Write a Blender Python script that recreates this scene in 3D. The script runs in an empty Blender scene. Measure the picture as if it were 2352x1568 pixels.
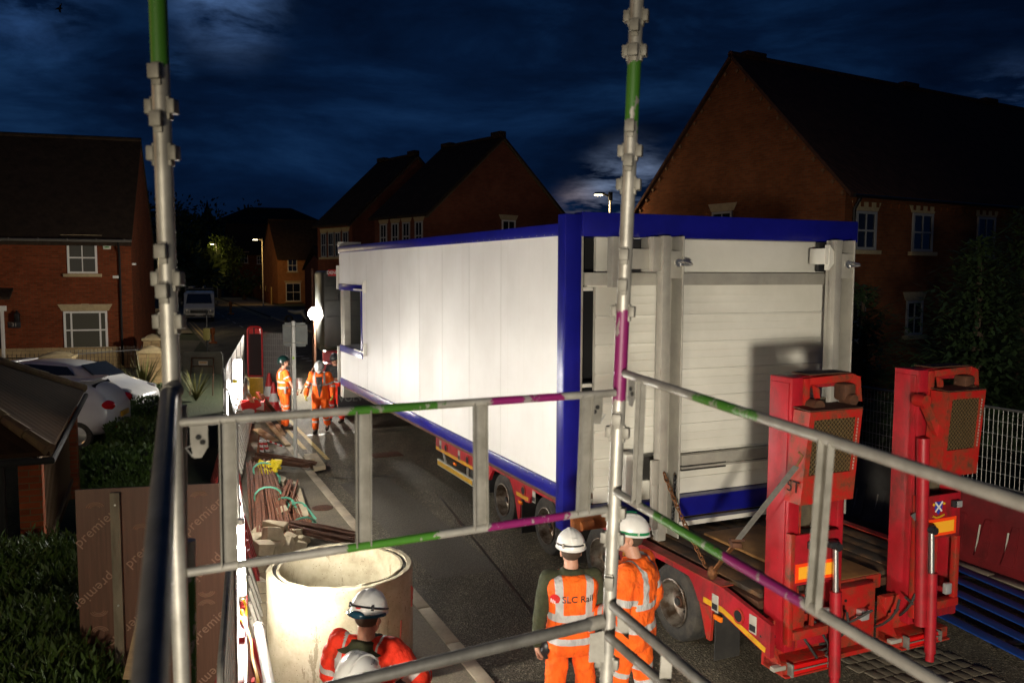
import bpy, bmesh, math, random
from mathutils import Vector, Matrix, noise
from mathutils.bvhtree import BVHTree
random.seed(7)
SC = bpy.context.scene
COL = SC.collection
PI = math.pi
R = math.radians
V = Vector

# ------------------------------------------------------------------ camera model (also used to survey positions)
CH = 3.87; FL = 1975.0; PITCH = R(4.66); ROLL = .0042
_F = V((0, math.cos(PITCH), -math.sin(PITCH)))
_R0 = V((1, 0, 0)); _U0 = _R0.cross(_F)
_R = _R0*math.cos(ROLL) + _U0*math.sin(ROLL); _U = _R.cross(_F)
CAMP = V((0, 0, CH))
def ray(u, v): return _F*FL + _R*(u-1176) - _U*(v-784)
def Yp(u, v, y): d = ray(u, v); return CAMP + d*(y/d.y)          # the point of that sight line at distance y
def Gp(u, v, z=0.0): d = ray(u, v); return CAMP + d*((z-CH)/d.z)  # the point of that sight line at height z

# ------------------------------------------------------------------ mesh builder
class MB:
    def __init__(s): s.bm = bmesh.new(); s.mi = 0
    def _tag(s, faces):
        for f in faces: f.material_index = s.mi
    def box(s, c, size, rot=None, bevel=0.0):
        r = bmesh.ops.create_cube(s.bm, size=1.0)
        vs = r['verts']
        m = Matrix.Translation(V(c)) @ (rot.to_4x4() if rot is not None else Matrix.Identity(4)) @ Matrix.Diagonal((size[0], size[1], size[2], 1))
        bmesh.ops.transform(s.bm, matrix=m, verts=vs)
        fs = set(f for v in vs for f in v.link_faces); s._tag(fs)
        if bevel > 0:
            es = set(e for v in vs for e in v.link_edges)
            rr = bmesh.ops.bevel(s.bm, geom=list(es), offset=bevel, segments=2, affect='EDGES', profile=.5)
            s._tag(rr['faces'])
        return s
    def bx(s, x0, x1, y0, y1, z0, z1, bevel=0.0):
        return s.box(((x0+x1)/2, (y0+y1)/2, (z0+z1)/2), (abs(x1-x0), abs(y1-y0), abs(z1-z0)), None, bevel)
    def beam(s, p0, p1, w, h, up=(0, 0, 1), bevel=0.0):
        p0 = V(p0); p1 = V(p1); d = p1-p0; L = d.length
        if L < 1e-6: return s
        y = d.normalized(); up = V(up)
        x = y.cross(up)
        if x.length < 1e-4: x = y.cross(V((1, 0, 0)))
        x.normalize(); z = x.cross(y)
        rot = Matrix((x, y, z)).transposed()
        return s.box((p0+p1)/2, (w, L, h), rot, bevel)
    def ring(s, c, x, y, r, n):
        return [s.bm.verts.new(c + x*(math.cos(2*PI*i/n)*r) + y*(math.sin(2*PI*i/n)*r)) for i in range(n)]
    def cyl(s, p0, p1, r0, r1=None, n=14, caps=True):
        return s.tube([p0, p1], [r0, r0 if r1 is None else r1], n, caps)
    def tube(s, pts, r, n=10, caps=True, sx=1.0):
        pts = [V(p) for p in pts]
        if not isinstance(r, (list, tuple)): r = [r]*len(pts)
        d0 = (pts[1]-pts[0]).normalized()
        a = V((0, 0, 1)) if abs(d0.z) < .9 else V((1, 0, 0))
        x = d0.cross(a).normalized(); prev = None; rings = []
        for i, p in enumerate(pts):
            if i == 0: d = pts[1]-pts[0]
            elif i == len(pts)-1: d = pts[-1]-pts[-2]
            else: d = (pts[i+1]-p).normalized() + (p-pts[i-1]).normalized()
            if d.length < 1e-9: d = pts[min(i+1, len(pts)-1)]-pts[max(i-1, 0)]
            d.normalize(); x = (x - d*x.dot(d)).normalized(); y = d.cross(x)
            rings.append(s.ring(p, x*sx, y, r[i], n))
        for a_, b_ in zip(rings, rings[1:]):
            for i in range(n):
                j = (i+1) % n
                f = s.bm.faces.new((a_[i], a_[j], b_[j], b_[i])); f.material_index = s.mi
        if caps:
            f = s.bm.faces.new(list(reversed(rings[0]))); f.material_index = s.mi
            f = s.bm.faces.new(rings[-1]); f.material_index = s.mi
        return s
    def lathe(s, prof, n=24, M=None, closed=False):
        M = M or Matrix.Identity(4); rings = []
        for r, z in prof:
            rings.append([s.bm.verts.new(M @ V((math.cos(2*PI*i/n)*r, math.sin(2*PI*i/n)*r, z))) for i in range(n)])
        pr = list(zip(rings, rings[1:]))
        if closed: pr.append((rings[-1], rings[0]))
        for a_, b_ in pr:
            for i in range(n):
                j = (i+1) % n
                f = s.bm.faces.new((a_[i], a_[j], b_[j], b_[i])); f.material_index = s.mi
        return s
    def sph(s, c, r, n=12, M=None):
        if not isinstance(r, (list, tuple)): r = (r, r, r)
        rr = bmesh.ops.create_uvsphere(s.bm, u_segments=n, v_segments=max(6, n*2//3), radius=1.0)
        m = Matrix.Translation(V(c)) @ (M.to_4x4() if M is not None else Matrix.Identity(4)) @ Matrix.Diagonal((r[0], r[1], r[2], 1))
        bmesh.ops.transform(s.bm, matrix=m, verts=rr['verts'])
        s._tag(set(f for v in rr['verts'] for f in v.link_faces)); return s
    def poly(s, pts, ext=None):
        pts = [V(p) for p in pts]
        a = [s.bm.verts.new(p) for p in pts]
        if ext is None:
            f = s.bm.faces.new(a); f.material_index = s.mi; return s
        e = V(ext); b = [s.bm.verts.new(p+e) for p in pts]; n = len(a)
        fs = [s.bm.faces.new(a), s.bm.faces.new(list(reversed(b)))]
        for i in range(n):
            j = (i+1) % n; fs.append(s.bm.faces.new((a[i], b[i], b[j], a[j])))
        s._tag(fs); return s
    def mesh(s, name='m', recalc=True, smooth=True, ang=35):
        if recalc: bmesh.ops.recalc_face_normals(s.bm, faces=s.bm.faces[:])
        me = bpy.data.meshes.new(name); s.bm.to_mesh(me); s.bm.free()
        if smooth:
            me.shade_smooth(); me.set_sharp_from_angle(angle=R(ang))
        return me

# ------------------------------------------------------------------ objects
def tag(o, label=None, cat=None, group=None, kind=None):
    if label: o['label'] = label
    if cat: o['category'] = cat
    if group: o['group'] = group
    if kind: o['kind'] = kind
    return o
def thing(name, label, cat, loc=(0, 0, 0), rz=0.0, group=None):
    o = bpy.data.objects.new(name, None); COL.objects.link(o)
    o.empty_display_size = .2; o.location = loc; o.rotation_euler = (0, 0, rz)
    return tag(o, label, cat, group)
def rm(root): return Matrix.Translation(root.location) @ Matrix.Rotation(root.rotation_euler.z, 4, 'Z')
def put(name, me, mats, root=None, parent=None, world=False, **kw):
    if isinstance(me, MB): me = me.mesh(name, **kw)
    if not isinstance(mats, (list, tuple)): mats = [mats]
    for m in mats: me.materials.append(m)
    if world and root is not None: me.transform(rm(root).inverted())
    o = bpy.data.objects.new(name, me); COL.objects.link(o)
    if parent is not None: o.parent = parent
    elif root is not None: o.parent = root
    return o
def single(name, me, mats, label, cat, group=None, kind=None, loc=(0, 0, 0), rz=0.0, **kw):
    o = put(name, me, mats, **kw); o.location = loc; o.rotation_euler = (0, 0, rz)
    return tag(o, label, cat, group, kind)
def struct(name, me, mats, **kw):
    return tag(put(name, me, mats, **kw), kind='structure')
def copytree(o, parent=None):
    c = o.copy(); COL.objects.link(c)
    if parent is not None: c.parent = parent
    for ch in list(o.children): copytree(ch, c)
    return c
def text_mesh(s, size, depth=.002, bold=0.0, shear=0.0, spacing=1.0):
    cu = bpy.data.curves.new('txt', 'FONT'); cu.body = s; cu.size = size; cu.extrude = depth
    cu.align_x = 'CENTER'; cu.align_y = 'CENTER'; cu.offset = bold; cu.shear = shear; cu.space_character = spacing
    cu.resolution_u = 3
    o = bpy.data.objects.new('txt', cu); COL.objects.link(o)
    dg = bpy.context.evaluated_depsgraph_get()
    me = bpy.data.meshes.new_from_object(o.evaluated_get(dg))
    bpy.data.objects.remove(o); bpy.data.curves.remove(cu); me.materials.clear()
    return me
def applied(me, mods):
    o = bpy.data.objects.new('tmp', me); COL.objects.link(o)
    for t, kw in mods:
        m = o.modifiers.new(t, t)
        for k, v in kw.items(): setattr(m, k, v)
    dg = bpy.context.evaluated_depsgraph_get()
    r = bpy.data.meshes.new_from_object(o.evaluated_get(dg))
    bpy.data.objects.remove(o); return r

# ------------------------------------------------------------------ materials
class NT:
    def __init__(s, name):
        s.m = bpy.data.materials.new(name); s.m.use_nodes = True
        s.t = s.m.node_tree; s.b = s.t.nodes['Principled BSDF']; s.tc = None
    def n(s, typ, **kw):
        nd = s.t.nodes.new(typ)
        for k, v in kw.items():
            if k.startswith('i_'): nd.inputs[k[2:].replace('_', ' ')].default_value = v
            else: setattr(nd, k, v)
        return nd
    def l(s, a, b): s.t.links.new(a, b)
    def obj(s):
        if s.tc is None: s.tc = s.n('ShaderNodeTexCoord')
        return s.tc.outputs['Object']
    def noise(s, scale, detail=4.0, rough=.6, stretch=None, src=None):
        nd = s.n('ShaderNodeTexNoise'); nd.inputs['Scale'].default_value = scale
        nd.inputs['Detail'].default_value = detail; nd.inputs['Roughness'].default_value = rough
        v = src if src is not None else s.obj()
        if stretch:
            mp = s.n('ShaderNodeMapping'); mp.inputs['Scale'].default_value = stretch; s.l(v, mp.inputs['Vector']); v = mp.outputs['Vector']
        s.l(v, nd.inputs['Vector']); return nd.outputs['Fac']
    def ramp(s, fac, stops):
        r = s.n('ShaderNodeValToRGB'); e = r.color_ramp.elements
        while len(e) < len(stops): e.new(.5)
        for i, (p, c) in enumerate(stops):
            e[i].position = p; e[i].color = (c[0], c[1], c[2], 1) if isinstance(c, (tuple, list)) else (c, c, c, 1)
        s.l(fac, r.inputs['Fac']); return r.outputs['Color']
    def mix(s, fac, a, b, mode='MIX'):
        nd = s.n('ShaderNodeMix', data_type='RGBA', blend_type=mode)
        for sock, val in ((nd.inputs[0], fac), (nd.inputs[6], a), (nd.inputs[7], b)):
            if isinstance(val, bpy.types.NodeSocket): s.l(val, sock)
            elif isinstance(val, (int, float)): sock.default_value = val
            else: sock.default_value = (*val, 1)
        return nd.outputs[2]
    def math(s, op, a, b=0.0, c=None):
        nd = s.n('ShaderNodeMath', operation=op)
        for i, val in enumerate((a, b) if c is None else (a, b, c)):
            if isinstance(val, bpy.types.NodeSocket): s.l(val, nd.inputs[i])
            else: nd.inputs[i].default_value = val
        return nd.outputs[0]
    def bump(s, h, strength=.3, dist=.01):
        nd = s.n('ShaderNodeBump'); nd.inputs['Strength'].default_value = strength; nd.inputs['Distance'].default_value = dist
        s.l(h, nd.inputs['Height']); s.l(nd.outputs[0], s.b.inputs['Normal'])
    def color(s, c):
        if isinstance(c, bpy.types.NodeSocket): s.l(c, s.b.inputs['Base Color'])
        else: s.b.inputs['Base Color'].default_value = (*c, 1)
    def set(s, **kw):
        for k, v in kw.items():
            k = k.replace('_', ' ')
            if isinstance(v, bpy.types.NodeSocket): s.l(v, s.b.inputs[k])
            else: s.b.inputs[k].default_value = v
        return s

def mat(name, c, rough=.6, metal=0.0, c2=None, scale=4.0, lo=.4, hi=.65, bump=0.0, bscale=30.0, bd=.01, stretch=None, rvar=0.0, spec=None):
    t = NT(name)
    if c2 is not None:
        f = t.noise(scale, 6, .65, stretch)
        t.color(t.ramp(f, [(lo, c), (hi, c2)]))
    else: t.color(c)
    t.set(Roughness=rough, Metallic=metal)
    if rvar:
        t.set(Roughness=t.math('MULTIPLY_ADD', t.noise(scale*1.7, 4), rvar, rough-rvar*.5))
    if spec is not None: t.b.inputs['Specular IOR Level'].default_value = spec
    if bump: t.bump(t.noise(bscale, 5, .6, stretch), bump, bd)
    return t.m
def emis(name, c, strength):
    t = NT(name); t.color((.8, .8, .8)); t.b.inputs['Emission Color'].default_value = (*c, 1); t.b.inputs['Emission Strength'].default_value = strength
    return t.m
def glass(name, tint=(.02, .025, .03), rough=.05):
    t = NT(name); t.color(tint); t.set(Roughness=rough); t.b.inputs['Specular IOR Level'].default_value = .8; return t.m
def brick(name, c1, c2, mortar, sx=.225, sy=.075):
    t = NT(name); o = t.obj(); sp = t.n('ShaderNodeSeparateXYZ'); t.l(o, sp.inputs[0])
    cb = t.n('ShaderNodeCombineXYZ'); t.l(t.math('ADD', sp.outputs[0], sp.outputs[1]), cb.inputs[0]); t.l(sp.outputs[2], cb.inputs[1])
    b = t.n('ShaderNodeTexBrick'); b.inputs['Scale'].default_value = 1; b.inputs['Brick Width'].default_value = sx
    b.inputs['Row Height'].default_value = sy; b.inputs['Mortar Size'].default_value = .008; b.inputs['Mortar Smooth'].default_value = .3
    b.inputs['Color1'].default_value = (*c1, 1); b.inputs['Color2'].default_value = (*c2, 1); b.inputs['Mortar'].default_value = (*mortar, 1)
    b.inputs['Bias'].default_value = -.1
    t.l(cb.outputs[0], b.inputs['Vector'])
    big = t.ramp(t.noise(.9, 5, .7), [(.3, .62), (.7, 1.15)])
    t.color(t.mix(.8, b.outputs['Color'], big, 'MULTIPLY'))
    h = t.math('SUBTRACT', t.noise(40, 3), b.outputs['Fac']); t.bump(h, .6, .012); t.set(Roughness=.95); t.b.inputs['Specular IOR Level'].default_value = .12; return t.m
def tiles(name, c1, c2, sx=.28, sy=.25, bk=1.0):
    t = NT(name); o = t.obj(); sp = t.n('ShaderNodeSeparateXYZ'); t.l(o, sp.inputs[0])
    wx = t.math('FRACT', t.math('DIVIDE', t.math('ADD', sp.outputs[0], sp.outputs[1]), sx))
    wz = t.math('FRACT', t.math('DIVIDE', sp.outputs[2], sy*.7))
    prof = t.math('SINE', t.math('MULTIPLY', wx, PI))
    h = t.math('ADD', t.math('MULTIPLY', prof, .6*bk), t.math('SUBTRACT', 1.0, wz))
    t.bump(h, .8*bk, .03)
    f = t.noise(3.0, 6, .7); t.color(t.ramp(f, [(.35, c1), (.65, c2)])); t.set(Roughness=.95); t.b.inputs['Specular IOR Level'].default_value = .08; return t.m

MT = {}
def m_(k): return MT[k]
def dirty_white():
    t = NT('white_panel_paint'); base = t.ramp(t.noise(1.3, 5), [(.35, (.78, .775, .755)), (.7, (.71, .70, .675))])
    streak = t.noise(1.0, 5, .6, (9, 9, .35)); base = t.mix(t.math('MULTIPLY', t.ramp(streak, [(.56, 0), (.72, 1)]), .10), base, (.42, .36, .26))
    scuff = t.noise(24, 6, .75, (1, 1, .3)); base = t.mix(t.math('MULTIPLY', t.ramp(scuff, [(.66, 0), (.72, 1)]), .35), base, (.34, .30, .23))
    t.color(base); t.set(Roughness=t.math('MULTIPLY_ADD', t.noise(3, 4), .18, .40)); t.b.inputs['Specular IOR Level'].default_value = .3; t.bump(t.noise(.9, 2), .25, .02); return t.m
MT['white'] = dirty_white()
MT['white_end'] = mat('cream_cladding_paint', (.74, .72, .64), .45, 0, (.66, .64, .56), 2.2, .35, .7, bump=.08, bscale=9)
MT['blue'] = mat('blue_frame_paint', (.008, .009, .21), .32, 0, (.006, .007, .16), 2.0, rvar=.15)
MT['greysteel'] = mat('grey_painted_steel', (.42, .40, .34), .5, .15, (.33, .31, .27), 3)
MT['black'] = mat('black_rubber', (.018, .017, .016), .75, 0, (.035, .032, .028), 5)
def grimy_red():
    t = NT('red_truck_paint'); base = t.ramp(t.noise(4.5, 6, .65), [(.35, (.42, .009, .020)), (.65, (.27, .008, .012))])
    g = t.noise(2.2, 8, .78, (1, 1, .45)); base = t.mix(t.ramp(g, [(.50, 0), (.66, .85)]), base, (.075, .022, .014))
    ch = t.noise(34, 6, .8); base = t.mix(t.ramp(ch, [(.645, 0), (.665, 1)]), base, (.16, .085, .045))
    t.color(base); t.set(Roughness=t.math('MULTIPLY_ADD', g, .7, .12)); t.bump(ch, .25, .004); return t.m
MT['red'] = grimy_red()
def red_worn():
    t = NT('red_worn_paint'); f = t.noise(7, 7, .72)
    c = t.ramp(f, [(.0, (.44, .010, .012)), (.44, (.40, .014, .010)), (.56, (.26, .035, .015)), (.66, (.085, .040, .02))])
    t.color(c); t.set(Roughness=t.math('MULTIPLY_ADD', f, .5, .25)); t.bump(t.noise(25, 5), .25, .006); return t.m
MT['redworn'] = red_worn()
MT['yellow'] = mat('yellow_tape', (.62, .34, .01), .5, 0, (.45, .24, .01), 8)
MT['tyre'] = mat('tyre_rubber', (.022, .021, .019), .85, 0, (.055, .048, .038), 9, bump=.3, bscale=60, bd=.004)
MT['rim'] = mat('grimy_wheel_steel', (.30, .27, .23), .42, .75, (.10, .065, .04), 7, .4, .62)
MT['galv'] = mat('galvanised_steel', (.21, .205, .19), .42, .7, (.13, .125, .115), 9, .35, .65, bump=.08, bscale=60, bd=.003, rvar=.2)
MT['galvd'] = mat('dull_galvanised_steel', (.235, .225, .20), .6, .35, (.15, .142, .122), 12, .35, .65, bump=.1, bscale=60, bd=.003)
MT['zinc'] = mat('bright_zinc', (.7, .7, .68), .3, .9)
MT['orange'] = None
MT['skin'] = mat('skin', (.50, .27, .18), .55, 0, (.42, .20, .13), 20, .4, .6)
MT['hatwhite'] = mat('white_plastic', (.78, .77, .74), .3, 0, (.68, .67, .63), 9)
MT['hatgreen'] = mat('dark_green_plastic', (.004, .022, .018), .28)
MT['hatblack'] = mat('black_plastic', (.02, .02, .022), .4)
MT['retro'] = mat('grey_reflective_tape', (.48, .48, .47), .35, .15, (.40, .40, .40), 20)
MT['plaster'] = mat('cast_concrete', (.50, .44, .30), .85, 0, (.40, .345, .235), 3.2, .35, .68, bump=.3, bscale=45, bd=.006)
MT['stone'] = mat('sandstone_block', (.46, .38, .25), .9, 0, (.34, .28, .185), 6, bump=.4, bscale=40, bd=.01)
MT['rust'] = mat('rusty_bar', (.26, .095, .045), .8, .25, (.13, .05, .028), 14, bump=.5, bscale=120, bd=.004)
MT['rustd'] = mat('dark_rusty_steel', (.11, .045, .022), .75, .3, (.06, .028, .016), 9, bump=.4, bscale=60, bd=.004)
MT['strap'] = mat('green_strap', (.09, .38, .24), .6, 0, (.16, .46, .32), 10)
MT['ycap'] = mat('yellow_plastic', (.75, .58, .02), .5)
MT['wood'] = mat('sawn_timber', (.42, .30, .16), .8, 0, (.30, .20, .11), 5, stretch=(1, 1, 8), bump=.2)
MT['deckwood'] = mat('worn_deck_timber', (.15, .072, .026), .8, 0, (.035, .024, .016), 2.4, .38, .56, bump=.4, bscale=14, bd=.01)
MT['signred'] = mat('sign_red', (.55, .02, .02), .4)
MT['signgrey'] = mat('sign_back_grey', (.13, .14, .13), .55, .3, (.10, .105, .10), 6)
MT['signwhite'] = mat('sign_white', (.7, .68, .64), .4)
MT['bred'] = mat('red_plastic', (.36, .018, .016), .5, 0, (.24, .014, .012), 2.5, .38, .62, bump=.1)
MT['bwhite'] = mat('white_dirty_plastic', (.66, .62, .54), .5, 0, (.5, .46, .38), 5, bump=.05)
MT['bredd'] = mat('shaded_red_plastic', (.17, .009, .012), .6, 0, (.10, .007, .008), 2.5, .38, .62, bump=.1)  # darker copy of the barrier red; weak light at the right put into the colour
MT['upvcd'] = mat('dimmed_window_frame', (.30, .30, .29), .5)  # white frames darkened in the colour to stand for dim light on the houses
MT['bgrey'] = mat('grey_plastic', (.16, .155, .15), .55, 0, (.12, .115, .11), 4)
MT['meshwire'] = mat('mesh_wire_steel', (.33, .325, .30), .5, .3)
MT['brickL'] = brick('red_brick', (.22, .050, .018), (.13, .030, .012), (.13, .08, .04))
MT['brickR'] = brick('orange_brick', (.20, .060, .020), (.14, .042, .015), (.13, .08, .04))
MT['brickO'] = brick('lamplit_orange_brick', (.42, .17, .06), (.32, .12, .045), (.3, .2, .11))  # brighter brick; the far house's orange lamplight is partly put into its colour
MT['brickD'] = brick('dark_red_brick', (.20, .055, .03), (.15, .042, .024), (.12, .08, .05))
MT['buff'] = brick('buff_stone_brick', (.42, .30, .15), (.33, .23, .115), (.2, .15, .09), .3, .15)
MT['lintel'] = mat('stone_lintel', (.45, .35, .19), .85, 0, (.36, .28, .15), 8)
MT['roof'] = tiles('brown_roof_tiles', (.028, .020, .014), (.05, .034, .022))
MT['roofr'] = tiles('red_roof_tiles', (.05, .026, .018), (.085, .04, .026))
MT['upvc'] = mat('white_window_frame', (.72, .70, .64), .4)
MT['pane'] = glass('window_glass', (.09, .085, .065), .12)
MT['paned'] = glass('dark_window_glass', (.015, .017, .02), .08)
MT['blackmetal'] = mat('black_metal', (.012, .012, .012), .45, .3)
MT['dark'] = mat('dark_void', (.006, .006, .006), .9)
MT['carwhite'] = mat('white_car_paint', (.66, .66, .66), .2, 0, (.6, .6, .6), 2)
MT['vanwhite'] = mat('white_van_paint', (.62, .60, .56), .3)
MT['lampred'] = mat('red_lens', (.55, .008, .008), .15)
MT['lens'] = mat('clear_lens', (.55, .55, .55), .15, .5)
MT['lensamber'] = mat('amber_lens', (.8, .18, .01), .25)
MT['foliage'] = mat('hedge_leaf', (.055, .105, .012), .6, 0, (.03, .06, .009), 12)
MT['conifer'] = mat('conifer_leaf', (.045, .085, .022), .7, 0, (.022, .045, .014), 9)
MT['bark'] = mat('bark', (.08, .055, .035), .9, 0, (.05, .035, .022), 12, bump=.5)
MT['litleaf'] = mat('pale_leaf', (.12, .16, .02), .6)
MT['truck'] = mat('dark_cab_paint', (.045, .048, .040), .4, 0, (.03, .032, .028), 3)
MT['jacket'] = mat('olive_fleece', (.045, .05, .022), .95, 0, (.03, .034, .016), 25, bump=.4, bscale=80, bd=.006)
MT['darkcloth'] = mat('black_cloth', (.016, .016, .016), .95, 0, (.028, .027, .026), 20, bump=.3, bscale=50)
MT['boot'] = mat('work_boot_leather', (.06, .042, .025), .7, 0, (.03, .022, .015), 12)
MT['glove'] = mat('yellow_glove', (.50, .42, .06), .8, 0, (.36, .30, .05), 20)
MT['chain'] = mat('rusty_chain', (.22, .09, .03), .7, .5, (.10, .045, .02), 30)
MT['webbing'] = mat('grey_strap_webbing', (.13, .13, .115), .85, 0, (.09, .09, .08), 20)
MT['bluemat'] = mat('blue_plastic_plate', (.009, .05, .26), .5, 0, (.006, .035, .18), 5)
MT['refyel'] = mat('yellow_reflector', (1.0, .46, .03), .35)
MT['refred'] = mat('orange_red_reflector', (1.0, .07, .01), .35)
MT['tread'] = None
def hivis(name, c1, c2):
    t = NT(name)
    at = t.n('ShaderNodeAttribute'); at.attribute_name = 'band'
    sm = t.n('ShaderNodeMapRange'); sm.interpolation_type = 'SMOOTHSTEP'
    sm.inputs['From Min'].default_value = -.002; sm.inputs['From Max'].default_value = .002; t.l(at.outputs['Fac'], sm.inputs['Value'])
    k = sm.outputs[0]
    base = t.ramp(t.noise(6, 5, .6), [(.35, c1), (.68, c2)])
    base = t.mix(t.ramp(t.noise(4.3, 8, .8), [(.55, 0), (.72, .6)]), base, (.22, .055, .012))
    t.color(t.mix(k, base, (.46, .455, .44)))
    rr = t.math('MULTIPLY_ADD', k, -.4, .85); t.set(Roughness=rr)
    fold = t.noise(13, 5, .55, (1, 1, .5)); fine = t.noise(70, 2)
    t.bump(t.math('MULTIPLY_ADD', fine, .06, fold), 1.0, .035); return t.m
MT['orange'] = hivis('orange_hivis_cloth', (1.0, .155, .006), (.88, .10, .004))
MT['redorange'] = hivis('red_hivis_cloth', (.82, .035, .008), (.66, .025, .006))
def tread_mat():
    t = NT('expanded_metal_mesh')
    sp = t.n('ShaderNodeSeparateXYZ'); t.l(t.obj(), sp.inputs[0])
    a = t.math('ADD', sp.outputs[0], sp.outputs[2]); b = t.math('SUBTRACT', t.math('MULTIPLY', sp.outputs[0], 1.0), sp.outputs[2])
    s1 = t.math('ABSOLUTE', t.math('SINE', t.math('MULTIPLY', a, 75))); s2 = t.math('ABSOLUTE', t.math('SINE', t.math('MULTIPLY', b, 75)))
    w = t.math('MINIMUM', s1, s2)
    c = t.ramp(w, [(.22, (.30, .20, .075)), (.42, (.035, .024, .012))])
    t.color(t.mix(t.noise(9, 4), c, (.16, .10, .04), 'MIX')); t.color(t.mix(.35, c, (.12, .075, .03)))
    t.bump(w, 1.0, -.012); t.set(Roughness=.6, Metallic=.4); return t.m
MT['tread'] = tread_mat()
def asphalt():
    t = NT('asphalt'); o = t.obj()
    base = t.ramp(t.noise(.55, 7, .65), [(.3, (.085, .074, .054)), (.7, (.17, .148, .105))])
    v = t.n('ShaderNodeTexVoronoi'); v.inputs['Scale'].default_value = 55; t.l(o, v.inputs['Vector'])
    grain = t.ramp(v.outputs['Color'], [(.3, .60), (.7, 1.0), (.97, 2.2)])
    c = t.mix(1.0, base, grain, 'MULTIPLY')
    # wheel polish: long streaks along the carriageway
    mp = t.n('ShaderNodeMapping'); mp.inputs['Rotation'].default_value = (0, 0, -R(24.3)); mp.inputs['Scale'].default_value = (1.6, .10, 1)
    t.l(o, mp.inputs['Vector']); st = t.noise(1.0, 3, .5, None, mp.outputs[0])
    c = t.mix(1.0, c, t.ramp(st, [(.35, .62), (.65, 1.25)]), 'MULTIPLY')
    t.color(c); t.set(Roughness=t.math('MULTIPLY_ADD', st, .3, .6)); t.b.inputs['Specular IOR Level'].default_value = .22
    t.bump(v.outputs['Distance'], .9, .012); return t.m
MT['asphalt'] = asphalt()
def pavement():
    t = NT('worn_footway_asphalt'); o = t.obj()
    base = t.ramp(t.noise(.8, 7, .7), [(.3, (.095, .080, .055)), (.7, (.19, .158, .107))])
    v = t.n('ShaderNodeTexVoronoi'); v.inputs['Scale'].default_value = 80; t.l(o, v.inputs['Vector'])
    c = t.mix(1.0, base, t.ramp(v.outputs['Color'], [(.2, .8), (.95, 1.3)]), 'MULTIPLY'); t.color(c)
    t.set(Roughness=.85); t.bump(v.outputs['Distance'], .4, .006); return t.m
MT['footway'] = pavement()
MT['kerb'] = mat('kerb_stone', (.38, .32, .23), .85, 0, (.26, .215, .155), 3, bump=.25, bscale=50)
MT['soil'] = mat('dark_turf', (.018, .030, .008), .95, 0, (.03, .035, .012), 2, bump=.8, bscale=12, bd=.05)
MT['paintyel'] = mat('worn_yellow_paint', (.50, .36, .12), .8, 0, (.30, .23, .11), 9, .45, .62)
MT['paintwhite'] = mat('worn_white_paint', (.5, .48, .42), .8, 0, (.2, .19, .16), 9, .45, .62)
def ply():
    t = NT('film_faced_plywood'); f = t.noise(2.5, 7, .7, (14, 1, .5))
    t.color(t.ramp(f, [(.3, (.095, .038, .020)), (.7, (.17, .075, .042))])); t.set(Roughness=.5); t.bump(f, .15, .01); return t.m
MT['ply'] = ply()
MT['plytext'] = mat('faded_print', (.36, .21, .14), .6)
# ------------------------------------------------------------------ camera
cd = bpy.data.cameras.new('camera'); cam = bpy.data.objects.new('camera', cd); COL.objects.link(cam)
cd.sensor_width = 36; cd.lens = 36*FL/2352; cd.clip_start = .05; cd.clip_end = 1500
cam.matrix_world = Matrix.Translation(CAMP) @ Matrix((_R, _U, -_F)).transposed().to_4x4()
cd.dof.use_dof = True; cd.dof.focus_distance = 11; cd.dof.aperture_fstop = 4.0
SC.camera = cam
# ------------------------------------------------------------------ night sky
w = bpy.data.worlds.new('World'); SC.world = w; w.use_nodes = True
nt = w.node_tree; bgn = nt.nodes['Background']
def wn(typ, **kw):
    nd = nt.nodes.new(typ)
    for k, v in kw.items(): setattr(nd, k, v)
    return nd
def wl(a, b): nt.links.new(a, b)
def wmath(op, a, b=0.0, c=None):
    nd = wn('ShaderNodeMath', operation=op)
    for i, val in enumerate((a, b) if c is None else (a, b, c)):
        if isinstance(val, bpy.types.NodeSocket): wl(val, nd.inputs[i])
        else: nd.inputs[i].default_value = val
    return nd.outputs[0]
tcw = wn('ShaderNodeTexCoord'); spx = wn('ShaderNodeSeparateXYZ'); wl(tcw.outputs['Generated'], spx.inputs[0])
zz = wmath('ADD', wmath('MAXIMUM', spx.outputs[2], 0.0), .22)
cxy = wn('ShaderNodeCombineXYZ'); wl(wmath('DIVIDE', spx.outputs[0], zz), cxy.inputs[0]); wl(wmath('DIVIDE', spx.outputs[1], zz), cxy.inputs[1])
nrmv = wn('ShaderNodeVectorMath', operation='NORMALIZE'); wl(tcw.outputs['Generated'], nrmv.inputs[0])
def lnoise(scale, det, rough, off, st):
    mp = wn('ShaderNodeMapping'); mp.inputs['Location'].default_value = off; mp.inputs['Scale'].default_value = st; wl(nrmv.outputs[0], mp.inputs['Vector'])
    n_ = wn('ShaderNodeTexNoise'); n_.inputs['Scale'].default_value = scale; n_.inputs['Detail'].default_value = det; n_.inputs['Roughness'].default_value = rough; n_.inputs['Distortion'].default_value = .3; wl(mp.outputs[0], n_.inputs['Vector']); return n_.outputs['Fac']
def wnoise(scale, det, rough, off=(0, 0, 0), st=(1, 1, 1)):
    mp = wn('ShaderNodeMapping'); mp.inputs['Location'].default_value = off; mp.inputs['Scale'].default_value = st; wl(cxy.outputs[0], mp.inputs['Vector'])
    n_ = wn('ShaderNodeTexNoise'); n_.inputs['Scale'].default_value = scale; n_.inputs['Detail'].default_value = det
    n_.inputs['Roughness'].default_value = rough; n_.inputs['Distortion'].default_value = .25; wl(mp.outputs[0], n_.inputs['Vector']); return n_.outputs['Fac']
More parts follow.
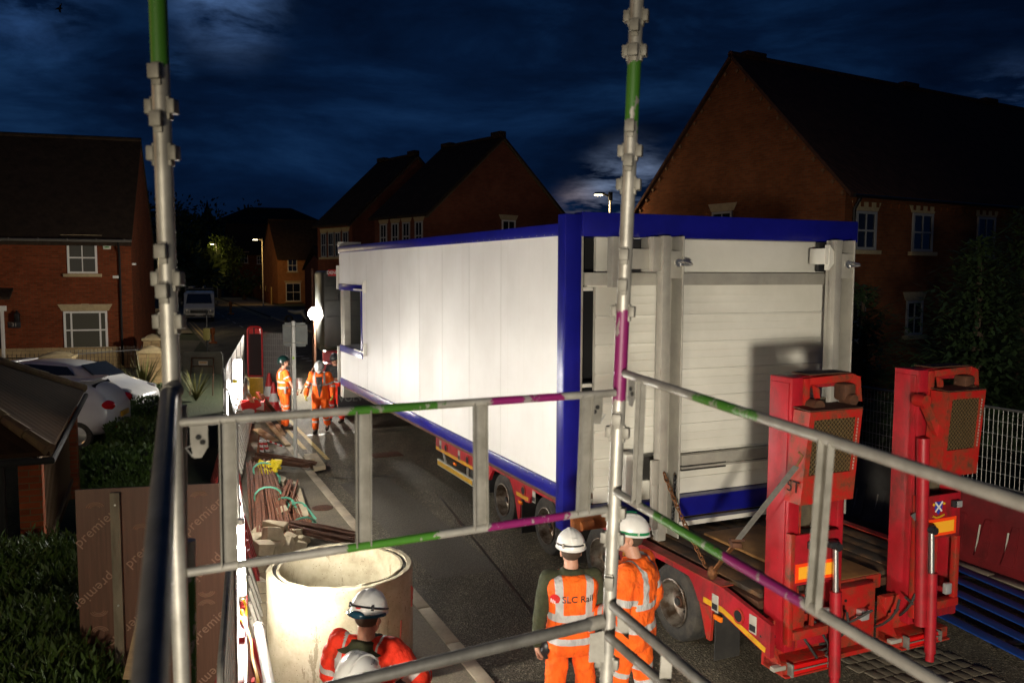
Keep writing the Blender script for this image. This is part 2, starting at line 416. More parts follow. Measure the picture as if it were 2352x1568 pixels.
def wramp(f, stops):
    r = wn('ShaderNodeValToRGB'); e = r.color_ramp.elements
    while len(e) < len(stops): e.new(.5)
    for i, (p, c) in enumerate(stops): e[i].position = p; e[i].color = (*c, 1)
    wl(f, r.inputs[0]); return r.outputs[0]
n1 = lnoise(3.4, 8, .60, (.3, .7, .2), (1, 1, 3.4))
skycol = wramp(n1, [(.34, (.0007, .0034, .0125)), (.46, (.0014, .0068, .0245)), (.56, (.0030, .0135, .044)), (.68, (.0062, .025, .072))])
# breaks in the cloud where the last twilight shows: two directions of the sky
def glowdir(u, v, inner, outer):
    d = ray(u, v).normalized(); dp = wn('ShaderNodeVectorMath', operation='DOT_PRODUCT')
    nrm = wn('ShaderNodeVectorMath', operation='NORMALIZE'); wl(tcw.outputs['Generated'], nrm.inputs[0])
    wl(nrm.outputs[0], dp.inputs[0]); dp.inputs[1].default_value = d
    mr = wn('ShaderNodeMapRange'); mr.interpolation_type = 'SMOOTHERSTEP'; wl(wmath('ARCCOSINE', dp.outputs['Value']), mr.inputs[0])
    mr.inputs[1].default_value = R(outer); mr.inputs[2].default_value = R(inner); return wmath('POWER', mr.outputs[0], 1.6)
n2 = lnoise(10, 8, .62, (.1, .4, .3), (1, 1, 2.6))
thr = wramp(n2, [(.42, (0, 0, 0)), (.70, (1, 1, 1))])
thrb = wramp(n2, [(.34, (0, 0, 0)), (.60, (1, 1, 1))])
n3 = lnoise(9, 9, .62, (.6, .2, .15), (1, 1, 4.2)); thr3 = wramp(n3, [(.42, (0, 0, 0)), (.64, (1, 1, 1))])
def addcol(base, mask, fac, colr):
    mx = wn('ShaderNodeMix', data_type='RGBA', blend_type='ADD'); wl(wmath('MULTIPLY', mask, fac), mx.inputs[0])
    wl(base, mx.inputs[6]); mx.inputs[7].default_value = (*colr, 1); return mx.outputs[2]
c_ = addcol(skycol, glowdir(520, -5, 0, 6.0), thrb, (.055, .11, .24))
c_ = addcol(c_, glowdir(40, -30, 0, 8), thr, (.016, .045, .12))
c_ = addcol(c_, glowdir(400, 145, 0, 2.2), thr3, (.010, .03, .08))
c_ = addcol(c_, glowdir(1440, 440, 0, 5.2), thr3, (.19, .25, .38))
c_ = addcol(c_, glowdir(1330, 476, 0, 3.0), thr3, (.15, .12, .12))
c_ = addcol(c_, glowdir(2352, 280, 0, 6), thr3, (.03, .06, .14))
c_ = addcol(c_, glowdir(900, 450, 2, 22), .5, (.001, .005, .018))
wl(c_, bgn.inputs['Color']); bgn.inputs['Strength'].default_value = 1.0
SC.view_settings.view_transform = 'Standard'; SC.view_settings.look = 'None'; SC.view_settings.exposure = 0; SC.view_settings.gamma = 1
SC.cycles.sample_clamp_indirect = 6

# ------------------------------------------------------------------ ground
AX = -.43                                  # the street runs left by .43 m per metre
def KX(y): return -6.3 + AX*(y-22.0)       # near kerb line
def strip(a0, a1, y0, y1, z, n=24):        # band between two offsets from the kerb line
    mb = MB(); ys = [y0+(y1-y0)*i/n for i in range(n+1)]
    for p, q in zip(ys, ys[1:]):
        mb.poly([(KX(p)+a0, p, z), (KX(p)+a1, p, z), (KX(q)+a1, q, z), (KX(q)+a0, q, z)])
    return mb
g = MB(); g.poly([(-420, -60, -.02), (420, -60, -.02), (420, 900, -.02), (-420, 900, -.02)])
struct('ground', g, MT['soil'])
struct('road', strip(0, 7.35, -12, 260, 0.0), MT['asphalt'])
# side street crossing towards the left beyond the barriers
sr = MB(); sr.poly([(-60, 34.0, .004), (KX(34)+.0, 28.5, .004), (KX(47)-.0, 47, .004), (-60, 60, .004)])
struct('side_road', sr, MT['asphalt'])
BPTS = [(-12, 3.0), (1.0, -.45), (3.9, -1.35), (6.8, -2.22), (10.0, -3.25), (14.6, -4.94), (25.1, -7.76), (30, -9.1)]
def BX(y):
    for (a, p), (b, q) in zip(BPTS, BPTS[1:]):
        if y <= b: return p+(q-p)*(y-a)/(b-a)
    return BPTS[-1][1]
pm = MB()
for i in range(36):
    y0, y1 = -8+i, -7+i
    pm.poly([(min(BX(y0)-.3, KX(y0)-.3), y0, .06), (KX(y0)-.155, y0, .06), (KX(y1)-.155, y1, .06), (min(BX(y1)-.3, KX(y1)-.3), y1, .06)])
struct('pavement', pm, MT['footway'])
kb = MB(); y = -6.0
while y < 27.2:
    p = V((KX(y)-.075, y, .02)); q = V((KX(y+.895)-.075, y+.895, .02))
    kb.beam(p, q, .15, .115, bevel=.012); y += .91
struct('kerb', kb, MT['kerb'])
struct('far_pavement', strip(7.50, 11.5, -6, 120, .06, 40), MT['footway'])
kb = MB(); y = -4.0
while y < 70: kb.beam((KX(y)+7.43, y, .02), (KX(y+.895)+7.43, y+.895, .02), .15, .14, bevel=.012); y += .91
struct('far_kerb', kb, MT['kerb'])
struct('pavement_beyond', strip(-3.0, -.15, 52, 150, .05, 20), MT['footway'])
def dl(a, y0, y1, w=.10, z=.008): return strip(a-w/2, a+w/2, y0, y1, z, 30)
struct('yellow_line', dl(.55, 17.4, 34), MT['paintyel']); struct('yellow_line', dl(.27, 18.4, 34), MT['paintyel'])
struct('yellow_line', dl(.55, 46.5, 64), MT['paintyel']); struct('yellow_line', dl(.27, 46.5, 64), MT['paintyel'])
struct('yellow_line', dl(7.1, 68, 200, .12), MT['paintyel']); struct('yellow_line', dl(6.75, 68, 200, .12), MT['paintyel'])
cl = MB()
for i in range(14):
    y = 40+i*4.5
    for p in [(KX(y)+3.6, y)]: cl.poly([(p[0]-.06, p[1], .009), (p[0]+.06, p[1], .009), (p[0]+.06+AX*2.0, p[1]+2.0, .009), (p[0]-.06+AX*2.0, p[1]+2.0, .009)])
struct('centre_line', cl, MT['paintwhite'])
cl = MB()
for i in range(9):
    a = Gp(610+i*13, 787+i*5.2); cl.box((a.x, a.y, .011), (.35, .35, .004))
struct('junction_dashes', cl, MT['paintwhite'])
# tar joints, a cut trench and iron covers
JT = mat('tar_joint', (.012, .011, .010), .45)
for (pts_, w_) in (([(1440*.919, 1175*.919), (840, 1150)], .03), ([(640, 990), (905, 1001)], .04)): pass
for a, b, w_ in ((Gp(755, 1098), Gp(905, 1092), .05), (Gp(700, 1000), Gp(960, 985), .07), (Gp(1010, 1140), Gp(1330, 1540), .035), (Gp(1170, 1568), Gp(1420, 1568), .05)):
    m_ = MB(); d_ = (b-a).normalized(); s_ = V((-d_.y, d_.x, 0))*w_/2; n_ = 14
    for i in range(n_):
        p, q = a.lerp(b, i/n_), a.lerp(b, (i+1)/n_); o1 = V((0, 0, .005)); k0 = 1+.6*noise.noise(p*3); k1 = 1+.6*noise.noise(q*3)
        m_.poly([p-s_*k0+o1, q-s_*k1+o1, q+s_*k1+o1, p+s_*k0+o1])
    struct('tar_joint', m_, JT)
m_ = MB(); a = Gp(1000, 1330); dd = V((-.411, .9115, 0)); ss = V((.9115, .411, 0))
m_.poly([a+V((0, 0, .004)), a+ss*.9+V((0, 0, .004)), a+ss*.95+dd*5.5+V((0, 0, .004)), a+dd*5.3+V((0, 0, .004))]); struct('road_patch', m_, mat('dark_patch_tarmac', (.055, .047, .035), .85, 0, (.17, .15, .11), 75, .45, .75, bump=.8, bscale=110))
# setts let into the far footway edge
st = MB()
for i in range(7):
    for j in range(9):
        st.box((0.13*j+(.06 if i % 2 else 0), .17*i, random.uniform(0, .006)), (.125, .162, .05), None, .008)
o = struct('cobble_strip', st, mat('dark_setts', (.14, .115, .08), .9, 0, (.10, .085, .06), 6, bump=.4)); p = Gp(2200, 1560); o.location = (p.x-.6, p.y-.4, -.018); o.rotation_euler = (0, 0, R(24))

# ------------------------------------------------------------------ trailer frame of reference
TA = Yp(1298, 1155, 10.7); TANG = math.atan2(.411, .9115)
def Tw(x, y, z): # trailer local -> world
    c, s = math.cos(TANG), math.sin(TANG); return V((TA.x+c*x-s*y, TA.y+s*x+c*y, z))
T = thing('low_loader_trailer', 'red low loader trailer under the white building module with its twin loading ramps raised', 'trailer', (TA.x, TA.y, 0), TANG)
W0, W1 = .12, 2.9; ZD = .85
d = MB(); d.bx(W0+.14, W1-.14, -3.35, 13.0, ZD-.10, ZD-.02)
put('chassis', d, MT['rustd'], T)
d = MB(); n = 11; ww = (W1-W0-.4)/n
for i in range(n):
    y0 = -3.3
    for y1 in (-1.1, 1.9, 5.2):
        d.bx(W0+.2+ww*i+.006, W0+.2+ww*(i+1)-.006, y0+.004, y1, ZD-.02, ZD+.02+random.uniform(0, .006), .004); y0 = y1
deck = put('deck', d, MT['deckwood'], T)
def arc(cy, cz, r, a0, a1, n=12): return [(cy+r*math.cos(R(a0+(a1-a0)*i/n)), cz+r*math.sin(R(a0+(a1-a0)*i/n))) for i in range(n+1)]
WHY = [2.31, .84, -.64, -2.15]; WR = .405
for side, x in ((0, W0), (1, W1)):
    s = MB(); ext = .05 if side == 0 else -.05
    # side rail with the four wheel arches cut out of its skirt
    prof = [(5.3, ZD), (5.3, ZD-.25)]
    for wy in WHY:
        prof += [(wy+.50, ZD-.27), (wy+.50, .52)] if False else [(wy+.52, ZD-.22), (wy+.50, ZD-.30)]
        prof += [(a, b) for a, b in arc(wy, WR+.0, .47, 18, 162, 12) if True]
        prof += [(wy-.50, ZD-.30), (wy-.52, ZD-.22)]
    prof += [(-2.95, ZD-.25), (-3.62, ZD-.42), (-3.62, ZD-.08), (-3.2, ZD)]
    s2 = MB()
    def seg(pts): s2.poly([(x, a, b) for a, b in pts], (ext, 0, 0))
    # strips between arches (keeps every polygon simple)
    top = ZD+.015
    seg([(5.3, top), (5.3, ZD-.24), (WHY[0]+.62, ZD-.24), (WHY[0]+.62, top)])
    for k, wy in enumerate(WHY):
        A = arc(wy, WR-.02, .52, 25, 155, 14)
        pts = [(wy+.62, top), (wy+.62, ZD-.24)] + A + [(wy-.62, ZD-.24), (wy-.62, top)]
        pts = [(wy+.62, top), (wy+.62, ZD-.26)] + [(a, min(b, ZD-.045)) for a, b in A] + [(wy-.62, ZD-.26), (wy-.62, top)]
        seg(pts)
        e = WHY[k+1]+.62 if k < 3 else -3.0
        seg([(wy-.62, top), (wy-.62, ZD-.24), (e, ZD-.24), (e, top)])
    if side == 0: seg([(-3.0, top), (-3.0, ZD-.24), (-3.68, ZD-.40), (-3.68, ZD-.10)])
    rail = put('side_rail', s2, MT['red'], T)
    rims = MB(); rims.bx(x-.02, x+.13 if side == 0 else x-.13, -3.0, 5.3, top, top+.012)
    put('rail_cap', rims, MT['redworn'], T, rail)
    if side == 0:
        for a, b in ((5.3, WHY[0]+.62), (WHY[0]-.56, WHY[1]+.50), (WHY[1]-.56, WHY[2]+.5), (WHY[2]-.56, WHY[3]+.5), (WHY[3]-.56, -3.0)):
            yl = MB(); yl.bx(x-.003, x, b, a, ZD-.23, ZD-.175); put('hazard_stripe', yl, MT['yellow'], T, rail)
        yl = MB(); yl.beam((x-.002, -3.0, ZD-.20), (x-.002, -3.62, ZD-.35), .004, .05, up=(0, .3, 1))
        put('hazard_stripe', yl, MT['yellow'], T, rail)
        for yy in (4.75, 1.5, -.1, -1.35, -3.25, 3.7):
            z = ZD-.11 if yy > -3 else ZD-.17
            hl = MB(); hb = MB(); hb.cyl((x-.012, yy, z), (x+.01, yy, z), .075, n=18)
            hl.cyl((x-.014, yy, z), (x-.004, yy, z), .054, n=18)
            lr_ = put('lashing_ring', hb, MT['redworn'], T, rail); put('lashing_hole', hl, MT['dark'], T, rail)
        for yy in (5.05, 4.1, 1.15, -1.62, -2.9, -3.45):
            z = ZD-.10 if yy > -2.8 else ZD-.16
            p_ = MB(); p_.bx(x-.008, x, yy-.05, yy+.05, z-.10, z+.07, .004); pl = put('side_reflector', p_, MT['greysteel'], T)
            p_ = MB(); p_.bx(x-.011, x-.008, yy-.04, yy+.04, z-.08, z-.02); put('reflector_lens', p_, MT['hatblack'], T, pl)
        for yy in (4.3, 1.6, -2.95):
            p_ = MB(); p_.bx(x-.02, x+.01, yy-.06, yy+.06, ZD-.33, ZD-.28, .008); put('marker_light', p_, MT['lensamber'], T)
    # guards (triangular skirts between wheels) and mud flaps
    for k, wy in enumerate(WHY):
        if side == 1 and k < 2: continue
        yb = wy-.66
        p_ = MB()
        p_.poly([(x, yb+.17, ZD-.24), (x, yb-.05, ZD-.24), (x, yb-.02, .27), (x, yb+.04, .27)], (ext*.6, 0, 0))
        put('mudguard', p_, MT['redworn'] if k == 3 else MT['red'], T)
        p_ = MB(); p_.bx(x+(.0 if side == 0 else -.30), x+(.30 if side == 0 else 0), yb-.10, yb-.085, .10, ZD-.25)
        put('mud_flap', p_, MT['black'], T)
        # wheel
        xc = x+.17 if side == 0 else x-.17; so = -1 if side == 0 else 1
        M_ = Matrix.Translation((xc, wy, WR)) @ Matrix.Rotation(PI/2*so, 4, 'Y')
        tm = MB(); tm.lathe([(.235, -.12), (.26, -.135), (.33, -.14), (.385, -.12), (.402, -.09), (.405, -.03), (.398, -.028), (.398, -.018), (.405, -.016), (.405, .016), (.398, .018), (.398, .028), (.405, .03), (.402, .09), (.385, .12), (.33, .14), (.26, .135), (.235, .12), (.23, 0)], 36, M_, True)
        wh = put('wheel', tm, MT['tyre'], T)
        rm_ = MB(); rm_.lathe([(.245, .13), (.25, .145), (.236, .15), (.225, .12), (.215, .04), (.20, .0), (.15, -.03), (.10, -.035), (.085, .02), (.07, .055), (.0, .06)], 30, M_)
        put('rim', rm_, MT['rim'], T, wh)
        hub = MB()
        for q in range(8):
            a = q*PI/4; c0 = M_ @ V((.125*math.cos(a), .125*math.sin(a), -.033)); c1 = M_ @ V((.125*math.cos(a), .125*math.sin(a), -.005)); hub.cyl(c0, c1, .014, n=6)
        hub.cyl(M_ @ V((0, 0, .05)), M_ @ V((0, 0, .09)), .04, n=12)
        put('hub', hub, MT['black'], T, wh)
# side under-run guard, toolbox, axle tubes
p_ = MB(); p_.bx(W0-.01, W0+.03, 3.45, 5.2, .34, .46, .006); sg = put('side_guard', p_, MT['greysteel'], T)
p_ = MB(); p_.bx(W0-.016, W0-.01, 3.47, 5.18, .365, .435); put('guard_reflector', p_, MT['yellow'], T, sg)
p_ = MB(); p_.beam((W0, 4.9, .62), (W0, 4.75, .45), .03, .03); p_.beam((W0, 3.7, .62), (W0, 3.7, .45), .03, .03); put('guard_bracket', p_, MT['greysteel'], T, sg)
p_ = MB(); p_.bx(W0+.05, W0+.6, 3.05, 3.75, .32, .62, .015); put('tool_box', p_, MT['hatblack'], T)
for wy in WHY: p_ = MB(); p_.cyl((W0+.1, wy, WR), (W1-.1, wy, WR), .06); put('axle', p_, MT['rustd'], T)
for x in (1.0, 1.8): p_ = MB(); p_.bx(x, x+.25, -3.0, 13, .35, .75); put('main_beam', p_, MT['red'], T)
# rear end: drop down bumper with lamps
def rear(xa, xb, sgn):
    p_ = MB(); p_.bx(xa, xb, -3.74, -3.50, .30, .40, .01); p_.bx(xa+.02, xb-.02, -3.56, -3.48, .30, ZD-.12, .006)
    p_.poly([(xa, -3.48, .72), (xa, -3.48, .30), (xa, -3.76, .32), (xa, -3.66, .46)], (.03, 0, 0)); p_.bx(xa+.02, xb-.02, -3.78, -3.50, .285, .30)
    b_ = put('rear_bumper', p_, MT['redworn'], T)
    p_ = MB(); p_.bx(xa+.10, xa+.50, -3.785, -3.742, .305, .395, .008); put('tail_light', p_, MT['lampred'], T, b_)
    p_ = MB(); p_.bx(xa+.07, xa+.095, -3.80, -3.73, .29, .41, .005); p_.bx(xa+.08, xa+.52, -3.803, -3.795, .352, .362); p_.bx(xa+.51, xa+.53, -3.80, -3.73, .30, .40)
    put('light_guard', p_, MT['galvd'], T, b_)
    p_ = MB(); p_.bx(xa-.09, xa+.05, -3.75, -3.69, .35, .39, .008); put('corner_marker', p_, MT['greysteel'], T, b_)
    p_ = MB()
    for i in range(5): p_.cyl((xa+.08+i*.07, -3.568, .58), (xa+.08+i*.07, -3.555, .58), .014, n=10)
    put('bolt_hole', p_, MT['dark'], T, b_)
rear(.20, .88, -1); rear(1.62, 2.30, 1)
p_ = MB(); p_.bx(.95, 1.55, -3.52, -3.40, .28, .88, .01); p_.bx(.9, 1.75, -3.40, -3.22, .76, .90, .01); p_.bx(.95, 1.55, -3.62, -3.40, .26, .30); cp = put('centre_plate', p_, MT['redworn'], T)
p_ = MB()
for i in range(3):
    for j in range(3): p_.cyl((1.02+i*.07, -3.53, .56+j*.10), (1.02+i*.07, -3.515, .56+j*.10), .013, n=10)
put('bolt_hole', p_, MT['dark'], T, cp)
p_ = MB(); p_.bx(1.30, 1.40, -3.60, -3.52, .56, .66, .01); put('work_light', p_, MT['lens'], T, cp)
p_ = MB(); p_.bx(.95, 1.75, -3.38, -1.6, ZD+.025, ZD+.055, .004); put('deck_plate', p_, mat('tan_deck_board', (.28, .14, .04), .7, 0, (.16, .08, .025), 3, bump=.2, bscale=20), T)
# hoses
for k in range(7):
    x0 = .50+.16*k if k < 4 else 1.62+.2*(k-4)
    pts = [(x0+.20*math.sin(t*2.2+k)*t, -3.60-.15*math.sin(t*3.0+.3*k), .66-.36*math.sin(t*1.5)+.03*k) for t in [i/11*2.0 for i in range(12)]]
    p_ = MB(); p_.tube(pts, .012, 8); put('hydraulic_hose', p_, MT['black'], T)
RUSTWEB = mat('rusty_grey_web', (.12, .10, .06), .8, .2, (.06, .05, .035), 6)
# twin ramps
def ramp(x0, fo, fw, zt, zp, crest):
    """x0 column, fo/fw flap offset and width, zt flap top, zp plate top"""
    ya, yb_ = -3.38, -3.67
    m = MB(); m.bx(x0, x0+.13, yb_, ya, .46, 2.95, .012); m.bx(x0-.012, x0+.0, yb_+.03, ya-.02, .5, 2.9, .004); m.bx(x0+.60, x0+.68, yb_+.02, ya, .46, 2.66, .012)
    m.bx(x0+.13, x0+.62, yb_+.06, ya-.06, 2.84, 2.95, .012); m.bx(x0+.13, x0+.60, yb_, ya-.02, .48, .57, .01)
    R_ = put('loading_ramp', m, MT['red'], T)
    m = MB(); m.bx(x0+.127, x0+.137, yb_-.012, yb_, .5, 2.9); put('column_edge', m, MT['redworn'], T, R_)
    f_ = MB(); xa, xb = x0+fo, x0+fo+fw; yf = -3.90
    P = lambda x, t, o: (x-.10*t, yf-o, zt-t)
    def slab(x_0, x_1, t0, t1, d_): f_.poly([P(x_0, t0, 0), P(x_1, t0, 0), P(x_1, t1, 0), P(x_0, t1, 0)], (0, d_, 0))
    slab(xa, xb, 0, .07, .20); slab(xa, xa+.055, .07, .80, .20); slab(xb-.055, xb, .07, .80, .20); slab(xa+.055, xb-.055, .55, .80, .19)
    fl = put('folding_flap', f_, MT['redworn'], T, R_)
    g_ = MB(); g_.poly([P(xa+.055, .07, -.02), P(xb-.055, .07, -.02), P(xb-.055, .55, -.02), P(xa+.055, .55, -.02)], (0, .015, 0)); put('mesh_panel', g_, MT['tread'], T, fl)
    g_ = MB(); g_.poly([(xa, yf+.0, zt+.003), (xb, yf+.0, zt+.003), (xb-.02, -3.62, zt+.012), (xa+.02, -3.62, zt+.012)], (0, 0, .010)); put('flap_top', g_, MT['rustd'], T, fl)
    g_ = MB()
    for i in range(16): q = V(P(xb-.045, .09+i*.029, .004)); g_.box(q, (.010, .006, .016))
    put('weld_beads', g_, MT['greysteel'], T, fl)
    # hinge arch over the flap
    ar = x0+.70; g_ = MB()
    g_.beam((x0+.13, -3.62, 2.90), (ar, -3.66, 2.93), .07, .07, bevel=.01); g_.poly([(ar-.02, -3.70, 2.96), (ar+.07, -3.70, 2.93), (ar+.10, -3.70, 2.70), (ar+.04, -3.70, 2.72), (ar+.02, -3.70, 2.86), (ar-.04, -3.70, 2.88)], (0, .09, 0)); g_.bx(x0+.13, x0+.20, -3.68, -3.60, 2.55, 2.94, .008)
    g_.poly([(x0+.22, -3.70, 2.88), (x0+.29, -3.70, 2.84), (x0+.30, -3.70, 2.70), (x0+.27, -3.70, 2.70)], (0, .03, 0)); put('hinge_arm', g_, MT['redworn'], T, R_)
    g_ = MB(); g_.bx(x0+.2, ar, -3.66, -3.44, 2.962, 2.972); g_.bx(ar-.16, ar-.02, -3.75, -3.6, 2.72, 2.88, .03); g_.cyl((x0+.20, -3.80, 2.70), (x0+.20, -3.66, 2.70), .060, n=14); g_.cyl((ar-.10, -3.80, 2.74), (ar-.10, -3.66, 2.74), .05, n=14)
    g_.beam((x0+.20, -3.74, 2.70), (x0+.22, -3.74, 2.50), .04, .06); put('pivot', g_, MT['rustd'], T, R_)
    g_ = MB(); g_.bx(x0+.22, x0+.60, -3.46, -3.42, 1.5, 2.72); put('inner_web', g_, RUSTWEB, T, R_)
    # reflector plate and lower frame
    pb, pt = zp-(.46 if not crest else .43), zp
    g_ = MB(); g_.bx(x0+.02, x0+.56, -3.725, -3.69, pb, pt, .006); rp = put('reflector_plate', g_, MT['red'], T, R_)
    g_ = MB(); g_.bx(x0+.05, x0+.52, -3.731, -3.725, pb+.03, pb+.20); put('reflector_border', g_, MT['refred'], T, rp)
    g_ = MB(); g_.bx(x0+.085, x0+.485, -3.735, -3.731, pb+.06, pb+.17); put('reflector_field', g_, MT['refyel'], T, rp)
    lx = x0+.46 if crest else x0+.20
    g_ = MB(); g_.bx(lx-.03, lx+.07, -3.78, -3.73, pt-.13, pt-.06, .01); g_.bx(x0+.30, x0+.33, -3.77, -3.73, pb+.16, pt-.02, .006) if not crest else None; put('lamp_housing', g_, MT['hatblack'], T, rp)
    g_ = MB(); g_.bx(lx-.0, lx+.06, -3.79, -3.78, pt-.125, pt-.065); put('lamp_lens', g_, MT['lens'], T, rp)
    g_ = MB(); g_.bx(x0-.02, x0+.03, -3.74, -3.67, .55, pt+.02, .008); g_.bx(x0+.52, x0+.58, -3.74, -3.68, .66, pb, .008)
    g_.bx(x0+.03, x0+.58, -3.75, -3.66, .60, .68, .008); g_.bx(x0+.28, x0+.31, -3.70, -3.67, .68, pb); g_.bx(x0+.03, x0+.2, -3.70, -3.64, .68, pb-.1, .01)
    put('lower_frame', g_, MT['redworn'], T, R_)
    g_ = MB(); g_.box((x0+.40, -3.76, .80), (.08, .05, .11), None, .012); put('tail_light', g_, MT['lens'], T, R_)
    xr = x0+.44 if not crest else x0+.10
    g_ = MB(); g_.cyl((xr, -3.84, .24), (xr, -3.82, 1.02), .052, n=18); g_.cyl((xr, -3.84, .16), (xr, -3.84, .26), .042, n=14); rb = put('hydraulic_ram', g_, MT['red'], T, R_)
    g_ = MB(); g_.cyl((xr, -3.82, 1.0), (xr, -3.80, 1.42), .026, n=16); put('ram_rod', g_, MT['zinc'], T, rb)
    g_ = MB(); g_.box((xr-.03, -3.78, 1.45), (.13, .12, .06), None, .025); g_.cyl((xr, -3.85, 1.43), (xr, -3.72, 1.43), .036); g_.beam((xr-.08, -3.78, 1.46), (xr-.14, -3.70, 1.58), .05, .05); put('ram_end', g_, MT['hatblack'], T, rb)
    if crest:
        g_ = MB(); g_.cyl((x0+.03, -3.78, .50), (x0-.02, -3.76, 2.32), .058, n=18); put('hydraulic_ram', g_, MT['red'], T, R_)
        g_ = MB(); g_.beam((x0-.09, -3.80, 2.68), (x0+.14, -3.80, 2.32), .05, .07); g_.cyl((x0-.09, -3.84, 2.68), (x0-.09, -3.72, 2.68), .060); g_.cyl((x0+.14, -3.84, 2.32), (x0+.14, -3.74, 2.32), .04); put('link_arm', g_, MT['redworn'], T, R_)
        cx, cz = x0+.27, pb+.315
        g_ = MB(); g_.poly([(cx-.055, -3.728, cz+.055), (cx+.055, -3.728, cz+.055), (cx+.05, -3.728, cz-.02), (cx, -3.728, cz-.075), (cx-.05, -3.728, cz-.02)], (0, .002, 0)); put('crest_shield', g_, mat('crest_blue', (.02, .04, .32)), T, rp)
        g_ = MB(); g_.beam((cx-.05, -3.730, cz+.05), (cx+.045, -3.730, cz-.045), .002, .018, up=(0, 0, 1)); g_.beam((cx+.05, -3.730, cz+.05), (cx-.045, -3.730, cz-.045), .002, .018); put('crest_cross', g_, MT['signwhite'], T, rp)
        g_ = MB(); g_.tube([(cx-.075, -3.731, cz-.085), (cx-.03, -3.731, cz-.10), (cx+.03, -3.731, cz-.095), (cx+.075, -3.731, cz-.08)], .010, 6); g_.sph((cx-.07, -3.731, cz+.03), .014, 8); g_.sph((cx+.07, -3.731, cz+.03), .014, 8); put('crest_scroll', g_, MT['yellow'], T, rp)
    else:
        tx = text_mesh('5T', .15, .001); tx.transform(Matrix.Translation((xa-.075, yf+.10, 2.02)) @ Matrix.Rotation(-PI/2, 4, 'Z') @ Matrix.Rotation(PI/2, 4, 'X')); put('stencil_text', tx, MT['dark'], T, fl)
ramp(.29, .0, .60, 2.68, 1.55, False); ramp(1.84, .13, .50, 2.76, 1.73, True)

# ------------------------------------------------------------------ tie down gear lying on / tied to the trailer
def chain_mesh(a, b, sag, link=.075, r=.008):
    mb = MB(); a = V(a); b = V(b); L = (b-a).length; n = int(L/(link*.72)); pts = []
    for i in range(n+1):
        t = i/n; p = a.lerp(b, t); p = p + V((0, 0, -sag*4*t*(1-t))); pts.append(p)
    for i in range(n):
        c = (pts[i]+pts[i+1])/2; dd = (pts[i+1]-pts[i]).normalized()
        s_ = V((0, 0, 1)).cross(dd).normalized() if i % 2 else dd.cross(V((0, 0, 1)).cross(dd)).normalized()
        loop = [c+dd*(math.cos(2*PI*k/10)*link*.5)+s_*(math.sin(2*PI*k/10)*link*.28) for k in range(11)]
        mb.tube(loop, r, 5, caps=False)
    return mb
c1 = chain_mesh(Tw(.36, -1.64, 1.66), Tw(.27, -2.55, .90), .05)
single('lashing_chain', c1, MT['chain'], 'rusty lashing chain running from the grey end post down to the red trailer side', 'chain')
c1 = chain_mesh(Tw(.50, -1.66, 1.62), Tw(.47, -1.67, 1.10), .02, .06, .007)
single('lashing_chain', c1, MT['blackmetal'], 'short dark chain hanging down the grey end post beside the rusty chain', 'chain')
c1 = chain_mesh(Tw(2.2, -2.2, 1.0), Tw(1.75, -1.75, .95), .0, .09, .009)
single('lashing_chain', c1, MT['chain'], 'rusty chain with a hook lying on the dark trailer deck between the ramps', 'chain')
SA = (.18, -3.87, 2.22); SB = (.10, -3.17, 1.33); SC_ = (.10, -2.87, .97)
st_ = thing('ratchet_strap', 'grey ratchet strap stretched from the left red ramp down to the trailer side rail', 'strap', Tw(.3, -3.0, .9), TANG)
a_ = Tw(*SA); b_ = Tw(*SB); m_b = MB(); m_b.beam(a_, b_, .055, .005, up=(.2, -.9, .3))
put('webbing', m_b, MT['webbing'], st_, world=True)
m_b = MB(); m_b.beam(b_, Tw(*SC_), .05, .02); m_b.sph(Tw(*SC_), (.05, .05, .07), 10); put('end_shackle', m_b, MT['chain'], st_, world=True)
m_b = MB(); m_b.box(a_.lerp(b_, .97), (.09, .16, .05), None, .01); m_b.cyl(a_.lerp(b_, .93)+V((-.06, 0, 0)), a_.lerp(b_, .93)+V((.06, 0, 0)), .016); put('ratchet', m_b, MT['rustd'], st_, world=True)
m_b = MB(); m_b.tube([a_+V((0, 0, .0)), a_+V((.03, 0, .05)), a_+V((.05, 0, .09)), a_+V((.02, .02, .12))], .012, 8); put('hook', m_b, MT['chain'], st_, world=True)

# ------------------------------------------------------------------ the white building module on the trailer
B = thing('building_module', 'long white modular building with blue frame carried on the red trailer', 'modular building', (TA.x, TA.y, 0), TANG)
X0, X1, Y0, Y1, ZB, ZT = -.68, 3.42, -1.27, 9.46, 1.36, 4.39
m_b = MB()
# wall with the window opening left free near the far end
m_b.bx(X0+.002, X0+.10, Y0+.2, 7.5, 1.52, 4.26); m_b.bx(X0+.002, X0+.10, 7.5, Y1-.01, 3.58, 4.29); m_b.bx(X0+.002, X0+.10, 7.5, Y1-.03, 1.50, 2.22)
side = put('side_wall', m_b, MT['white'], B)
m_b = MB()
for yy in (8.45, 7.12, 5.98, 4.9, 3.8, 2.7, 1.6, .5):
    if yy > 7.5: m_b.bx(X0-.0005, X0+.003, yy-.002, yy+.002, 3.58, 4.26)
    else: m_b.bx(X0-.0005, X0+.003, yy-.002, yy+.002, 1.52, 4.26)
put('panel_joint', m_b, mat('panel_seam', (.56, .55, .52), .5), B, side)
m_b = MB(); m_b.bx(X0-.02, X0+.12, Y0+.13, Y1, 4.255, ZT, .006); m_b.bx(X0-.02, X0+.12, Y0+.13, Y1-.1, ZB, 1.515, .006)
m_b.bx(X1-.12, X1, Y0+.1, Y1, 4.24, ZT, .006); m_b.bx(X1-.12, X1, Y0+.1, Y1, ZB, 1.5, .006)
fr_ = put('frame_rail', m_b, MT['blue'], B)
m_b = MB()
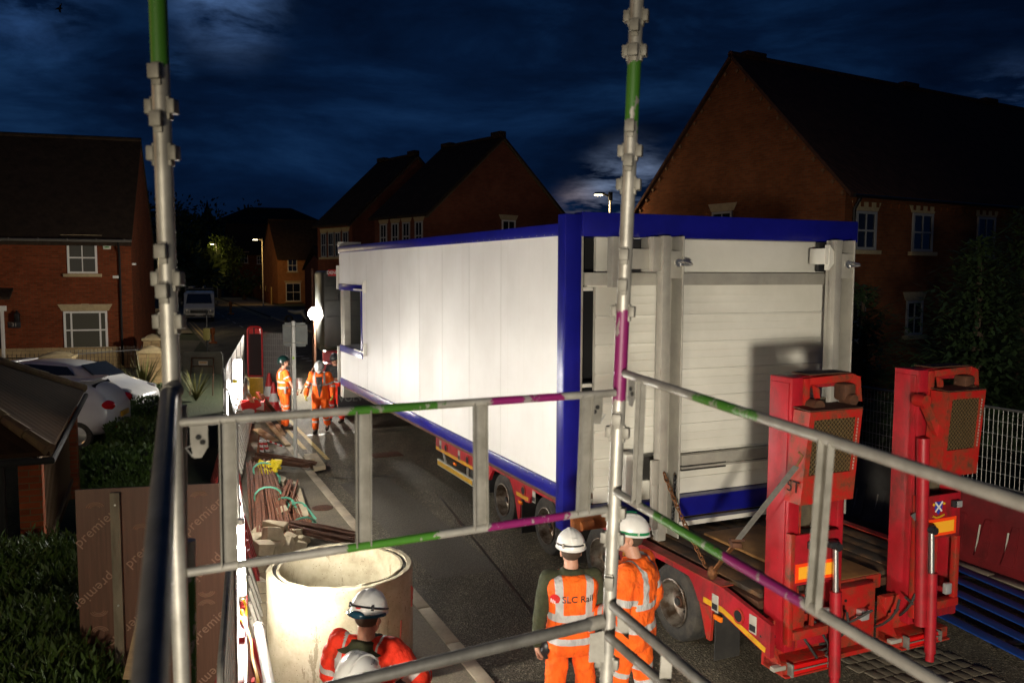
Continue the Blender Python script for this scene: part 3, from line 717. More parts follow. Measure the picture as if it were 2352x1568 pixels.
for i in range(52):
    yy = Y0+.3+i*.2
    for z in (4.275, 1.495): m_b.box((X0-.021, yy, z), (.004, .010, .010))
put('rivets', m_b, MT['greysteel'], B, fr_)
m_b = MB(); m_b.bx(X0-.03, X0+.17, Y0-.02, Y0+.16, 1.03, 4.485, .008); put('corner_post', m_b, MT['blue'], B); m_b = MB(); m_b.bx(X1-.10, X1+.0, Y0, Y0+.16, 1.03, 4.25, .006); put('corner_post', m_b, MT['blue'], B)
m_b = MB(); m_b.bx(X0+.17, X1+.02, Y0-.04, Y0+.16, 4.25, 4.51, .006); put('end_header', m_b, MT['blue'], B)
m_b = MB(); m_b.bx(X0+.17, X1-.1, Y0-.01, Y0+.16, 1.01, 1.235, .006); put('end_sill', m_b, MT['blue'], B)
# light lip inside the corner post
m_b = MB(); m_b.bx(X0+.17, X0+.205, Y0+.0, Y0+.10, 1.235, 4.25, .004); put('post_lip', m_b, MT['greysteel'], B)
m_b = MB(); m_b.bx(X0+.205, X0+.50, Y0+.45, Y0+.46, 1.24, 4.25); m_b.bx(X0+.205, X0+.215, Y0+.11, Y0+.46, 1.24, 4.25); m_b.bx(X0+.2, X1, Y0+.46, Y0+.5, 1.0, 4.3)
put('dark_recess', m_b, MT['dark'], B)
# ribbed end cladding set back behind the header
ec = MB(); xa, xb = X0+.45, X1-.10; yb = Y0+.16
zz = [1.24]; 
ec.bx(xa, xb, yb, yb+.05, 1.24, 4.25)
z = 1.40
while z < 3.66:
    ec.bx(xa, xb, yb-.022, yb, z, z+.03, .004); ec.bx(xa, xb, yb-.010, yb, z+.15, z+.156); ec.bx(xa, xb, yb-.010, yb, z+.24, z+.246); z += .325
for z in (3.95, 4.1): ec.bx(xa, xa+.3, yb-.010, yb, z, z+.006)
put('end_cladding', ec, MT['white_end'], B)
m_b = MB(); m_b.bx(.45, X1-.12, yb-.03, yb-.005, 3.87, 4.245, .004); put('upper_panel', m_b, MT['white_end'], B)
m_b = MB(); m_b.bx(-.46, X1-.12, Y0-.0, Y0+.10, 3.72, 3.86, .004); put('cross_rail', m_b, MT['greysteel'], B)
m_b = MB(); m_b.bx(-.51, -.34, Y0+.02, Y0+.1, 3.66, 3.70, .003); m_b.bx(-.51, -.34, Y0+.02, Y0+.1, 2.6, 2.64, .003); m_b.bx(-.40, .2, Y0+.05, Y0+.12, 3.70, 3.73, .003); put('bracket', m_b, MT['white_end'], B)
m_b = MB(); m_b.bx(.85, X1-.1, Y0-.02, Y0+.06, 1.62, 1.74, .004); m_b.bx(.85, X1-.1, Y0-.03, Y0+.0, 1.58, 1.605); put('lower_rail', m_b, MT['greysteel'], B)
m_b = MB(); DGP = mat('dark_grey_panel', (.03, .028, .025), .6); m_b.bx(.86, 1.50, Y0+.0, Y0+.04, 1.55, 1.66); put('dark_panel', m_b, DGP, B); m_b = MB(); m_b.bx(-.1, .45, Y0-.05, Y0+.02, 1.30, 1.78); put('dark_panel', m_b, DGP, B)
m_b = MB(); m_b.bx(.0, .12, Y0-.16, Y0, 1.32, 1.85, .006); m_b.bx(.12, .36, Y0-.1, Y0, 1.30, 1.52, .006); put('hinge_block', m_b, MT['white_end'], B)
# skirting below the sill and grey support beam on the deck
m_b = MB(); m_b.bx(.85, 2.7, Y0+.30, Y0+.36, .90, 1.0); m_b.bx(.3, 3.1, Y0-.10, Y0+.0, .93, .985); put('base_skirt', m_b, MT['white_end'], B)
m_b = MB(); m_b.bx(X0+.02, X1-.02, Y0+.17, Y1-.02, 1.30, 1.36); m_b.bx(0.3, 3.0, .2, 8.8, .9, 1.3); put('floor', m_b, MT['rustd'], B)
m_b = MB(); m_b.bx(X0+.02, X1-.02, Y0+.17, Y1-.02, 4.25, 4.36); put('roof', m_b, MT['blue'], B)
m_b = MB(); m_b.bx(X1-.1, X1-.02, Y0+.2, 7.2, 1.4, 4.25); m_b.bx(X0+.12, X1-.1, 7.15, 7.2, 1.4, 4.25); put('inner_wall', m_b, MT['white'], B)
# lifting columns standing off the end wall
def column(xa, xb, deep):
    yf = Y0-.34
    m_ = MB(); w_ = (xb-xa)
    m_.bx(xa, xa+.10, yf, yf+.02, .88, 4.26, .003)                  # front flange, left
    m_.bx(xa, xa+.02, yf+.02, yf+.10, .88, 4.26, .003)
    m_.bx(xa+.08, xa+.10, yf+.02, yf+.24, .88, 4.26)
    m_.bx(xa+.10, xb, yf+.22, yf+.24, .88, 4.26)                     # recessed web
    m_.bx(xb-.015, xb, yf, yf+.22, .88, 4.26, .003)
    o_ = put('lifting_column', m_, MT['greysteel'], B)
    m_ = MB(); m_.bx(xa+.15, xb-.015, yf+.03, yf+.17, 3.98, 4.10, .004) if False else m_.bx(xa+.102, xb-.017, yf+.02, yf+.035, 3.80, 4.10, .004)
    put('eye_plate', m_, MT['greysteel'], B, o_)
    m_ = MB(); cx_, cz_ = xa+.21, 3.97
    m_.lathe([(.0, .02), (.045, .02), (.05, .005), (.05, 0)], 18, Matrix.Translation((cx_, yf+.02, cz_)) @ Matrix.Rotation(PI/2, 4, 'X'))
    m_.tube([(cx_, yf, cz_), (cx_+.03, yf-.03, cz_+.02), (cx_+.12, yf-.045, cz_), (cx_+.15, yf-.03, cz_-.01), (cx_+.12, yf-.01, cz_-.02), (cx_+.02, yf-.0, cz_-.02)], .014, 8)
    put('lifting_eye', m_, MT['zinc'], B, o_)
    m_ = MB()
    for z in (4.18, 3.72, 3.50, 1.65): m_.cyl((xa+.20, yf+.215, z), (xa+.20, yf+.20, z), .014, n=8)
    put('bolt', m_, MT['hatblack'], B, o_)
column(.32, .60, 1); column(2.79, 3.10, 1)
m_b = MB(); m_b.bx(.0, .32, Y0-.22, Y0-.08, 3.90, 4.12, .006); m_b.bx(.22, .32, Y0-.3, Y0-.05, 3.87, 4.25, .004); m_b.bx(-.18, .02, Y0-.12, Y0, 3.7, 4.25, .004); put('outrigger_arm', m_b, MT['greysteel'], B)
m_b = MB(); m_b.bx(.02, .36, Y0-.045, Y0+.0, 3.87, 4.22, .004); m_b.bx(2.82, 3.15, Y0-.03, Y0+.02, 3.88, 4.24); put('mounting_plate', m_b, MT['hatblack'], B)
m_b = MB(); m_b.bx(2.66, 2.76, Y0-.30, Y0-.04, 3.97, 4.16, .005); m_b.poly([(2.72, Y0-.31, 4.2), (2.79, Y0-.31, 4.12), (2.79, Y0-.31, 3.98), (2.72, Y0-.31, 3.9)], (0, .08, 0)); put('outrigger_arm', m_b, MT['white_end'], B)
m_b = MB(); m_b.bx(.22, .32, Y0-.345, Y0-.30, 1.52, 1.80, .004); m_b.bx(.24, .31, Y0-.34, Y0-.28, 1.02, 1.52, .004); put('latch_frame', m_b, MT['greysteel'], B)
# window surround
m_b = MB(); m_b.bx(X0-.015, X0+.10, 7.46, Y1-.02, 3.45, 3.58, .004); m_b.bx(X0-.015, X0+.10, 7.46, 7.56, 2.22, 3.45, .004); m_b.bx(X0-.015, X0+.10, 7.46, Y1-.05, 2.10, 2.24, .004)
wf = put('window_frame', m_b, MT['blue'], B)
m_b = MB(); m_b.bx(X0+.02, X0+.16, Y1-.36, Y1-.03, 2.24, 3.45, .004); put('window_post', m_b, MT['greysteel'], B, wf)
m_b = MB(); m_b.bx(X0+.1, X0+.6, 7.5, Y1-.05, 2.20, 2.235); put('window_ledge', m_b, MT['greysteel'], B, wf)
for z, dz in ((3.55, .0), (2.32, -.1)):
    m_b = MB(); m_b.bx(X0-.07, X0-.002, 7.12, 7.17, z-.12, z+.12, .004); m_b.bx(X0-.06, X0-.045, 7.15, 7.95, z-.08, z-.045, .003); m_b.bx(X0-.05, X0, 7.20, 7.26, z-.03, z+.09, .004)
    put('shutter_arm', m_b, MT['upvc'], B)
m_b = MB(); m_b.bx(X0-.06, X0+.02, Y1-.02, Y1+.02, 3.46, 3.98, .004); m_b.bx(X0-.06, X0+.02, Y1-.05, Y1+.0, 1.42, 2.2, .004); m_b.bx(X0-.0, X0+.5, Y1, Y1+.12, 4.38, 4.50); put('far_end_trim', m_b, MT['white_end'], B)
m_b = MB(); m_b.bx(X0+.0, X0+.4, Y1-.3, Y1-.02, 1.08, 1.34, .006); put('lower_bracket', m_b, MT['greysteel'], B)
m_b = MB(); m_b.bx(-.62, -.14, Y0-.12, Y0-.02, 1.04, 1.24, .01); m_b.cyl((-.55, Y0-.14, 1.10), (-.40, Y0-.14, 1.12), .05); put('locking_plate', m_b, mat('orange_rusty_lock', (.40, .13, .03), .7, 0, (.22, .08, .03), 8), B)
# ------------------------------------------------------------------ scaffold round the viewpoint
def painted(name, bands, axis=2):
    t = NT(name); sp = t.n('ShaderNodeSeparateXYZ'); t.l(t.obj(), sp.inputs[0])
    n_ = t.noise(10, 6, .7); base = t.ramp(t.noise(9, 6), [(.35, (.40, .385, .35)), (.65, (.25, .24, .215))])
    pos = t.math('ADD', sp.outputs[axis], t.math('MULTIPLY', t.math('SUBTRACT', n_, .5), .22)); met = .55
    tot = None
    for a, b, c in bands:
        k = t.math('MULTIPLY', t.math('GREATER_THAN', pos, a), t.math('LESS_THAN', pos, b))
        k = t.math('MULTIPLY', k, t.math('LESS_THAN', t.noise(16, 5, .7, (1, 1, .35)), .60))
        base = t.mix(k, base, c); tot = k if tot is None else t.math('MAXIMUM', tot, k)
    t.color(base); t.set(Roughness=.48, Metallic=t.math('MULTIPLY_ADD', tot, -.5, .5) if tot is not None else .5)
    t.bump(t.noise(55, 4), .12, .003); return t.m
GREEN = (.035, .13, .010); PINK = (.15, .006, .075)
def pole(name_label, top, bot, r, sides, fronts, bands, facing):
    """a scaffold standard from bot to top (world points) with V shaped wedge pockets"""
    top = V(top); bot = V(bot); L = (top-bot).length; axis = (top-bot).normalized()
    o = thing('scaffold_pole', name_label, 'scaffold pole', bot, 0, 'scaffold poles')
    o.rotation_mode = 'QUATERNION'; q = V((0, 0, 1)).rotation_difference(axis); o.rotation_quaternion = q
    m_ = MB(); m_.cyl((0, 0, 0), (0, 0, L), r, n=28)
    put('tube', m_, painted('painted_tube', bands), parent=o)
    def zof(v):   # height on the pole whose projection falls on picture row v
        best = min((abs(1e9), 0), (0, 0)) ; lo, hi = 0, L
        for _ in range(40):
            mid = (lo+hi)/2; p = bot+axis*mid-CAMP; y_ = 784-FL*p.dot(_U)/p.dot(_F)
            if y_ > v: lo = mid
            else: hi = mid
        return (lo+hi)/2
    fx = V(facing).normalized(); sd = V((fx.y, -fx.x, 0))
    def pocket(z, d_, big):
        m_ = MB(); rot = Matrix((V((d_.y, -d_.x, 0)), d_, V((0, 0, 1)))).transposed()
        c = d_*(r+.008); m_.box((c.x, c.y, z), (.034, .022, .040), rot, .004)
        m_.box((d_.x*(r-.003), d_.y*(r-.003), z-.004), (.026, .014, .062), rot, .003)
        put('wedge_pocket', m_, MT['galvd'], parent=o)
    for v in sides:
        z = zof(v); pocket(z, sd, 1); pocket(z, -sd, 1)
    for v in fronts: pocket(zof(v), -fx, 0)
    return o, zof
def at(u, v, y): return Yp(u, v, y)
LD, RD = 2.40, 3.05
bl = Yp(431, 1640, LD); tl = Yp(363, -60, LD)
# the left pole is one tube that leans very little
bl = V((Yp(398, 980, LD).x, LD, 1.9)); tl = V((Yp(364, 0, LD).x, LD, 5.2))
tl = Yp(362, -60, LD); bl = Yp(430, 1600, LD)
mid = Yp(384, 600, LD); dirp = (Yp(363, 20, LD)-mid).normalized()
tl = mid+dirp*3.2; bl = mid-dirp*1.7
pole('left scaffold pole with green paint at its top and a dark handrail joining it', tl, bl, .0242, (246, 352, 640, 738), (170, 278, 578, 668), [(2.23, 2.62, GREEN)], (.1, .97, 0))
tr_ = Yp(1466, -60, RD); br = Yp(1389, 1640, RD); tr_ = tr_+(tr_-br).normalized()*1.8
pole('middle scaffold pole with green and magenta paint where the two guardrails meet', tr_, br, .0242, (38, 118, 347, 424, 588+127, 1022-30, 1175, 1235, 1480+40), (64, 128-8, 293, 372, 585, 665-10, 960, 1330), [(2.12, 2.36, GREEN), (1.17, 1.50, PINK)], (.3, .95, 0))
# short inner tube beside the left pole
m_b = MB(); m_b.cyl(Yp(432, 1240, 2.5), Yp(436, 1640, 2.5), .0215, n=20); single('scaffold_pole', m_b, painted('painted_tube_low', [(2.0, 2.95, GREEN)]), 'short green painted tube standing just right of the left scaffold pole foot', 'scaffold pole', 'scaffold poles')
m_b = MB(); m_b.cyl(Yp(414, 930, 2.45), Yp(416, 1640, 2.45), .019, n=20); single('scaffold_pole', m_b, MT['galvd'], 'thin dark upright tube behind the left scaffold pole below the guardrail', 'scaffold pole', 'scaffold poles')

def panel(lbl, P0, P1, Q0, Q1, struts, bands, rt=.0135, plate=None, sw=.045, bands2=None):
    """guardrail frame: top rail P0-P1, lower rail Q0-Q1, flat struts at fractions"""
    P0, P1, Q0, Q1 = V(P0), V(P1), V(Q0), V(Q1)
    o = thing('guardrail_panel', lbl, 'guardrail', ((P0+P1)/2).to_tuple()[:2]+(Q0.z,), 0, 'scaffold guardrails')
    mt = painted('painted_rail', bands, 0)
    m_ = MB(); m_.cyl(P0, P1, rt, n=20); put('top_rail', m_, mt, o, world=True)
    m_ = MB(); m_.cyl(Q0, Q1, rt, n=20); put('lower_rail', m_, mt if bands2 is None else painted('painted_lower_rail', bands2, 0), o, world=True)
    def ku(A_, B_, u):
        lo, hi = 0.0, 1.0
        for _ in range(40):
            md = (lo+hi)/2; p = A_.lerp(B_, md)-CAMP
            if 1176+FL*p.dot(_R)/p.dot(_F) < u: lo = md
            else: hi = md
        return lo
    nrm = (P1-P0).cross(V((0, 0, 1))).normalized()
    for k in struts:
        m_ = MB(); a = P0.lerp(P1, ku(P0, P1, k[0])); b = Q0.lerp(Q1, ku(Q0, Q1, k[1]))
        # channel shaped strut
        w_ = sw; al = (P1-P0).normalized()
        m_.beam(a, b, w_, .0035, up=nrm, bevel=.001); m_.beam(a+al*w_/2+nrm*.008, b+al*w_/2+nrm*.008, .003, .018, up=nrm); m_.beam(a-al*w_/2+nrm*.008, b-al*w_/2+nrm*.008, .003, .018, up=nrm)
        put('strut', m_, MT['galvd'], o, world=True)
    if plate is not None:
        for k in plate:
            a = P0.lerp(P1, k); al = (P1-P0).normalized()*(1 if k < .5 else -1); m_ = MB()
            z0 = V((0, 0, -.012)); w_ = .048
            pts = [a+z0, a+al*w_+z0, a+al*w_+V((0, 0, -.075)), a+al*(w_*.62)+V((0, 0, -.105)), a+al*.008+V((0, 0, -.105)), a+V((0, 0, -.06))]
            m_.poly(pts, nrm*.004); pl = put('latch_plate', m_, MT['galvd'], o, world=True)
            m_ = MB(); m_.cyl(a+al*.022+V((0, 0, -.045))-nrm*.003, a+al*.022+V((0, 0, -.045))+nrm*.007, .008, n=10); m_.cyl(a+al*.033+V((0, 0, -.06))-nrm*.003, a+al*.033+V((0, 0, -.06))+nrm*.007, .008, n=10); put('latch_hole', m_, MT['dark'], o, pl, world=True)
            m_ = MB(); m_.tube([a+al*.002+V((0, 0, -.07)), a-al*.012+V((0, 0, -.075)), a+al*.006+V((0, 0, -.10))], .003, 6); put('latch_wire', m_, MT['zinc'], o, pl, world=True)
    return o
LP0, LP1 = Yp(408, 970, 2.40), Yp(1412, 902, 3.0); LQ0, LQ1 = Yp(430, 1314, 2.40), Yp(1392, 1170, 3.0)
panel('long guardrail panel spanning between the two scaffold poles across the lorry view', LP0, LP1, LQ0, LQ1, ((521, 527), (833, 834), (1101, 1103), (1347, 1336)), [(-.21, .04, GREEN), (.22, .47, PINK)], plate=(.022, .965))
RP0, RP1 = Yp(1436, 858, 3.0), Yp(2420, 1178, 1.42); RQ0, RQ1 = Yp(1416, 1130, 3.0), Yp(2180, 1582, 1.62)
panel('right hand guardrail panel running from the middle pole towards the viewer', RP0, RP1, RQ0, RQ1, ((1478, 1466), (1905, 1874)), [(-.12, -.02, GREEN)], rt=.0142, plate=(.02,), sw=.036, bands2=[(-.20, -.07, GREEN), (-.07, .045, PINK)])
# lower ledgers
o = thing('guardrail_panel', 'lowest right hand guardrail frame below the lifting rail in front of the workers', 'guardrail', Yp(1500, 1500, 2.4), 0, 'scaffold guardrails')
a0, a1, b0, b1 = Yp(1408, 1392, 3.0), Yp(1680, 1625, 2.15), Yp(1398, 1462, 3.0), Yp(1560, 1600, 2.5)
m_b = MB(); m_b.cyl(a0, a1, .0175, n=20); put('top_rail', m_b, MT['galvd'], o, world=True)
m_b = MB(); m_b.cyl(b0, b1, .0165, n=20); put('lower_rail', m_b, MT['galvd'], o, world=True)
m_b = MB(); m_b.beam(Yp(1532, 1500, 2.6), Yp(1524, 1620, 2.6), .036, .004, up=(.3, 1, 0)); put('strut', m_b, MT['galvd'], o, world=True)
m_b = MB(); q = [Yp(1418, 1400, 2.98), Yp(1446, 1425, 2.98), Yp(1444, 1468, 2.98), Yp(1418, 1445, 2.98)]; m_b.poly(q, (0, .004, 0)); put('latch_plate', m_b, MT['galvd'], o, world=True)
o = thing('scaffold_tube', 'thick horizontal scaffold tube crossing low in front of the helmets to the middle pole', 'scaffold tube', Yp(1060, 1500, 2.8), 0, 'scaffold tubes')
m_b = MB(); m_b.cyl(Yp(620, 1612, 2.55), Yp(1385, 1425, 3.0), .0215, n=24); put('tube', m_b, MT['galv'], o, world=True)
m_b = MB(); m_b.cyl(Yp(1350, 1434, 2.98), Yp(1385, 1425, 3.0), .025, n=20); m_b.poly([Yp(1355, 1455, 2.97), Yp(1388, 1448, 2.97), Yp(1388, 1520, 2.97), Yp(1352, 1520, 2.97)], (0, .004, 0)); put('end_bracket', m_b, MT['galvd'], o, world=True)
o = thing('scaffold_tube', 'thick dark handrail tube running from the left pole down towards the viewer', 'scaffold tube', Yp(380, 1200, 1.5), 0, 'scaffold tubes')
m_b = MB(); m_b.cyl(Yp(388, 906, 2.34), Yp(322, 1900, .80), .0235, n=28); put('tube', m_b, MT['galv'], o, world=True)
m_b = MB(); m_b.cyl(Yp(388, 906, 2.34), Yp(388, 906, 2.34)+V((0, .04, .01)), .026, n=20); put('end_cap', m_b, MT['galvd'], o, world=True)

# ------------------------------------------------------------------ barrier line on the left
def barrier(kind):
    """2 m water filled barrier, origin mid-foot, running along local y"""
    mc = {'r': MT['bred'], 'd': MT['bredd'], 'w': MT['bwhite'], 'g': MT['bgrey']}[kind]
    return mc
def barrier_at(p, ang, kind, label, group, mesh=True, back='clear', sheet=False):
    o = thing('plastic_barrier', label, 'barrier', p, ang, group)
    m_ = MB(); L = 1.96
    prof = [(-.23, 0), (-.23, .10), (-.20, .16), (-.08, .62), (-.07, .98), (.07, .98), (.08, .62), (.20, .16), (.23, .10), (.23, 0)]
    m_.poly([(x, -L/2, z) for x, z in prof], (0, L, 0))
    # scalloped ribs on both flanks and lug teeth along the top
    for i in range(5):
        y = -L/2+.22+i*.38
        for s_ in (-1, 1):
            m_.poly([(s_*.225, y, .12), (s_*.225, y+.16, .12), (s_*.09, y+.12, .60), (s_*.09, y+.04, .60)], (s_*.03, 0, .012))
        if i % 2 == 0: m_.bx(-.055, .055, y-.06, y+.10, .97, 1.02, .01)
    m_.mi = 1
    for i in range(4):
        y = -L/2+.36+i*.40
        for s_ in (-1, 1): m_.beam((s_*.226, y, .17), (s_*.125, y+.03, .52), .02, .006, up=(s_, 0, .3))
    put('body', m_, [barrier(kind), MT['bwhite'] if kind != 'w' else MT['bgrey']], o, ang=25)
    if mesh:
        m_ = MB(); r_ = .016
        pts = [(0, -L/2, .98), (0, -L/2, 1.98), (0, -L/2+.05, 2.06), (0, -L/2+.12, 2.09), (0, L/2-.12, 2.09), (0, L/2-.05, 2.06), (0, L/2, 1.98), (0, L/2, .98)]
        m_.tube(pts, r_, 8); m_.cyl((0, -L/2, 1.02), (0, L/2, 1.02), r_*.8, n=8)
        fp = put('mesh_panel', m_, MT['galvd'], o)
        m_ = MB()
        for i in range(1, 26): m_.cyl((0, -L/2+i*L/26, 1.02), (0, -L/2+i*L/26, 2.08), .0022, n=4, caps=False)
        for i in range(1, 8): m_.cyl((0.004, -L/2, 1.02+i*.133), (0.004, L/2, 1.02+i*.133), .0022, n=4, caps=False)
        put('wire_mesh', m_, MT['meshwire'], o, fp)
        if sheet:
            m_ = MB(); m_.bx(-.006, .004, -L/2+.02, L/2-.02, 1.0, 2.06)
            put('sheeting', m_, MT['bwhite'], o, fp)
    return o
ang = math.atan(.308)
ys = [2.55+i*1.93 for i in range(11)]
kinds = 'rwrwrwrwwww'
place = ['beneath the scaffold', 'beside the grey pipe and orange cable', 'behind the broken kerb stones', 'beside the tied rebar bundles', 'behind the rusty mesh bundle', 'beside the striped trestle', 'behind the red road signs', 'behind the leaning planks', 'by the far light tube', 'one before the yellow board', 'ending at the red gate panel']
for i, (y, k) in enumerate(zip(ys, kinds)):
    cname = {'r': 'red', 'w': 'white'}[k]
    ang = math.atan(-(BX(y+.95)-BX(y-.95))/1.9)
    barrier_at((BX(y), y, .06 if y < 27 else 0), ang, k, f'{cname} plastic barrier with mesh panel on top {place[i]}', 'barriers along the left footway', True, sheet=(y > 12.5))
# red topped gate panel and yellow board that close the line
p = Gp(588, 926, .06); yy = p.y
o = thing('gate_panel', 'red framed dark mesh gate panel standing above a yellow board', 'gate', (p.x, p.y, .06), 0)
xl, xr = Yp(569, 800, yy).x-p.x, Yp(602, 800, yy).x-p.x
zt, zb = Yp(585, 755, yy).z, Yp(585, 868, yy).z
m_b = MB(); c = .10
pts = [(xl, 0, zb), (xl, 0, zt-c), (xl+.03, 0, zt-.03), (xl+c, 0, zt), (xr-c, 0, zt), (xr-.03, 0, zt-.03), (xr, 0, zt-c), (xr, 0, zb), (xl, 0, zb)]
m_b.tube(pts, .028, 8, caps=False); put('frame', m_b, MT['signred'], o)
m_b = MB()
for i in range(1, 14): m_b.cyl((xl+(xr-xl)*i/14, 0, zb), (xl+(xr-xl)*i/14, 0, zt-.03), .005, n=4)
put('bars', m_b, MT['blackmetal'], o)
m_b = MB(); m_b.bx(xl+.04, xr-.04, .02, .03, zb+.02, zt-.2); put('dark_sheet', m_b, mat('dark_maroon_sheet', (.03, .012, .012), .6), o)
m_b = MB(); m_b.bx(xl+.05, xl+.17, -.02, .0, zt-.2, zt-.04); m_b.bx(xr-.2, xr-.05, -.02, .0, zt-.2, zt-.04); put('corner_plate', m_b, MT['signred'], o)
m_b = MB(); m_b.bx(xl+.02, xr, .0, .05, .0, zb-.06, .01); put('yellow_board', m_b, MT['yellow'], o)
# mesh panels turning away behind the cones
def mesh_fence(a, b, z0, z1, label, group, sheet=None, cat='fence panel'):
    a = V(a); b = V(b); L = (b-a).length; an = math.atan2(b.y-a.y, b.x-a.x)
    o = thing('mesh_fence_panel', label, cat, (a.x, a.y, z0), an, group); H_ = z1-z0
    m_ = MB(); m_.tube([(0, 0, 0), (0, 0, H_-.13), (.04, 0, H_-.04), (.13, 0, H_), (L-.13, 0, H_), (L-.04, 0, H_-.04), (L, 0, H_-.13), (L, 0, 0)], .019, 8); m_.cyl((0, 0, .10), (L, 0, .10), .013, n=8)
    fr = put('frame', m_, MT['galv'], o)
    m_ = MB(); n_ = int(L/.065)
    for i in range(1, n_): m_.cyl((L*i/n_, 0, .1), (L*i/n_, 0, H_-.01), .0036, n=4, caps=False)
    k_ = int(H_/.2)
    for i in range(1, k_+1): m_.cyl((0, .005, .1+(H_-.1)*i/(k_+1)), (L, .005, .1+(H_-.1)*i/(k_+1)), .0036, n=4, caps=False)
    put('wire_mesh', m_, MT['meshwire'], o, fr)
    if sheet: m_ = MB(); m_.bx(.02, L-.02, .01, .016, .12, H_-.03); put('sheeting', m_, sheet, o, fr)
    m_ = MB(); m_.box((.1, 0, H_-.11), (.13, .012, .12)); put('corner_plate', m_, MT['galvd'], o, fr)
    return o
p = Gp(604, 925, .06); q = Gp(648, 940, .06); r2 = Gp(668, 950, .06)
mesh_fence((p.x, p.y), (q.x, q.y+.9), .06, 2.1, 'grey mesh fence panel behind the traffic cones and the standing worker', 'fence panels behind the cones', MT['bgrey'])
mesh_fence((q.x+.03, q.y+.85), (r2.x, r2.y), .06, 1.95, 'white sheeted fence panel right behind the worker looking up', 'fence panels behind the cones', MT['bwhite'])

# ------------------------------------------------------------------ LED tubes hung on the barrier line
TUBEMAT = emis('lit_led_tube', (1.0, .945, .86), 1050)
TUBES = [((553, 1205), (557, 1364), 7.0), ((539, 880), (530, 975), 12.4), ((552, 826), (554, 914), 19.4)]
lb = ['lit tube lamp fixed upright on the barrier nearest the concrete ring', 'lit tube lamp on the barrier beside a yellow strip', 'lit tube lamp farthest up the barrier line by the red signs']
for (a, b, y), L_ in zip(TUBES, lb):
    a = Yp(*a, y); b = Yp(*b, y); o = thing('tube_lamp', L_, 'lamp', b, 0, 'tube lamps on the barriers')
    m_ = MB(); m_.cyl(a, b, .024, n=14); put('tube', m_, TUBEMAT if y < 15 else emis('lit_led_tube_far', (1.0, .945, .86), 650), o, world=True)
    m_ = MB(); m_.cyl(a, a+V((0, 0, .05)), .027, n=14); m_.cyl(b, b-V((0, 0, .05)), .027, n=14);  put('end_cap', m_, MT['ycap'] if 'yellow' in L_ else MT['hatwhite'], o, world=True)
    m_ = MB(); m_.bx(-.056, -.030, -.04, .04, -.04, (a-b).length+.04, .004); m_.bx(-.056, -.01, .036, .042, -.04, (a-b).length+.04); me = m_.mesh('h'); me.transform(Matrix.Translation(b) @ Matrix.Rotation(-.05, 4, 'Z')); put('light_shield', me, MT['hatwhite'], o, world=True)  # strip added behind the tube to block its light towards the left
def cable(pts, r, mt_, label):
    P_ = [V(p) for p in pts]; out = []
    for i in range(len(P_)-1):
        p0 = P_[max(i-1, 0)]; p1 = P_[i]; p2 = P_[i+1]; p3 = P_[min(i+2, len(P_)-1)]
        for k in range(8):
            t = k/8; out.append(.5*((2*p1)+(p2-p0)*t+(2*p0-5*p1+4*p2-p3)*t*t+(3*p1-p0-3*p2+p3)*t**3))
    out.append(P_[-1]); m_ = MB(); m_.tube(out, r, 8)
    return single('cable', m_, mt_, label, 'cable')
cable([Yp(550, 1420, 6.9), Yp(556, 1400, 6.9), Yp(562, 1440, 6.8), Yp(566, 1400, 6.9), Yp(558, 1375, 6.9)], .009, MT['ycap'], 'yellow cable loop coiled under the nearest lit tube lamp')
cable([Yp(548, 1420, 6.8), Yp(562, 1432, 6.6), Yp(576, 1470, 6.2), Yp(580, 1510, 5.9), Yp(590, 1550, 5.6), Yp(600, 1600, 5.4)], .011, mat('orange_yellow_cable', (.85, .42, .01), .5), 'orange yellow cable running down over the red barrier')

# ------------------------------------------------------------------ concrete ring
cy = 8.1; cx = (774-1176)/FL*cy*1.0
o = thing('concrete_ring', 'large pale concrete manhole ring standing on the footway', 'concrete ring', (cx, cy, .06), R(30))
H_ = .985; ro = .69; ri = .565
prof = [(ro, .0), (ro, H_-.02), (ro-.012, H_), (ro-.055, H_), (ro-.06, H_-.035), (ri+.035, H_-.04), (ri+.03, H_-.005), (ri+.005, H_-.01), (ri, H_-.05), (ri-.005, .02), (ri+.01, 0)]
m_b = MB(); m_b.lathe(prof, 96, None, True)
for v in m_b.bm.verts:
    k = noise.noise(v.co*9)*.006+noise.noise(v.co*28)*.003
    v.co.x += v.co.x*k; v.co.y += v.co.y*k
    if v.co.z > H_-.07: v.co.z += noise.noise(v.co*16)*.010-abs(noise.noise(v.co*31))*.010
t = NT('stained_concrete'); f = t.noise(3.2, 7, .68); c = t.ramp(f, [(.28, (.27, .225, .14)), (.46, (.43, .375, .25)), (.62, (.52, .465, .33)), (.78, (.60, .55, .41))])
sp = t.n('ShaderNodeTexVoronoi'); sp.inputs['Scale'].default_value = 26; t.l(t.obj(), sp.inputs['Vector'])
c = t.mix(t.math('LESS_THAN', sp.outputs['Distance'], .12), c, (.17, .13, .075))
c = t.mix(t.math('GREATER_THAN', t.noise(5.5, 7, .75, (1, 1, .25)), .60), c, (.30, .25, .16))
t.color(c); t.set(Roughness=.85); t.bump(t.math('SUBTRACT', t.noise(38, 6), t.math('LESS_THAN', sp.outputs['Distance'], .14)), .45, .006)
body = put('ring', m_b, t.m, o, ang=40)
m_b = MB(); m_b.tube([(math.cos(a)*(ro-.075), math.sin(a)*(ro-.075), H_-.030) for a in [i/64*2*PI for i in range(65)]], .016, 6, caps=False); put('seal_ring', m_b, mat('dark_seal', (.035, .03, .022), .9), o, body)
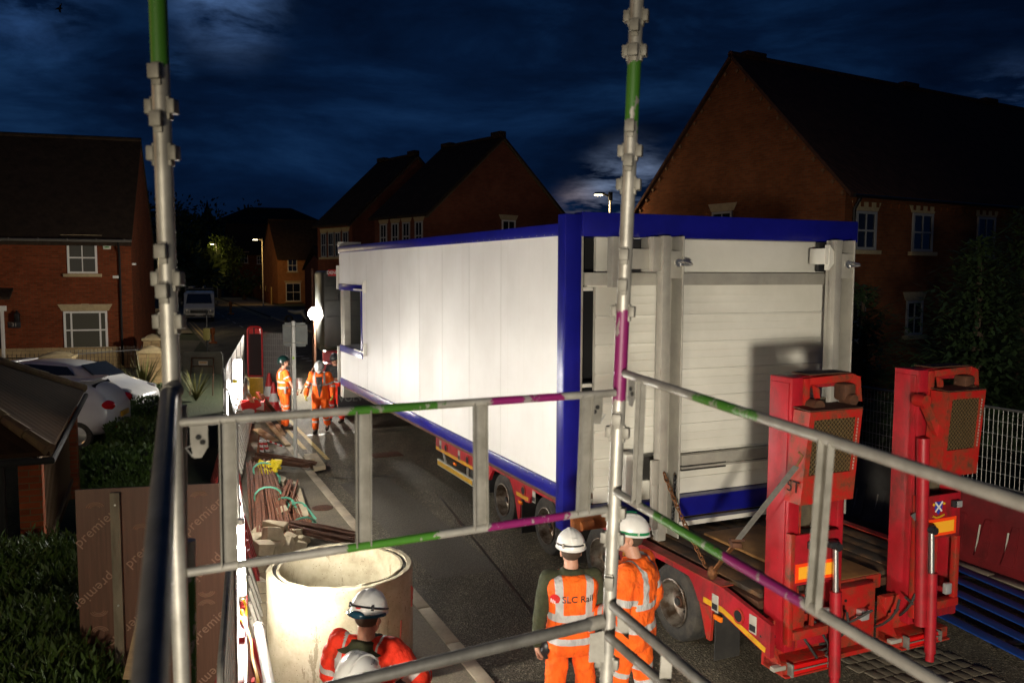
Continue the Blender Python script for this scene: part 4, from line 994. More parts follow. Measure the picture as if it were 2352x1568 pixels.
m_b = MB(); an = R(62-30); m_b.cyl((math.cos(an)*(ri+.02), math.sin(an)*(ri+.02), .62), (math.cos(an)*(ri-.012), math.sin(an)*(ri-.012), .62), .022, n=12); put('lifting_hole', m_b, MT['dark'], o, body)
# magenta spray mark and dark lug on the outside
def onring(a, z): return V((math.cos(a)*(ro+.003), math.sin(a)*(ro+.003), z))
m_b = MB()
for pts in ([(-.62, .80), (-.56, .66)], [(-.60, .70), (-.52, .76)], [(-.62, .60), (-.60, .72)]): m_b.tube([onring(a-R(0), z) for a, z in pts], .012, 6)
for pts in ([(-.98, .56), (-1.0, .40), (-1.02, .30)],): m_b.tube([onring(a, z) for a, z in pts], .010, 6)
put('spray_mark', m_b, mat('pink_spray_paint', (.62, .16, .12), .8), o, body)
# grey pipe leaning between the barrier and the ring
pg = MB(); a = Yp(594, 1442, 6.9); b = Yp(632, 1640, 5.6); pg.tube([a, b], .040, 20); pg.cyl(a, a+(a-b).normalized()*.03, .047, n=20)
single('pipe', pg, mat('grey_plastic_pipe', (.36, .34, .31), .45, 0, (.30, .28, .25), 4), 'grey plastic pipe leaning between the red barrier and concrete ring', 'pipe')

# ------------------------------------------------------------------ broken kerb stones, each one of its own
def rock(sz, rnd):
    m_ = MB(); m_.box((0, 0, 0), sz, None, min(sz)*.07)
    for v in m_.bm.verts:
        k = V((noise.noise(v.co*5+V((rnd.random()*.01, 0, 0))+SEED), noise.noise(v.co*5+SEED*2), noise.noise(v.co*5-SEED)))
        v.co += k*min(sz)*.22
    if rnd.random() < .5:
        n_ = V((rnd.uniform(-1, 1), rnd.uniform(-1, 1), rnd.uniform(.2, 1))).normalized()
        bmesh.ops.bisect_plane(m_.bm, geom=m_.bm.verts[:]+m_.bm.edges[:]+m_.bm.faces[:], plane_co=n_*min(sz)*.5, plane_no=n_, clear_outer=True)
        bmesh.ops.holes_fill(m_.bm, edges=m_.bm.edges[:])
    return m_
rocks = [(594, 1229, .16, .34, .16), (632, 1212, .30, .36, .12), (634, 1226, .38, .28, .17), (674, 1224, .20, .26, .18), (612, 1243, .22, .38, .2), (640, 1247, .22, .28, .2), (664, 1236, .24, .2, .16),
         (678, 1252, .12, .26, .22), (652, 1254, .22, .3, .16), (592, 1264, .14, .3, .22), (620, 1266, .10, .26, .18), (645, 1272, .06, .30, .14), (583, 1278, .05, .2, .16), (606, 1282, .05, .28, .14),
         (593, 1325, .12, .26, .12), (591, 1352, .28, .24, .30), (587, 1412, .22, .24, .24), (594, 1432, .16, .22, .16), (604, 1392, .2, .14, .14), (600, 1452, .10, .2, .14), (576, 1395, .20, .14, .1), (604, 1300, .06, .22, .12), (586, 1243, .26, .26, .18), (626, 1256, .24, .30, .18), (606, 1258, .30, .26, .16), (660, 1262, .10, .28, .18), (688, 1238, .14, .24, .2), (598, 1375, .24, .22, .2), (582, 1300, .22, .28, .2), (584, 1340, .18, .24, .2)]
where = ['at the upper left of the rubble pile', 'flat slab on top of the rubble pile', 'squared block in the middle of the rubble pile top', 'right hand top block of the pile under the dark bars', 'long block below the top slab', 'chunk beside the long block',
         'small chunk between two larger stones', 'pale tilted block at the right of the pile', 'stone leaning on the pale tilted block', 'big angular stone at the left of the pile', 'low stone in front of the pile centre', 'flat stone nearest the ring rim',
         'small stone at the lower left of the pile', 'stone half hidden by the guardrail', 'flat stone left of the ring rim', 'square upright slab between barrier and ring', 'large pointed rock beside the ring wall', 'rounded rock just above the grey pipe', 'small dark chunk against the ring', 'stone wedged beside the pipe end', 'white paper like shard by the red barrier', 'stone behind the near guardrail tube', 'upper stone right against the striped barrier', 'tilted block in the middle row of the pile', 'block perched between two left hand stones', 'stone at the pile foot touching the ring rim', 'rightmost stone where the dark bars start', 'flat stone standing on edge halfway down the ring', 'stone level with the top of the ring, barrier side', 'stone just under the guardrail on the barrier side']
for i, (u, v, z, a, b) in enumerate(rocks):
    rnd = random.Random(i*7+1); SEED = V((i*1.7, i*.9, -i*.6)); p = Gp(u, v, z)
    mm = rock((a*rnd.uniform(.8, 1.15), b*rnd.uniform(1.0, 1.5) if b < .2 else b, a*rnd.uniform(.45, .7)), rnd)
    o = single('rubble_stone', mm, MT['stone'] if i != 20 else MT['signwhite'], 'sandy broken stone, ' + where[i], 'stone', 'broken stones beside the ring', smooth=False)
    o.location = p; o.rotation_euler = (rnd.uniform(-.35, .35), rnd.uniform(-.35, .35), rnd.uniform(-.5, .9))

# ------------------------------------------------------------------ reinforcing bars
def bundle(label, A, Bp, n_, rad, spread, mt_, bar=.010, hook=False, seed=1, straps=(.2, .6), tie=True, cat='rebar bundle', sag=0.0):
    rnd = random.Random(seed); A = V(A); Bp = V(Bp); d_ = (Bp-A).normalized(); s_ = d_.cross(V((0, 0, 1))).normalized()
    o = thing('rebar_bundle', label, cat, (A.x, A.y, .06), 0, 'steel bar bundles on the footway')
    m_ = MB()
    for i in range(n_):
        a_ = rnd.uniform(-1, 1); h_ = rnd.uniform(-.55, 1)*(1-abs(a_)*.6)
        w0, w1 = rad, rad*spread
        o0 = s_*a_*w0+V((0, 0, h_*w0*.8)); aj = a_+rnd.uniform(-.25, .25); o1 = s_*aj*w1+V((0, 0, h_*w1*.55))
        t0 = rnd.uniform(-.03, .05); t1 = 1+rnd.uniform(-.12, .05)
        p0 = A.lerp(Bp, t0)+o0; p1 = A.lerp(Bp, .5)+(o0+o1)/2+V((0, 0, rnd.uniform(-.02, .02)-sag)); p2 = A.lerp(Bp, t1)+o1
        pts = [p0, p1, p2]
        if hook and i % 2 == 0: pts = [p0+V((0, 0, -.22))+s_*.02, p0+V((0, 0, -.03)), p0+d_*.04, p1, p2]
        m_.tube(pts, bar*rnd.uniform(.85, 1.15), 6)
    put('bars', m_, mt_, o, world=True)
    if tie:
        for t_ in straps:
            c = A.lerp(Bp, t_); w_ = rad*(1+(spread-1)*t_)*1.06; m_ = MB()
            loop = [c+s_*math.cos(k/14*2*PI)*w_+V((0, 0, math.sin(k/14*2*PI)*w_*.72+.01))+d_*rnd.uniform(-.015, .015) for k in range(15)]
            m_.tube(loop, .017, 6, caps=False, sx=.5)
            tail = c-s_*w_*.9; m_.tube([tail+V((0, 0, .03)), tail+d_*.10-s_*.05+V((0, 0, -.02)), tail+d_*.26-s_*.12+V((0, 0, -.10)), tail+d_*.42-s_*.10+V((0, 0, -.15))], [.02, .024, .02, .010], 5)
            m_.sph(tail+V((0, 0, .03)), .035, 8); put('tie_strap', m_, MT['strap'], o, world=True)
    return o
bundle('thick bundle of rusty reinforcing bars tied with green straps beside the barrier', Gp(602, 1066, .34), Gp(632, 1232, .22), 64, .15, 1.6, MT['rust'], .0095, True, 3, (.10, .52))
bundle('second rusty bar bundle with one pale green strap, right of the thick bundle', Gp(658, 1120, .18), Gp(704, 1218, .14), 34, .12, 1.3, MT['rust'], .0095, False, 5, (.55, .9))
bundle('short loose rusty bars lying between the yellow caps and the flat slab', Gp(672, 1108, .25), Gp(648, 1172, .22), 9, .10, 1.4, MT['rust'], .018, False, 6, (.8,), cat='rebar bundle')
bundle('dark bundle of bent stirrup bars lying across the footway at the sign post foot', Gp(590, 1052, .26), Gp(716, 1068, .20), 52, .17, .8, MT['rustd'], .011, True, 8, (), False)
bundle('dark long bars lying below the slab, ends pointing to the kerb', Gp(660, 1205, .26), Gp(822, 1238, .16), 40, .13, 1.3, MT['rustd'], .010, False, 9, (), False)
bundle('few thin rusty bars leaning at the foot of the red striped barrier', Gp(575, 1062, .2), Gp(590, 1262, .18), 7, .07, 1.2, MT['rust'], .012, False, 12, (), False)
# yellow rebar caps
rnd = random.Random(5)
t_ = thing('cap_heap', 'heap of bright yellow plastic bar spacers on the tied rebar', 'spacers', Gp(620, 1078, .3))
for i in range(11):
    p = Gp(602+(i % 4)*12+rnd.uniform(-2, 2), 1064+(i//4)*10+rnd.uniform(-2, 2), .40-(i//4)*.03); m_ = MB()
    rt = Matrix.Rotation(rnd.uniform(0, 3), 3, 'Z') @ Matrix.Rotation(rnd.uniform(-.6, .6), 3, 'X')
    m_.box(p, (.11, .13, .05), rt, .01); m_.box(p+rt @ V((0, 0, .035)), (.05, .11, .04), rt, .008); m_.box(p+rt @ V((.045, 0, .03)), (.012, .13, .06), rt)
    put('spacer', m_, MT['ycap'], t_, world=True)
# flat slabs
def slabthing(pts, z, th, mt_, label, name='paving_slab', cat='slab', tilt=0):
    P_ = [Gp(u, v, z) for u, v in pts]; m_ = MB()
    P_ = [p+V((0, 0, tilt*k)) for k, p in enumerate(P_)]
    m_.poly(P_, (0, 0, -th)); o_ = single(name, m_, mt_, label, cat, smooth=False); return o_
slabthing([(672, 1104), (686, 1108), (709, 1180), (704, 1187), (686, 1178), (668, 1116)], .20, .06, MT['stone'], 'long pale stone slab lying by the loose rusty bars')
slabthing([(698, 1042), (728, 1040), (748, 1068), (722, 1073)], .15, .08, MT['stone'], 'pale slab at the foot of the sign post by the kerb')
slabthing([(696, 1046), (714, 1044), (722, 1052), (704, 1056)], .22, .06, MT['stone'], 'small square slab touching the sign post foot')
slabthing([(634, 1166), (655, 1158), (662, 1169), (640, 1180)], .30, .08, MT['stone'], 'pale brick sized block resting on the second rebar bundle')
slabthing([(642, 1090), (658, 1096), (652, 1106), (638, 1102)], .16, .08, MT['stone'], 'small dirty block under the yellow spacers')
for i, (a, b, w_, l_) in enumerate([((588, 985), (628, 1012), .22, 'short pale timber plank lying behind the striped trestle'), ((616, 972), (662, 1022), .12, 'long thin plank lying flat towards the sign post'), ((636, 975), (652, 1000), .10, 'narrow dark batten beside the double yellow lines')]):
    a = Gp(*a, .10); b = Gp(*b, .10); m_ = MB(); m_.beam(a, b, w_, .035, bevel=.004); single('plank', m_, MT['wood'], l_, 'plank', 'planks on the footway')
# striped trestle, collapsed
o = thing('trestle_barrier', 'collapsed red and white striped trestle on the footway', 'trestle', Gp(615, 1020, .06))
def striped(a, b, w_, n_, nm, th=.03):
    a = V(a); b = V(b); mr, mw = MB(), MB()
    for i in range(n_): (mr if i % 2 else mw).beam(a.lerp(b, i/n_), a.lerp(b, (i+1)/n_-.0005), w_, th)
    ob = put(nm, mw, MT['signwhite'], o, world=True); put('red_stripe', mr, MT['signred'], o, ob, world=True)
striped(Gp(599, 1006, .42), Gp(651, 1025, .18), .10, 9, 'rail'); striped(Gp(599, 1010, .40), Gp(602, 1038, .14), .07, 5, 'leg'); striped(Gp(607, 1010, .40), Gp(615, 1036, .14), .07, 5, 'leg')
m_b = MB(); m_b.beam(Gp(596, 1000, .44), Gp(592, 1045, .12), .04, .04); put('stand', m_b, MT['rust'], o, world=True)
# heap of road signs against the barriers
def sign_poly(u, v, y, rad, n_, rot, mt_face, mt_edge, label, lean=.5, ring=True, tri=False):
    p = Yp(u, v, y); o_ = thing('road_sign', label, 'road sign', p, R(35), 'road signs heaped against the barrier')
    Mx = Matrix.Rotation(lean, 4, 'X') @ Matrix.Rotation(rot, 4, 'Y')
    def pts(r_, yo): return [Mx @ V((math.cos(2*PI*k/n_+PI/2)*r_, yo, math.sin(2*PI*k/n_+PI/2)*r_)) for k in range(n_)]
    m_ = MB(); m_.poly(pts(rad, 0), Mx @ V((0, .012, 0))); pl = put('plate', m_, mt_edge, o_)
    m_ = MB(); m_.poly(pts(rad*.80, -.003), Mx @ V((0, .003, 0))); put('face', m_, mt_face, o_, pl)
    return o_
sign_poly(560, 935, 19.5, .20, 28, 0, MT['signwhite'], MT['signred'], 'round red bordered road sign leaning under the far tube lamp', .5)
sign_poly(576, 930, 19.3, .27, 4, .2, MT['signred'], MT['signred'], 'diamond shaped red worn sign face in the heap', .7)
sign_poly(596, 934, 19.8, .26, 3, .3, MT['signwhite'], MT['signred'], 'triangular red bordered warning sign in the heap', .8)
sign_poly(566, 948, 18.6, .22, 24, 0, MT['signwhite'], MT['signred'], 'second round sign, half under the diamond sign', .9)
for i, (a, b, y, mt_, l_) in enumerate([((586, 915), (612, 948), 18.6, 'wood', 'brown timber batten leaning across the sign heap'), ((600, 905), (640, 958), 19.0, 'rustd', 'dark steel bar leaning over the sign heap'), ((570, 905), (600, 960), 17.8, 'wood', 'second timber batten under the red signs'), ((592, 900), (626, 955), 18.9, 'redworn', 'reddish plank leaning from the barrier to the cones'), ((548, 940), (580, 970), 16.9, 'signwhite', 'white board lying below the round sign')]):
    m_ = MB(); m_.beam(Yp(*a, y+.5), Gp(b[0], b[1], .12), .09, .03); single('batten', m_, MT[mt_], l_, 'batten', 'battens in the sign heap')
bagp = Yp(645*.92, 908, 20); m_ = MB(); m_.sph(Gp(594, 928, .5), (.16, .14, .12), 12); 
for v in m_.bm.verts: v.co += V((noise.noise(v.co*9), noise.noise(v.co*9+V((3, 0, 0))), noise.noise(v.co*9+V((0, 3, 0)))))*.07
single('bag', m_, mat('blue_grey_bag', (.10, .14, .2), .7, 0, (.35, .06, .04), 6), 'crumpled blue and red bag on top of the sign heap', 'bag')

for (u, v, z, w_, l_, lb_) in ((741, 1166, .06, .34, .34, 'small round iron cover in the footway by the long slab'), (888, 1044, .0, .62, .45, 'rectangular iron cover in the road beside the trailer')):
    p = Gp(u, v, z); m_ = MB()
    if w_ == l_: m_.cyl((0, 0, -.02), (0, 0, .008), w_/2, n=28)
    else: m_.bx(-w_/2, w_/2, -l_/2, l_/2, -.02, .008, .004)
    for i in range(6):
        for j in range(4): m_.box(((i-2.5)*w_*.12, (j-1.5)*l_*.17, .009), (.02, .02, .005))
    o_ = single('iron_cover', m_, MT['rustd'], lb_, 'manhole cover'); o_.location = p; o_.rotation_euler = (0, 0, TANG)
# ------------------------------------------------------------------ cones
def cone(u, v, h, label, group='traffic cones'):
    p = Gp(u, v, .06 if v < 960 and v > 930 else 0); o_ = thing('traffic_cone', label, 'traffic cone', p, 0, group)
    m_ = MB(); m_.bx(-h*.24, h*.24, -h*.24, h*.24, 0, h*.05, .01); rr = lambda z: h*.19*(1-z/h)+h*.035
    m_.lathe([(rr(.04*h), h*.05), (rr(h*.34), h*.34)], 24); m_.lathe([(rr(h*.62), h*.62), (rr(h*.985), h*.985), (0.0, h)], 24); put('body', m_, MT['signred'], o_)
    m_ = MB(); m_.lathe([(rr(h*.34)+.001, h*.34), (rr(h*.62)+.001, h*.62)], 24); put('sleeve', m_, MT['signwhite'], o_); return o_
cone(619, 936, .98, 'taller red and white traffic cone behind the other, by the mesh panels')
cone(629, 944, .80, 'nearer red and white traffic cone beside the standing worker')
# ------------------------------------------------------------------ sign post seen from behind
pb = Gp(679, 1052, .06); yy = pb.y; zt = Yp(677, 738, yy).z
o = thing('sign_post', 'pale grey post with the back of a square road sign', 'sign post', pb)
m_b = MB(); m_b.cyl((0, 0, 0), (0, 0, zt-.06), .038, n=20); m_b.sph((0, 0, zt-.06), (.038, .038, .015), 16); put('post', m_b, mat('pale_post_paint', (.60, .60, .55), .45, 0, (.5, .5, .46), 9), o)
xl, xr = Yp(648, 770, yy).x-pb.x, Yp(705, 770, yy).x-pb.x; z0, z1 = Yp(677, 796, yy).z-.06, Yp(677, 741, yy).z-.06
m_b = MB(); m_b.bx(xl, xr, .045, .050, z0, z1); bmesh.ops.bevel(m_b.bm, geom=[e for e in m_b.bm.edges if abs((e.verts[0].co-e.verts[1].co).y) > .004], offset=.04, segments=4, affect='EDGES'); pl = put('sign_plate', m_b, MT['signgrey'], o)
m_b = MB()
for z in (z1-.07, z0+.08): m_b.bx(xl+.02, xr-.02, .03, .045, z-.012, z+.012, .003)
put('sign_channel', m_b, MT['galvd'], o, pl); m_b = MB(); m_b.bx(-.02, .02, -.0395, -.037, z0-.25, z0-.20); put('green_sticker', m_b, mat('green_sticker', (.30, .55, .02), .5), o)
m_b = MB()
for z in (z1-.07, z0+.08): m_b.tube([(math.cos(a)*.041, math.sin(a)*.041, z) for a in [k/16*2*PI for k in range(17)]], .007, 6, caps=False)
put('clip', m_b, MT['galvd'], o)
# big temporary sign board seen from behind
pb = Gp(466, 907, .0); yy = pb.y
o = thing('sign_board', 'back of a wide grey temporary sign board in a rusty frame', 'sign board', pb)
X = lambda u: Yp(u, 830, yy).x-pb.x; Z = lambda v: Yp(466, v, yy).z
m_b = MB(); m_b.bx(X(420), X(512), .0, .01, Z(858), Z(808)); bmesh.ops.bevel(m_b.bm, geom=[e for e in m_b.bm.edges if abs((e.verts[0].co-e.verts[1].co).y) > .008], offset=.05, segments=4, affect='EDGES'); pl = put('plate', m_b, MT['signgrey'], o)
m_b = MB()
for a, b in (((441, 822), (437, 905)), ((491, 822), (490, 905))): m_b.cyl((X(a[0]), -.03, Z(a[1])), (X(b[0]), -.12, 0.0), .016, n=8)
m_b.cyl((X(441), -.03, Z(822)), (X(491), -.03, Z(822)), .016, n=8); m_b.cyl((X(440), -.04, Z(841)), (X(491), -.04, Z(841)), .014, n=8); put('stand', m_b, MT['rustd'], o)
m_b = MB(); m_b.bx(X(456), X(477), -.004, -.0005, Z(838), Z(829)); st2 = put('sticker', m_b, MT['signwhite'], o, pl)
m_b = MB(); m_b.bx(X(457.5), X(475), -.006, -.004, Z(833.5), Z(831)); put('sticker_band', m_b, MT['yellow'], o, pl)

# ------------------------------------------------------------------ plywood hoarding sheet
yp_ = 6.9; A_ = Yp(172, 1125, yp_); B_ = Yp(512, 1103, yp_+.25)
o = thing('plywood_sheet', 'brown film faced plywood sheet standing upright left of the barrier with printed marks', 'plywood sheet', (A_.x, A_.y, 0), math.atan2(B_.y-A_.y, B_.x-A_.x))
Wd = (B_.xy-A_.xy).length; Ht = A_.z
m_b = MB(); m_b.bx(0, Wd, 0, .018, 0, Ht); bd_ = put('sheet', m_b, MT['ply'], o)
m_b = MB(); m_b.bx(.27, .345, -.045, -.003, -.05, Ht-.03, .003); put('batten', m_b, mat('weathered_batten', (.25, .215, .15), .85, 0, (.15, .13, .09), 5, stretch=(3, 3, .5), bump=.3), o)
m_b = MB()
for z in (Ht-.13, .55, 1.1): m_b.cyl((.31, -.05, z), (.31, -.043, z), .008, n=8)
put('screw', m_b, MT['zinc'], o)
def swoosh(m_, x, z, s_, fl):
    for k in range(3):
        r_ = s_*(1-.22*k); m_.tube([(x+fl*math.cos(R(a))*r_, -.0025, z+fl*math.sin(R(a))*r_*.8) for a in range(20, 170, 12)], .0045, 4)
tm = MB(); lst = []
for (x, z, rt, fl) in [(.52, 1.55, 42, 1), (.12, 1.22, 222, -1), (.98, 1.80, 42, 1), (.98, 1.32, 222, -1), (.50, 1.00, 222, -1), (.14, .70, 42, 1), (1.02, .86, 42, 1), (.55, .45, 42, 1), (.14, 1.75, 42, 1), (1.0, .40, 222, -1)]:
    for wd, off in (('premier', 0), ('plywood', -.11)) if False else (('premier', 0),):
        me = text_mesh(wd, .115, .0008, spacing=1.05); me.transform(Matrix.Translation((x, -.003, z)) @ Matrix.Rotation(R(-rt), 4, 'Y') @ Matrix.Rotation(PI/2, 4, 'X')); lst.append(me)
    tm = MB(); swoosh(tm, min(max(x-fl*.02, .15), Wd-.15), min(z+fl*.16, Ht-.1), .07, fl); put('printed_mark', tm, MT['plytext'], o, bd_)
for me in lst: put('printed_word', me, MT['plytext'], o, bd_)
m_b = MB(); m_b.beam(Yp(298, 1560, 6.3), Yp(330, 1420, 6.5), .10, .03); single('batten', m_b, MT['wood'], 'short pale offcut leaning at the foot of the plywood sheet', 'batten')
# ------------------------------------------------------------------ right hand barriers, fence and trench plates
def RX(y): return 5.3+.45*(13.3-y)
ra = math.atan(.45)
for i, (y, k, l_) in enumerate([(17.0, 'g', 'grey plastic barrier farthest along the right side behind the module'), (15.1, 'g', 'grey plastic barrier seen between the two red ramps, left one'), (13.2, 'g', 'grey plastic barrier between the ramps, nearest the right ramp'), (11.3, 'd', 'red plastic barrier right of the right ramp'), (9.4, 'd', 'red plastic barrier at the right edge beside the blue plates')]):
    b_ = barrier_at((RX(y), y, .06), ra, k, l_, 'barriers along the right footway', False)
for i, (y0, y1, l_) in enumerate([(18.0, 16.05, 'mesh fence panel on the right, mostly behind the module'), (16.0, 14.25, 'mesh fence panel with rounded corner beside the left ramp'), (14.2, 12.3, 'mesh fence panel seen between the two ramps'), (12.25, 10.3, 'mesh fence panel just right of the right ramp'), (10.25, 8.3, 'mesh fence panel at the right edge of the view')]):
    mesh_fence((RX(y0)+.05, y0), (RX(y1)+.05, y1), 1.0, 2.12, l_, 'fence panels on the right barriers')
o = thing('trench_plate', 'ribbed blue plastic plate laid over the right footway', 'trench plate', (5.55, 9.5, .08), math.atan2(1.0, -.30)-PI/2)
for i in range(5):
    m_b = MB(); m_b.bx(-.86+.34*i, -.86+.34*i+.15, -2.6, 2.8, 0, .018, .004); put('slat', m_b, MT['bluemat'], o)
m_b = MB()
for y in (-2.4, -.8, .9, 2.6): m_b.bx(-.86, .80, y, y+.08, -.02, .0)
put('cross_bar', m_b, MT['blackmetal'], o)
m_b = MB(); m_b.bx(-3, 3, 0, .03, 0, 0.015)

# ------------------------------------------------------------------ houses
def wallbox(m_, L, D, H_, gh, ridge_x=True):
    """walls with gables; L along x (0..-L or 0..L), D along y, eaves H_, gable apex gh"""
    x0, x1 = (0, L) if L > 0 else (L, 0)
    if ridge_x:
        for x, e in ((x0, .25), (x1, -.25)): m_.poly([(x, 0, 0), (x, D, 0), (x, D, H_), (x, D/2, gh), (x, 0, H_)], (e, 0, 0))
        m_.bx(x0+.25, x1-.25, 0, .25, 0, H_); m_.bx(x0+.25, x1-.25, D-.25, D, 0, H_)
    else:
        xm = (x0+x1)/2
        for y, e in ((0, .25), (D, -.25)): m_.poly([(x0, y, 0), (x1, y, 0), (x1, y, H_), (xm, y, gh), (x0, y, H_)], (0, e, 0))
        m_.bx(x0, x0+.25, .25, D-.25, 0, H_); m_.bx(x1-.25, x1, .25, D-.25, 0, H_)
def roofp(m_, L, D, H_, gh, ov=.35, vg=.12, th=.12, ridge_x=True):
    x0, x1 = (0, L) if L > 0 else (L, 0)
    if ridge_x:
        dz = (gh-H_)/(D/2)
        for s_ in (0, 1):
            ye = -ov if s_ == 0 else D+ov; p = [(x0-vg, ye, H_-ov*dz), (x1+vg, ye, H_-ov*dz), (x1+vg, D/2, gh), (x0-vg, D/2, gh)]
            m_.poly([V(q)+V((0, 0, .05)) for q in p], (0, 0, th))
        m_.tube([(x0-vg, D/2, gh+th+.03), (x1+vg, D/2, gh+th+.03)], .11, 8)
    else:
        xm = (x0+x1)/2; dz = (gh-H_)/(abs(L)/2)
        for s_ in (0, 1):
            xe = x0-ov if s_ == 0 else x1+ov; p = [(xe, -vg, H_-ov*dz), (xe, D+vg, H_-ov*dz), (xm, D+vg, gh), (xm, -vg, gh)]
            m_.poly([V(q)+V((0, 0, .05)) for q in p], (0, 0, th))
        m_.tube([(xm, -vg, gh+th+.03), (xm, D+vg, gh+th+.03)], .11, 8)
def win(root, o0, ud, nd, w, h, bars=(2, 2), sill=True, lintel='flat', key=False, pane='pane', sash=True, mt='upvc'):
    """window at wall point o0 (bottom centre), u along wall, n outward; all local to root"""
    o0 = V(o0); ud = V(ud); nd = V(nd); up = V((0, 0, 1)); rot = Matrix((ud, -nd, up)).transposed()
    def bb(m_, cu, cz, su, sz, dn, off, bev=.0): m_.box(o0+ud*cu+up*cz+nd*off, (su, dn, sz), rot, bev)
    m_ = MB(); f_ = .075
    for cu in (-w/2+f_/2, w/2-f_/2): bb(m_, cu, h/2, f_, h, .07, .02)
    for cz in (f_/2, h-f_/2): bb(m_, 0, cz, w-2*f_, f_, .066, .02)
    nx, nz = bars
    for i in range(1, nx): bb(m_, -w/2+w*i/nx, h/2, .035, h-2*f_, .045, .02)
    for i in range(1, nz): bb(m_, 0, h*i/nz, w-2*f_, .055, .05, .02)
    fr = put('window', m_, MT[mt], root)
    m_ = MB(); bb(m_, 0, h/2, w-2*f_+.01, h-2*f_+.01, .012, .010); put('pane', m_, MT[pane], root, fr)
    if sill: m_ = MB(); bb(m_, 0, -.07, w+.30, .12, .16, .05, .008); put('sill', m_, MT['lintel'], root, fr)
    if lintel:
        m_ = MB(); a = w/2+.06; b = w/2+.20
        m_.poly([o0+ud*(-a)+up*(h+.012)+nd*.03, o0+ud*a+up*(h+.012)+nd*.03, o0+ud*b+up*(h+.27)+nd*.03, o0-ud*b+up*(h+.27)+nd*.03], nd*-.02)
        if key: m_.poly([o0+ud*(-.09)+up*(h+.0)+nd*.05, o0+ud*.09+up*(h+.0)+nd*.05, o0+ud*.14+up*(h+.29)+nd*.05, o0-ud*.14+up*(h+.29)+nd*.05], nd*-.018)
        put('lintel', m_, MT['lintel'], root, fr)
    return fr
def loc_of(root, p): return rm(root).inverted() @ V(p)
def on_front(root, u, v):   # sight line met with the root's front wall plane (local y=0)
    M_ = rm(root).inverted(); a = M_ @ CAMP; b = M_ @ (CAMP+ray(u, v)); t = -a.y/(b.y-a.y); return a+(b-a)*t
def on_side(root, u, v, x=0.0):
    M_ = rm(root).inverted(); a = M_ @ CAMP; b = M_ @ (CAMP+ray(u, v)); t = (x-a.x)/(b.x-a.x); return a+(b-a)*t
X_, NXF = V((1, 0, 0)), V((0, -1, 0))
def win_front(root, x0, y0, x1, y1, **kw):
    a = on_front(root, x0, y1); b = on_front(root, x1, y0); return win(root, ((a.x+b.x)/2, 0, a.z), X_, NXF, abs(b.x-a.x), b.z-a.z, **kw)

# left brick house
HL = thing('brick_house', 'red brick house at the left with two white windows facing the lorry', 'house', (-15.0, 34.0, 0), math.atan2(.288, .957), 'brick houses of the estate')
m_b = MB(); wallbox(m_b, -9.5, 8.0, 5.05, 9.3); wl_ = put('wall', m_b, MT['brickL'], HL)
m_b = MB(); roofp(m_b, -9.5, 8.0, 5.05, 9.3, .3, .05); put('roof', m_b, MT['roof'], HL)
m_b = MB(); m_b.bx(-9.6, .06, -.06, -.003, 0, .85); put('plinth', m_b, MT['buff'], HL, wl_)
m_b = MB(); m_b.tube([(-9.6, -.36, 4.98), (.08, -.36, 4.98)], .055, 8); 
for i in range(10): m_b.bx(-9.2+i, -9.17+i, -.43, -.3, 4.93, 5.05)
put('gutter', m_b, mat('grey_gutter', (.12, .11, .09), .5), HL)
a = on_front(HL, 275, 600); m_b = MB(); m_b.tube([(a.x, -.34, 4.95), (a.x, -.2, 4.7), (a.x, -.07, 4.5), (a.x, -.07, .1)], .045, 10); put('drainpipe', m_b, MT['blackmetal'], HL)
win_front(HL, 156, 556, 222, 628, key=False, bars=(2, 2)); fw = win_front(HL, 149, 714, 246, 802, key=True, bars=(1, 2))
a = on_front(HL, 165, 760); b = on_front(HL, 231, 760); m_b = MB()
for x in (a.x, b.x): m_b = MB(); m_b.bx(x-.03, x+.03, -.052, -.02, on_front(HL, 200, 798).z, on_front(HL, 200, 718).z); put('glazing_bar', m_b, MT['upvc'], HL, fw)
a = on_front(HL, 246, 561); m_b = MB(); m_b.bx(a.x-.14, a.x+.14, -.09, -.003, a.z-.2, a.z+.2, .02); al = put('alarm_box', m_b, mat('pale_box', (.55, .55, .45), .5), HL)
m_b = MB(); 
for k in range(3): m_b.bx(a.x-.07+k*.06, a.x-.03+k*.06, -.094, -.09, a.z-.04, a.z+.01+k*.04)
m_b.bx(a.x-.08, a.x+.08, -.094, -.09, a.z-.14, a.z-.09); put('alarm_logo', m_b, mat('alarm_green', (.06, .25, .05), .5), HL, al)
a = on_front(HL, 267, 636); m_b = MB(); m_b.bx(a.x-.12, a.x+.12, -.08, -.003, a.z-.05, a.z+.05, .01); put('vent_cover', m_b, MT['upvc'], HL); m_b = MB(); a = on_side(HL, 308, 566, 0.0); m_b.bx(.0, .14, .1, .3, 4.05, 4.13, .01); put('vent_cover', m_b, MT['upvc'], HL)
a = on_front(HL, 41, 727); m_b = MB(); m_b.bx(a.x-.09, a.x+.09, -.22, -.04, a.z-.2, a.z+.14, .03); m_b.cyl((a.x, -.13, a.z+.14), (a.x, -.13, a.z+.26), .07, .01); m_b.bx(a.x-.02, a.x+.02, -.1, 0, a.z+.05, a.z+.1); put('wall_lantern', m_b, MT['blackmetal'], HL)
a = on_front(HL, 33, 746); m_b = MB(); m_b.bx(a.x-.22, a.x+.22, -.02, -.003, a.z-.12, a.z+.12, .01); pl = put('number_plaque', m_b, MT['hatblack'], HL)
me = text_mesh('31', .2, .002); me.transform(Matrix.Translation((a.x, -.024, a.z)) @ Matrix.Rotation(PI/2, 4, 'X')); put('number', me, MT['greysteel'], HL, pl)
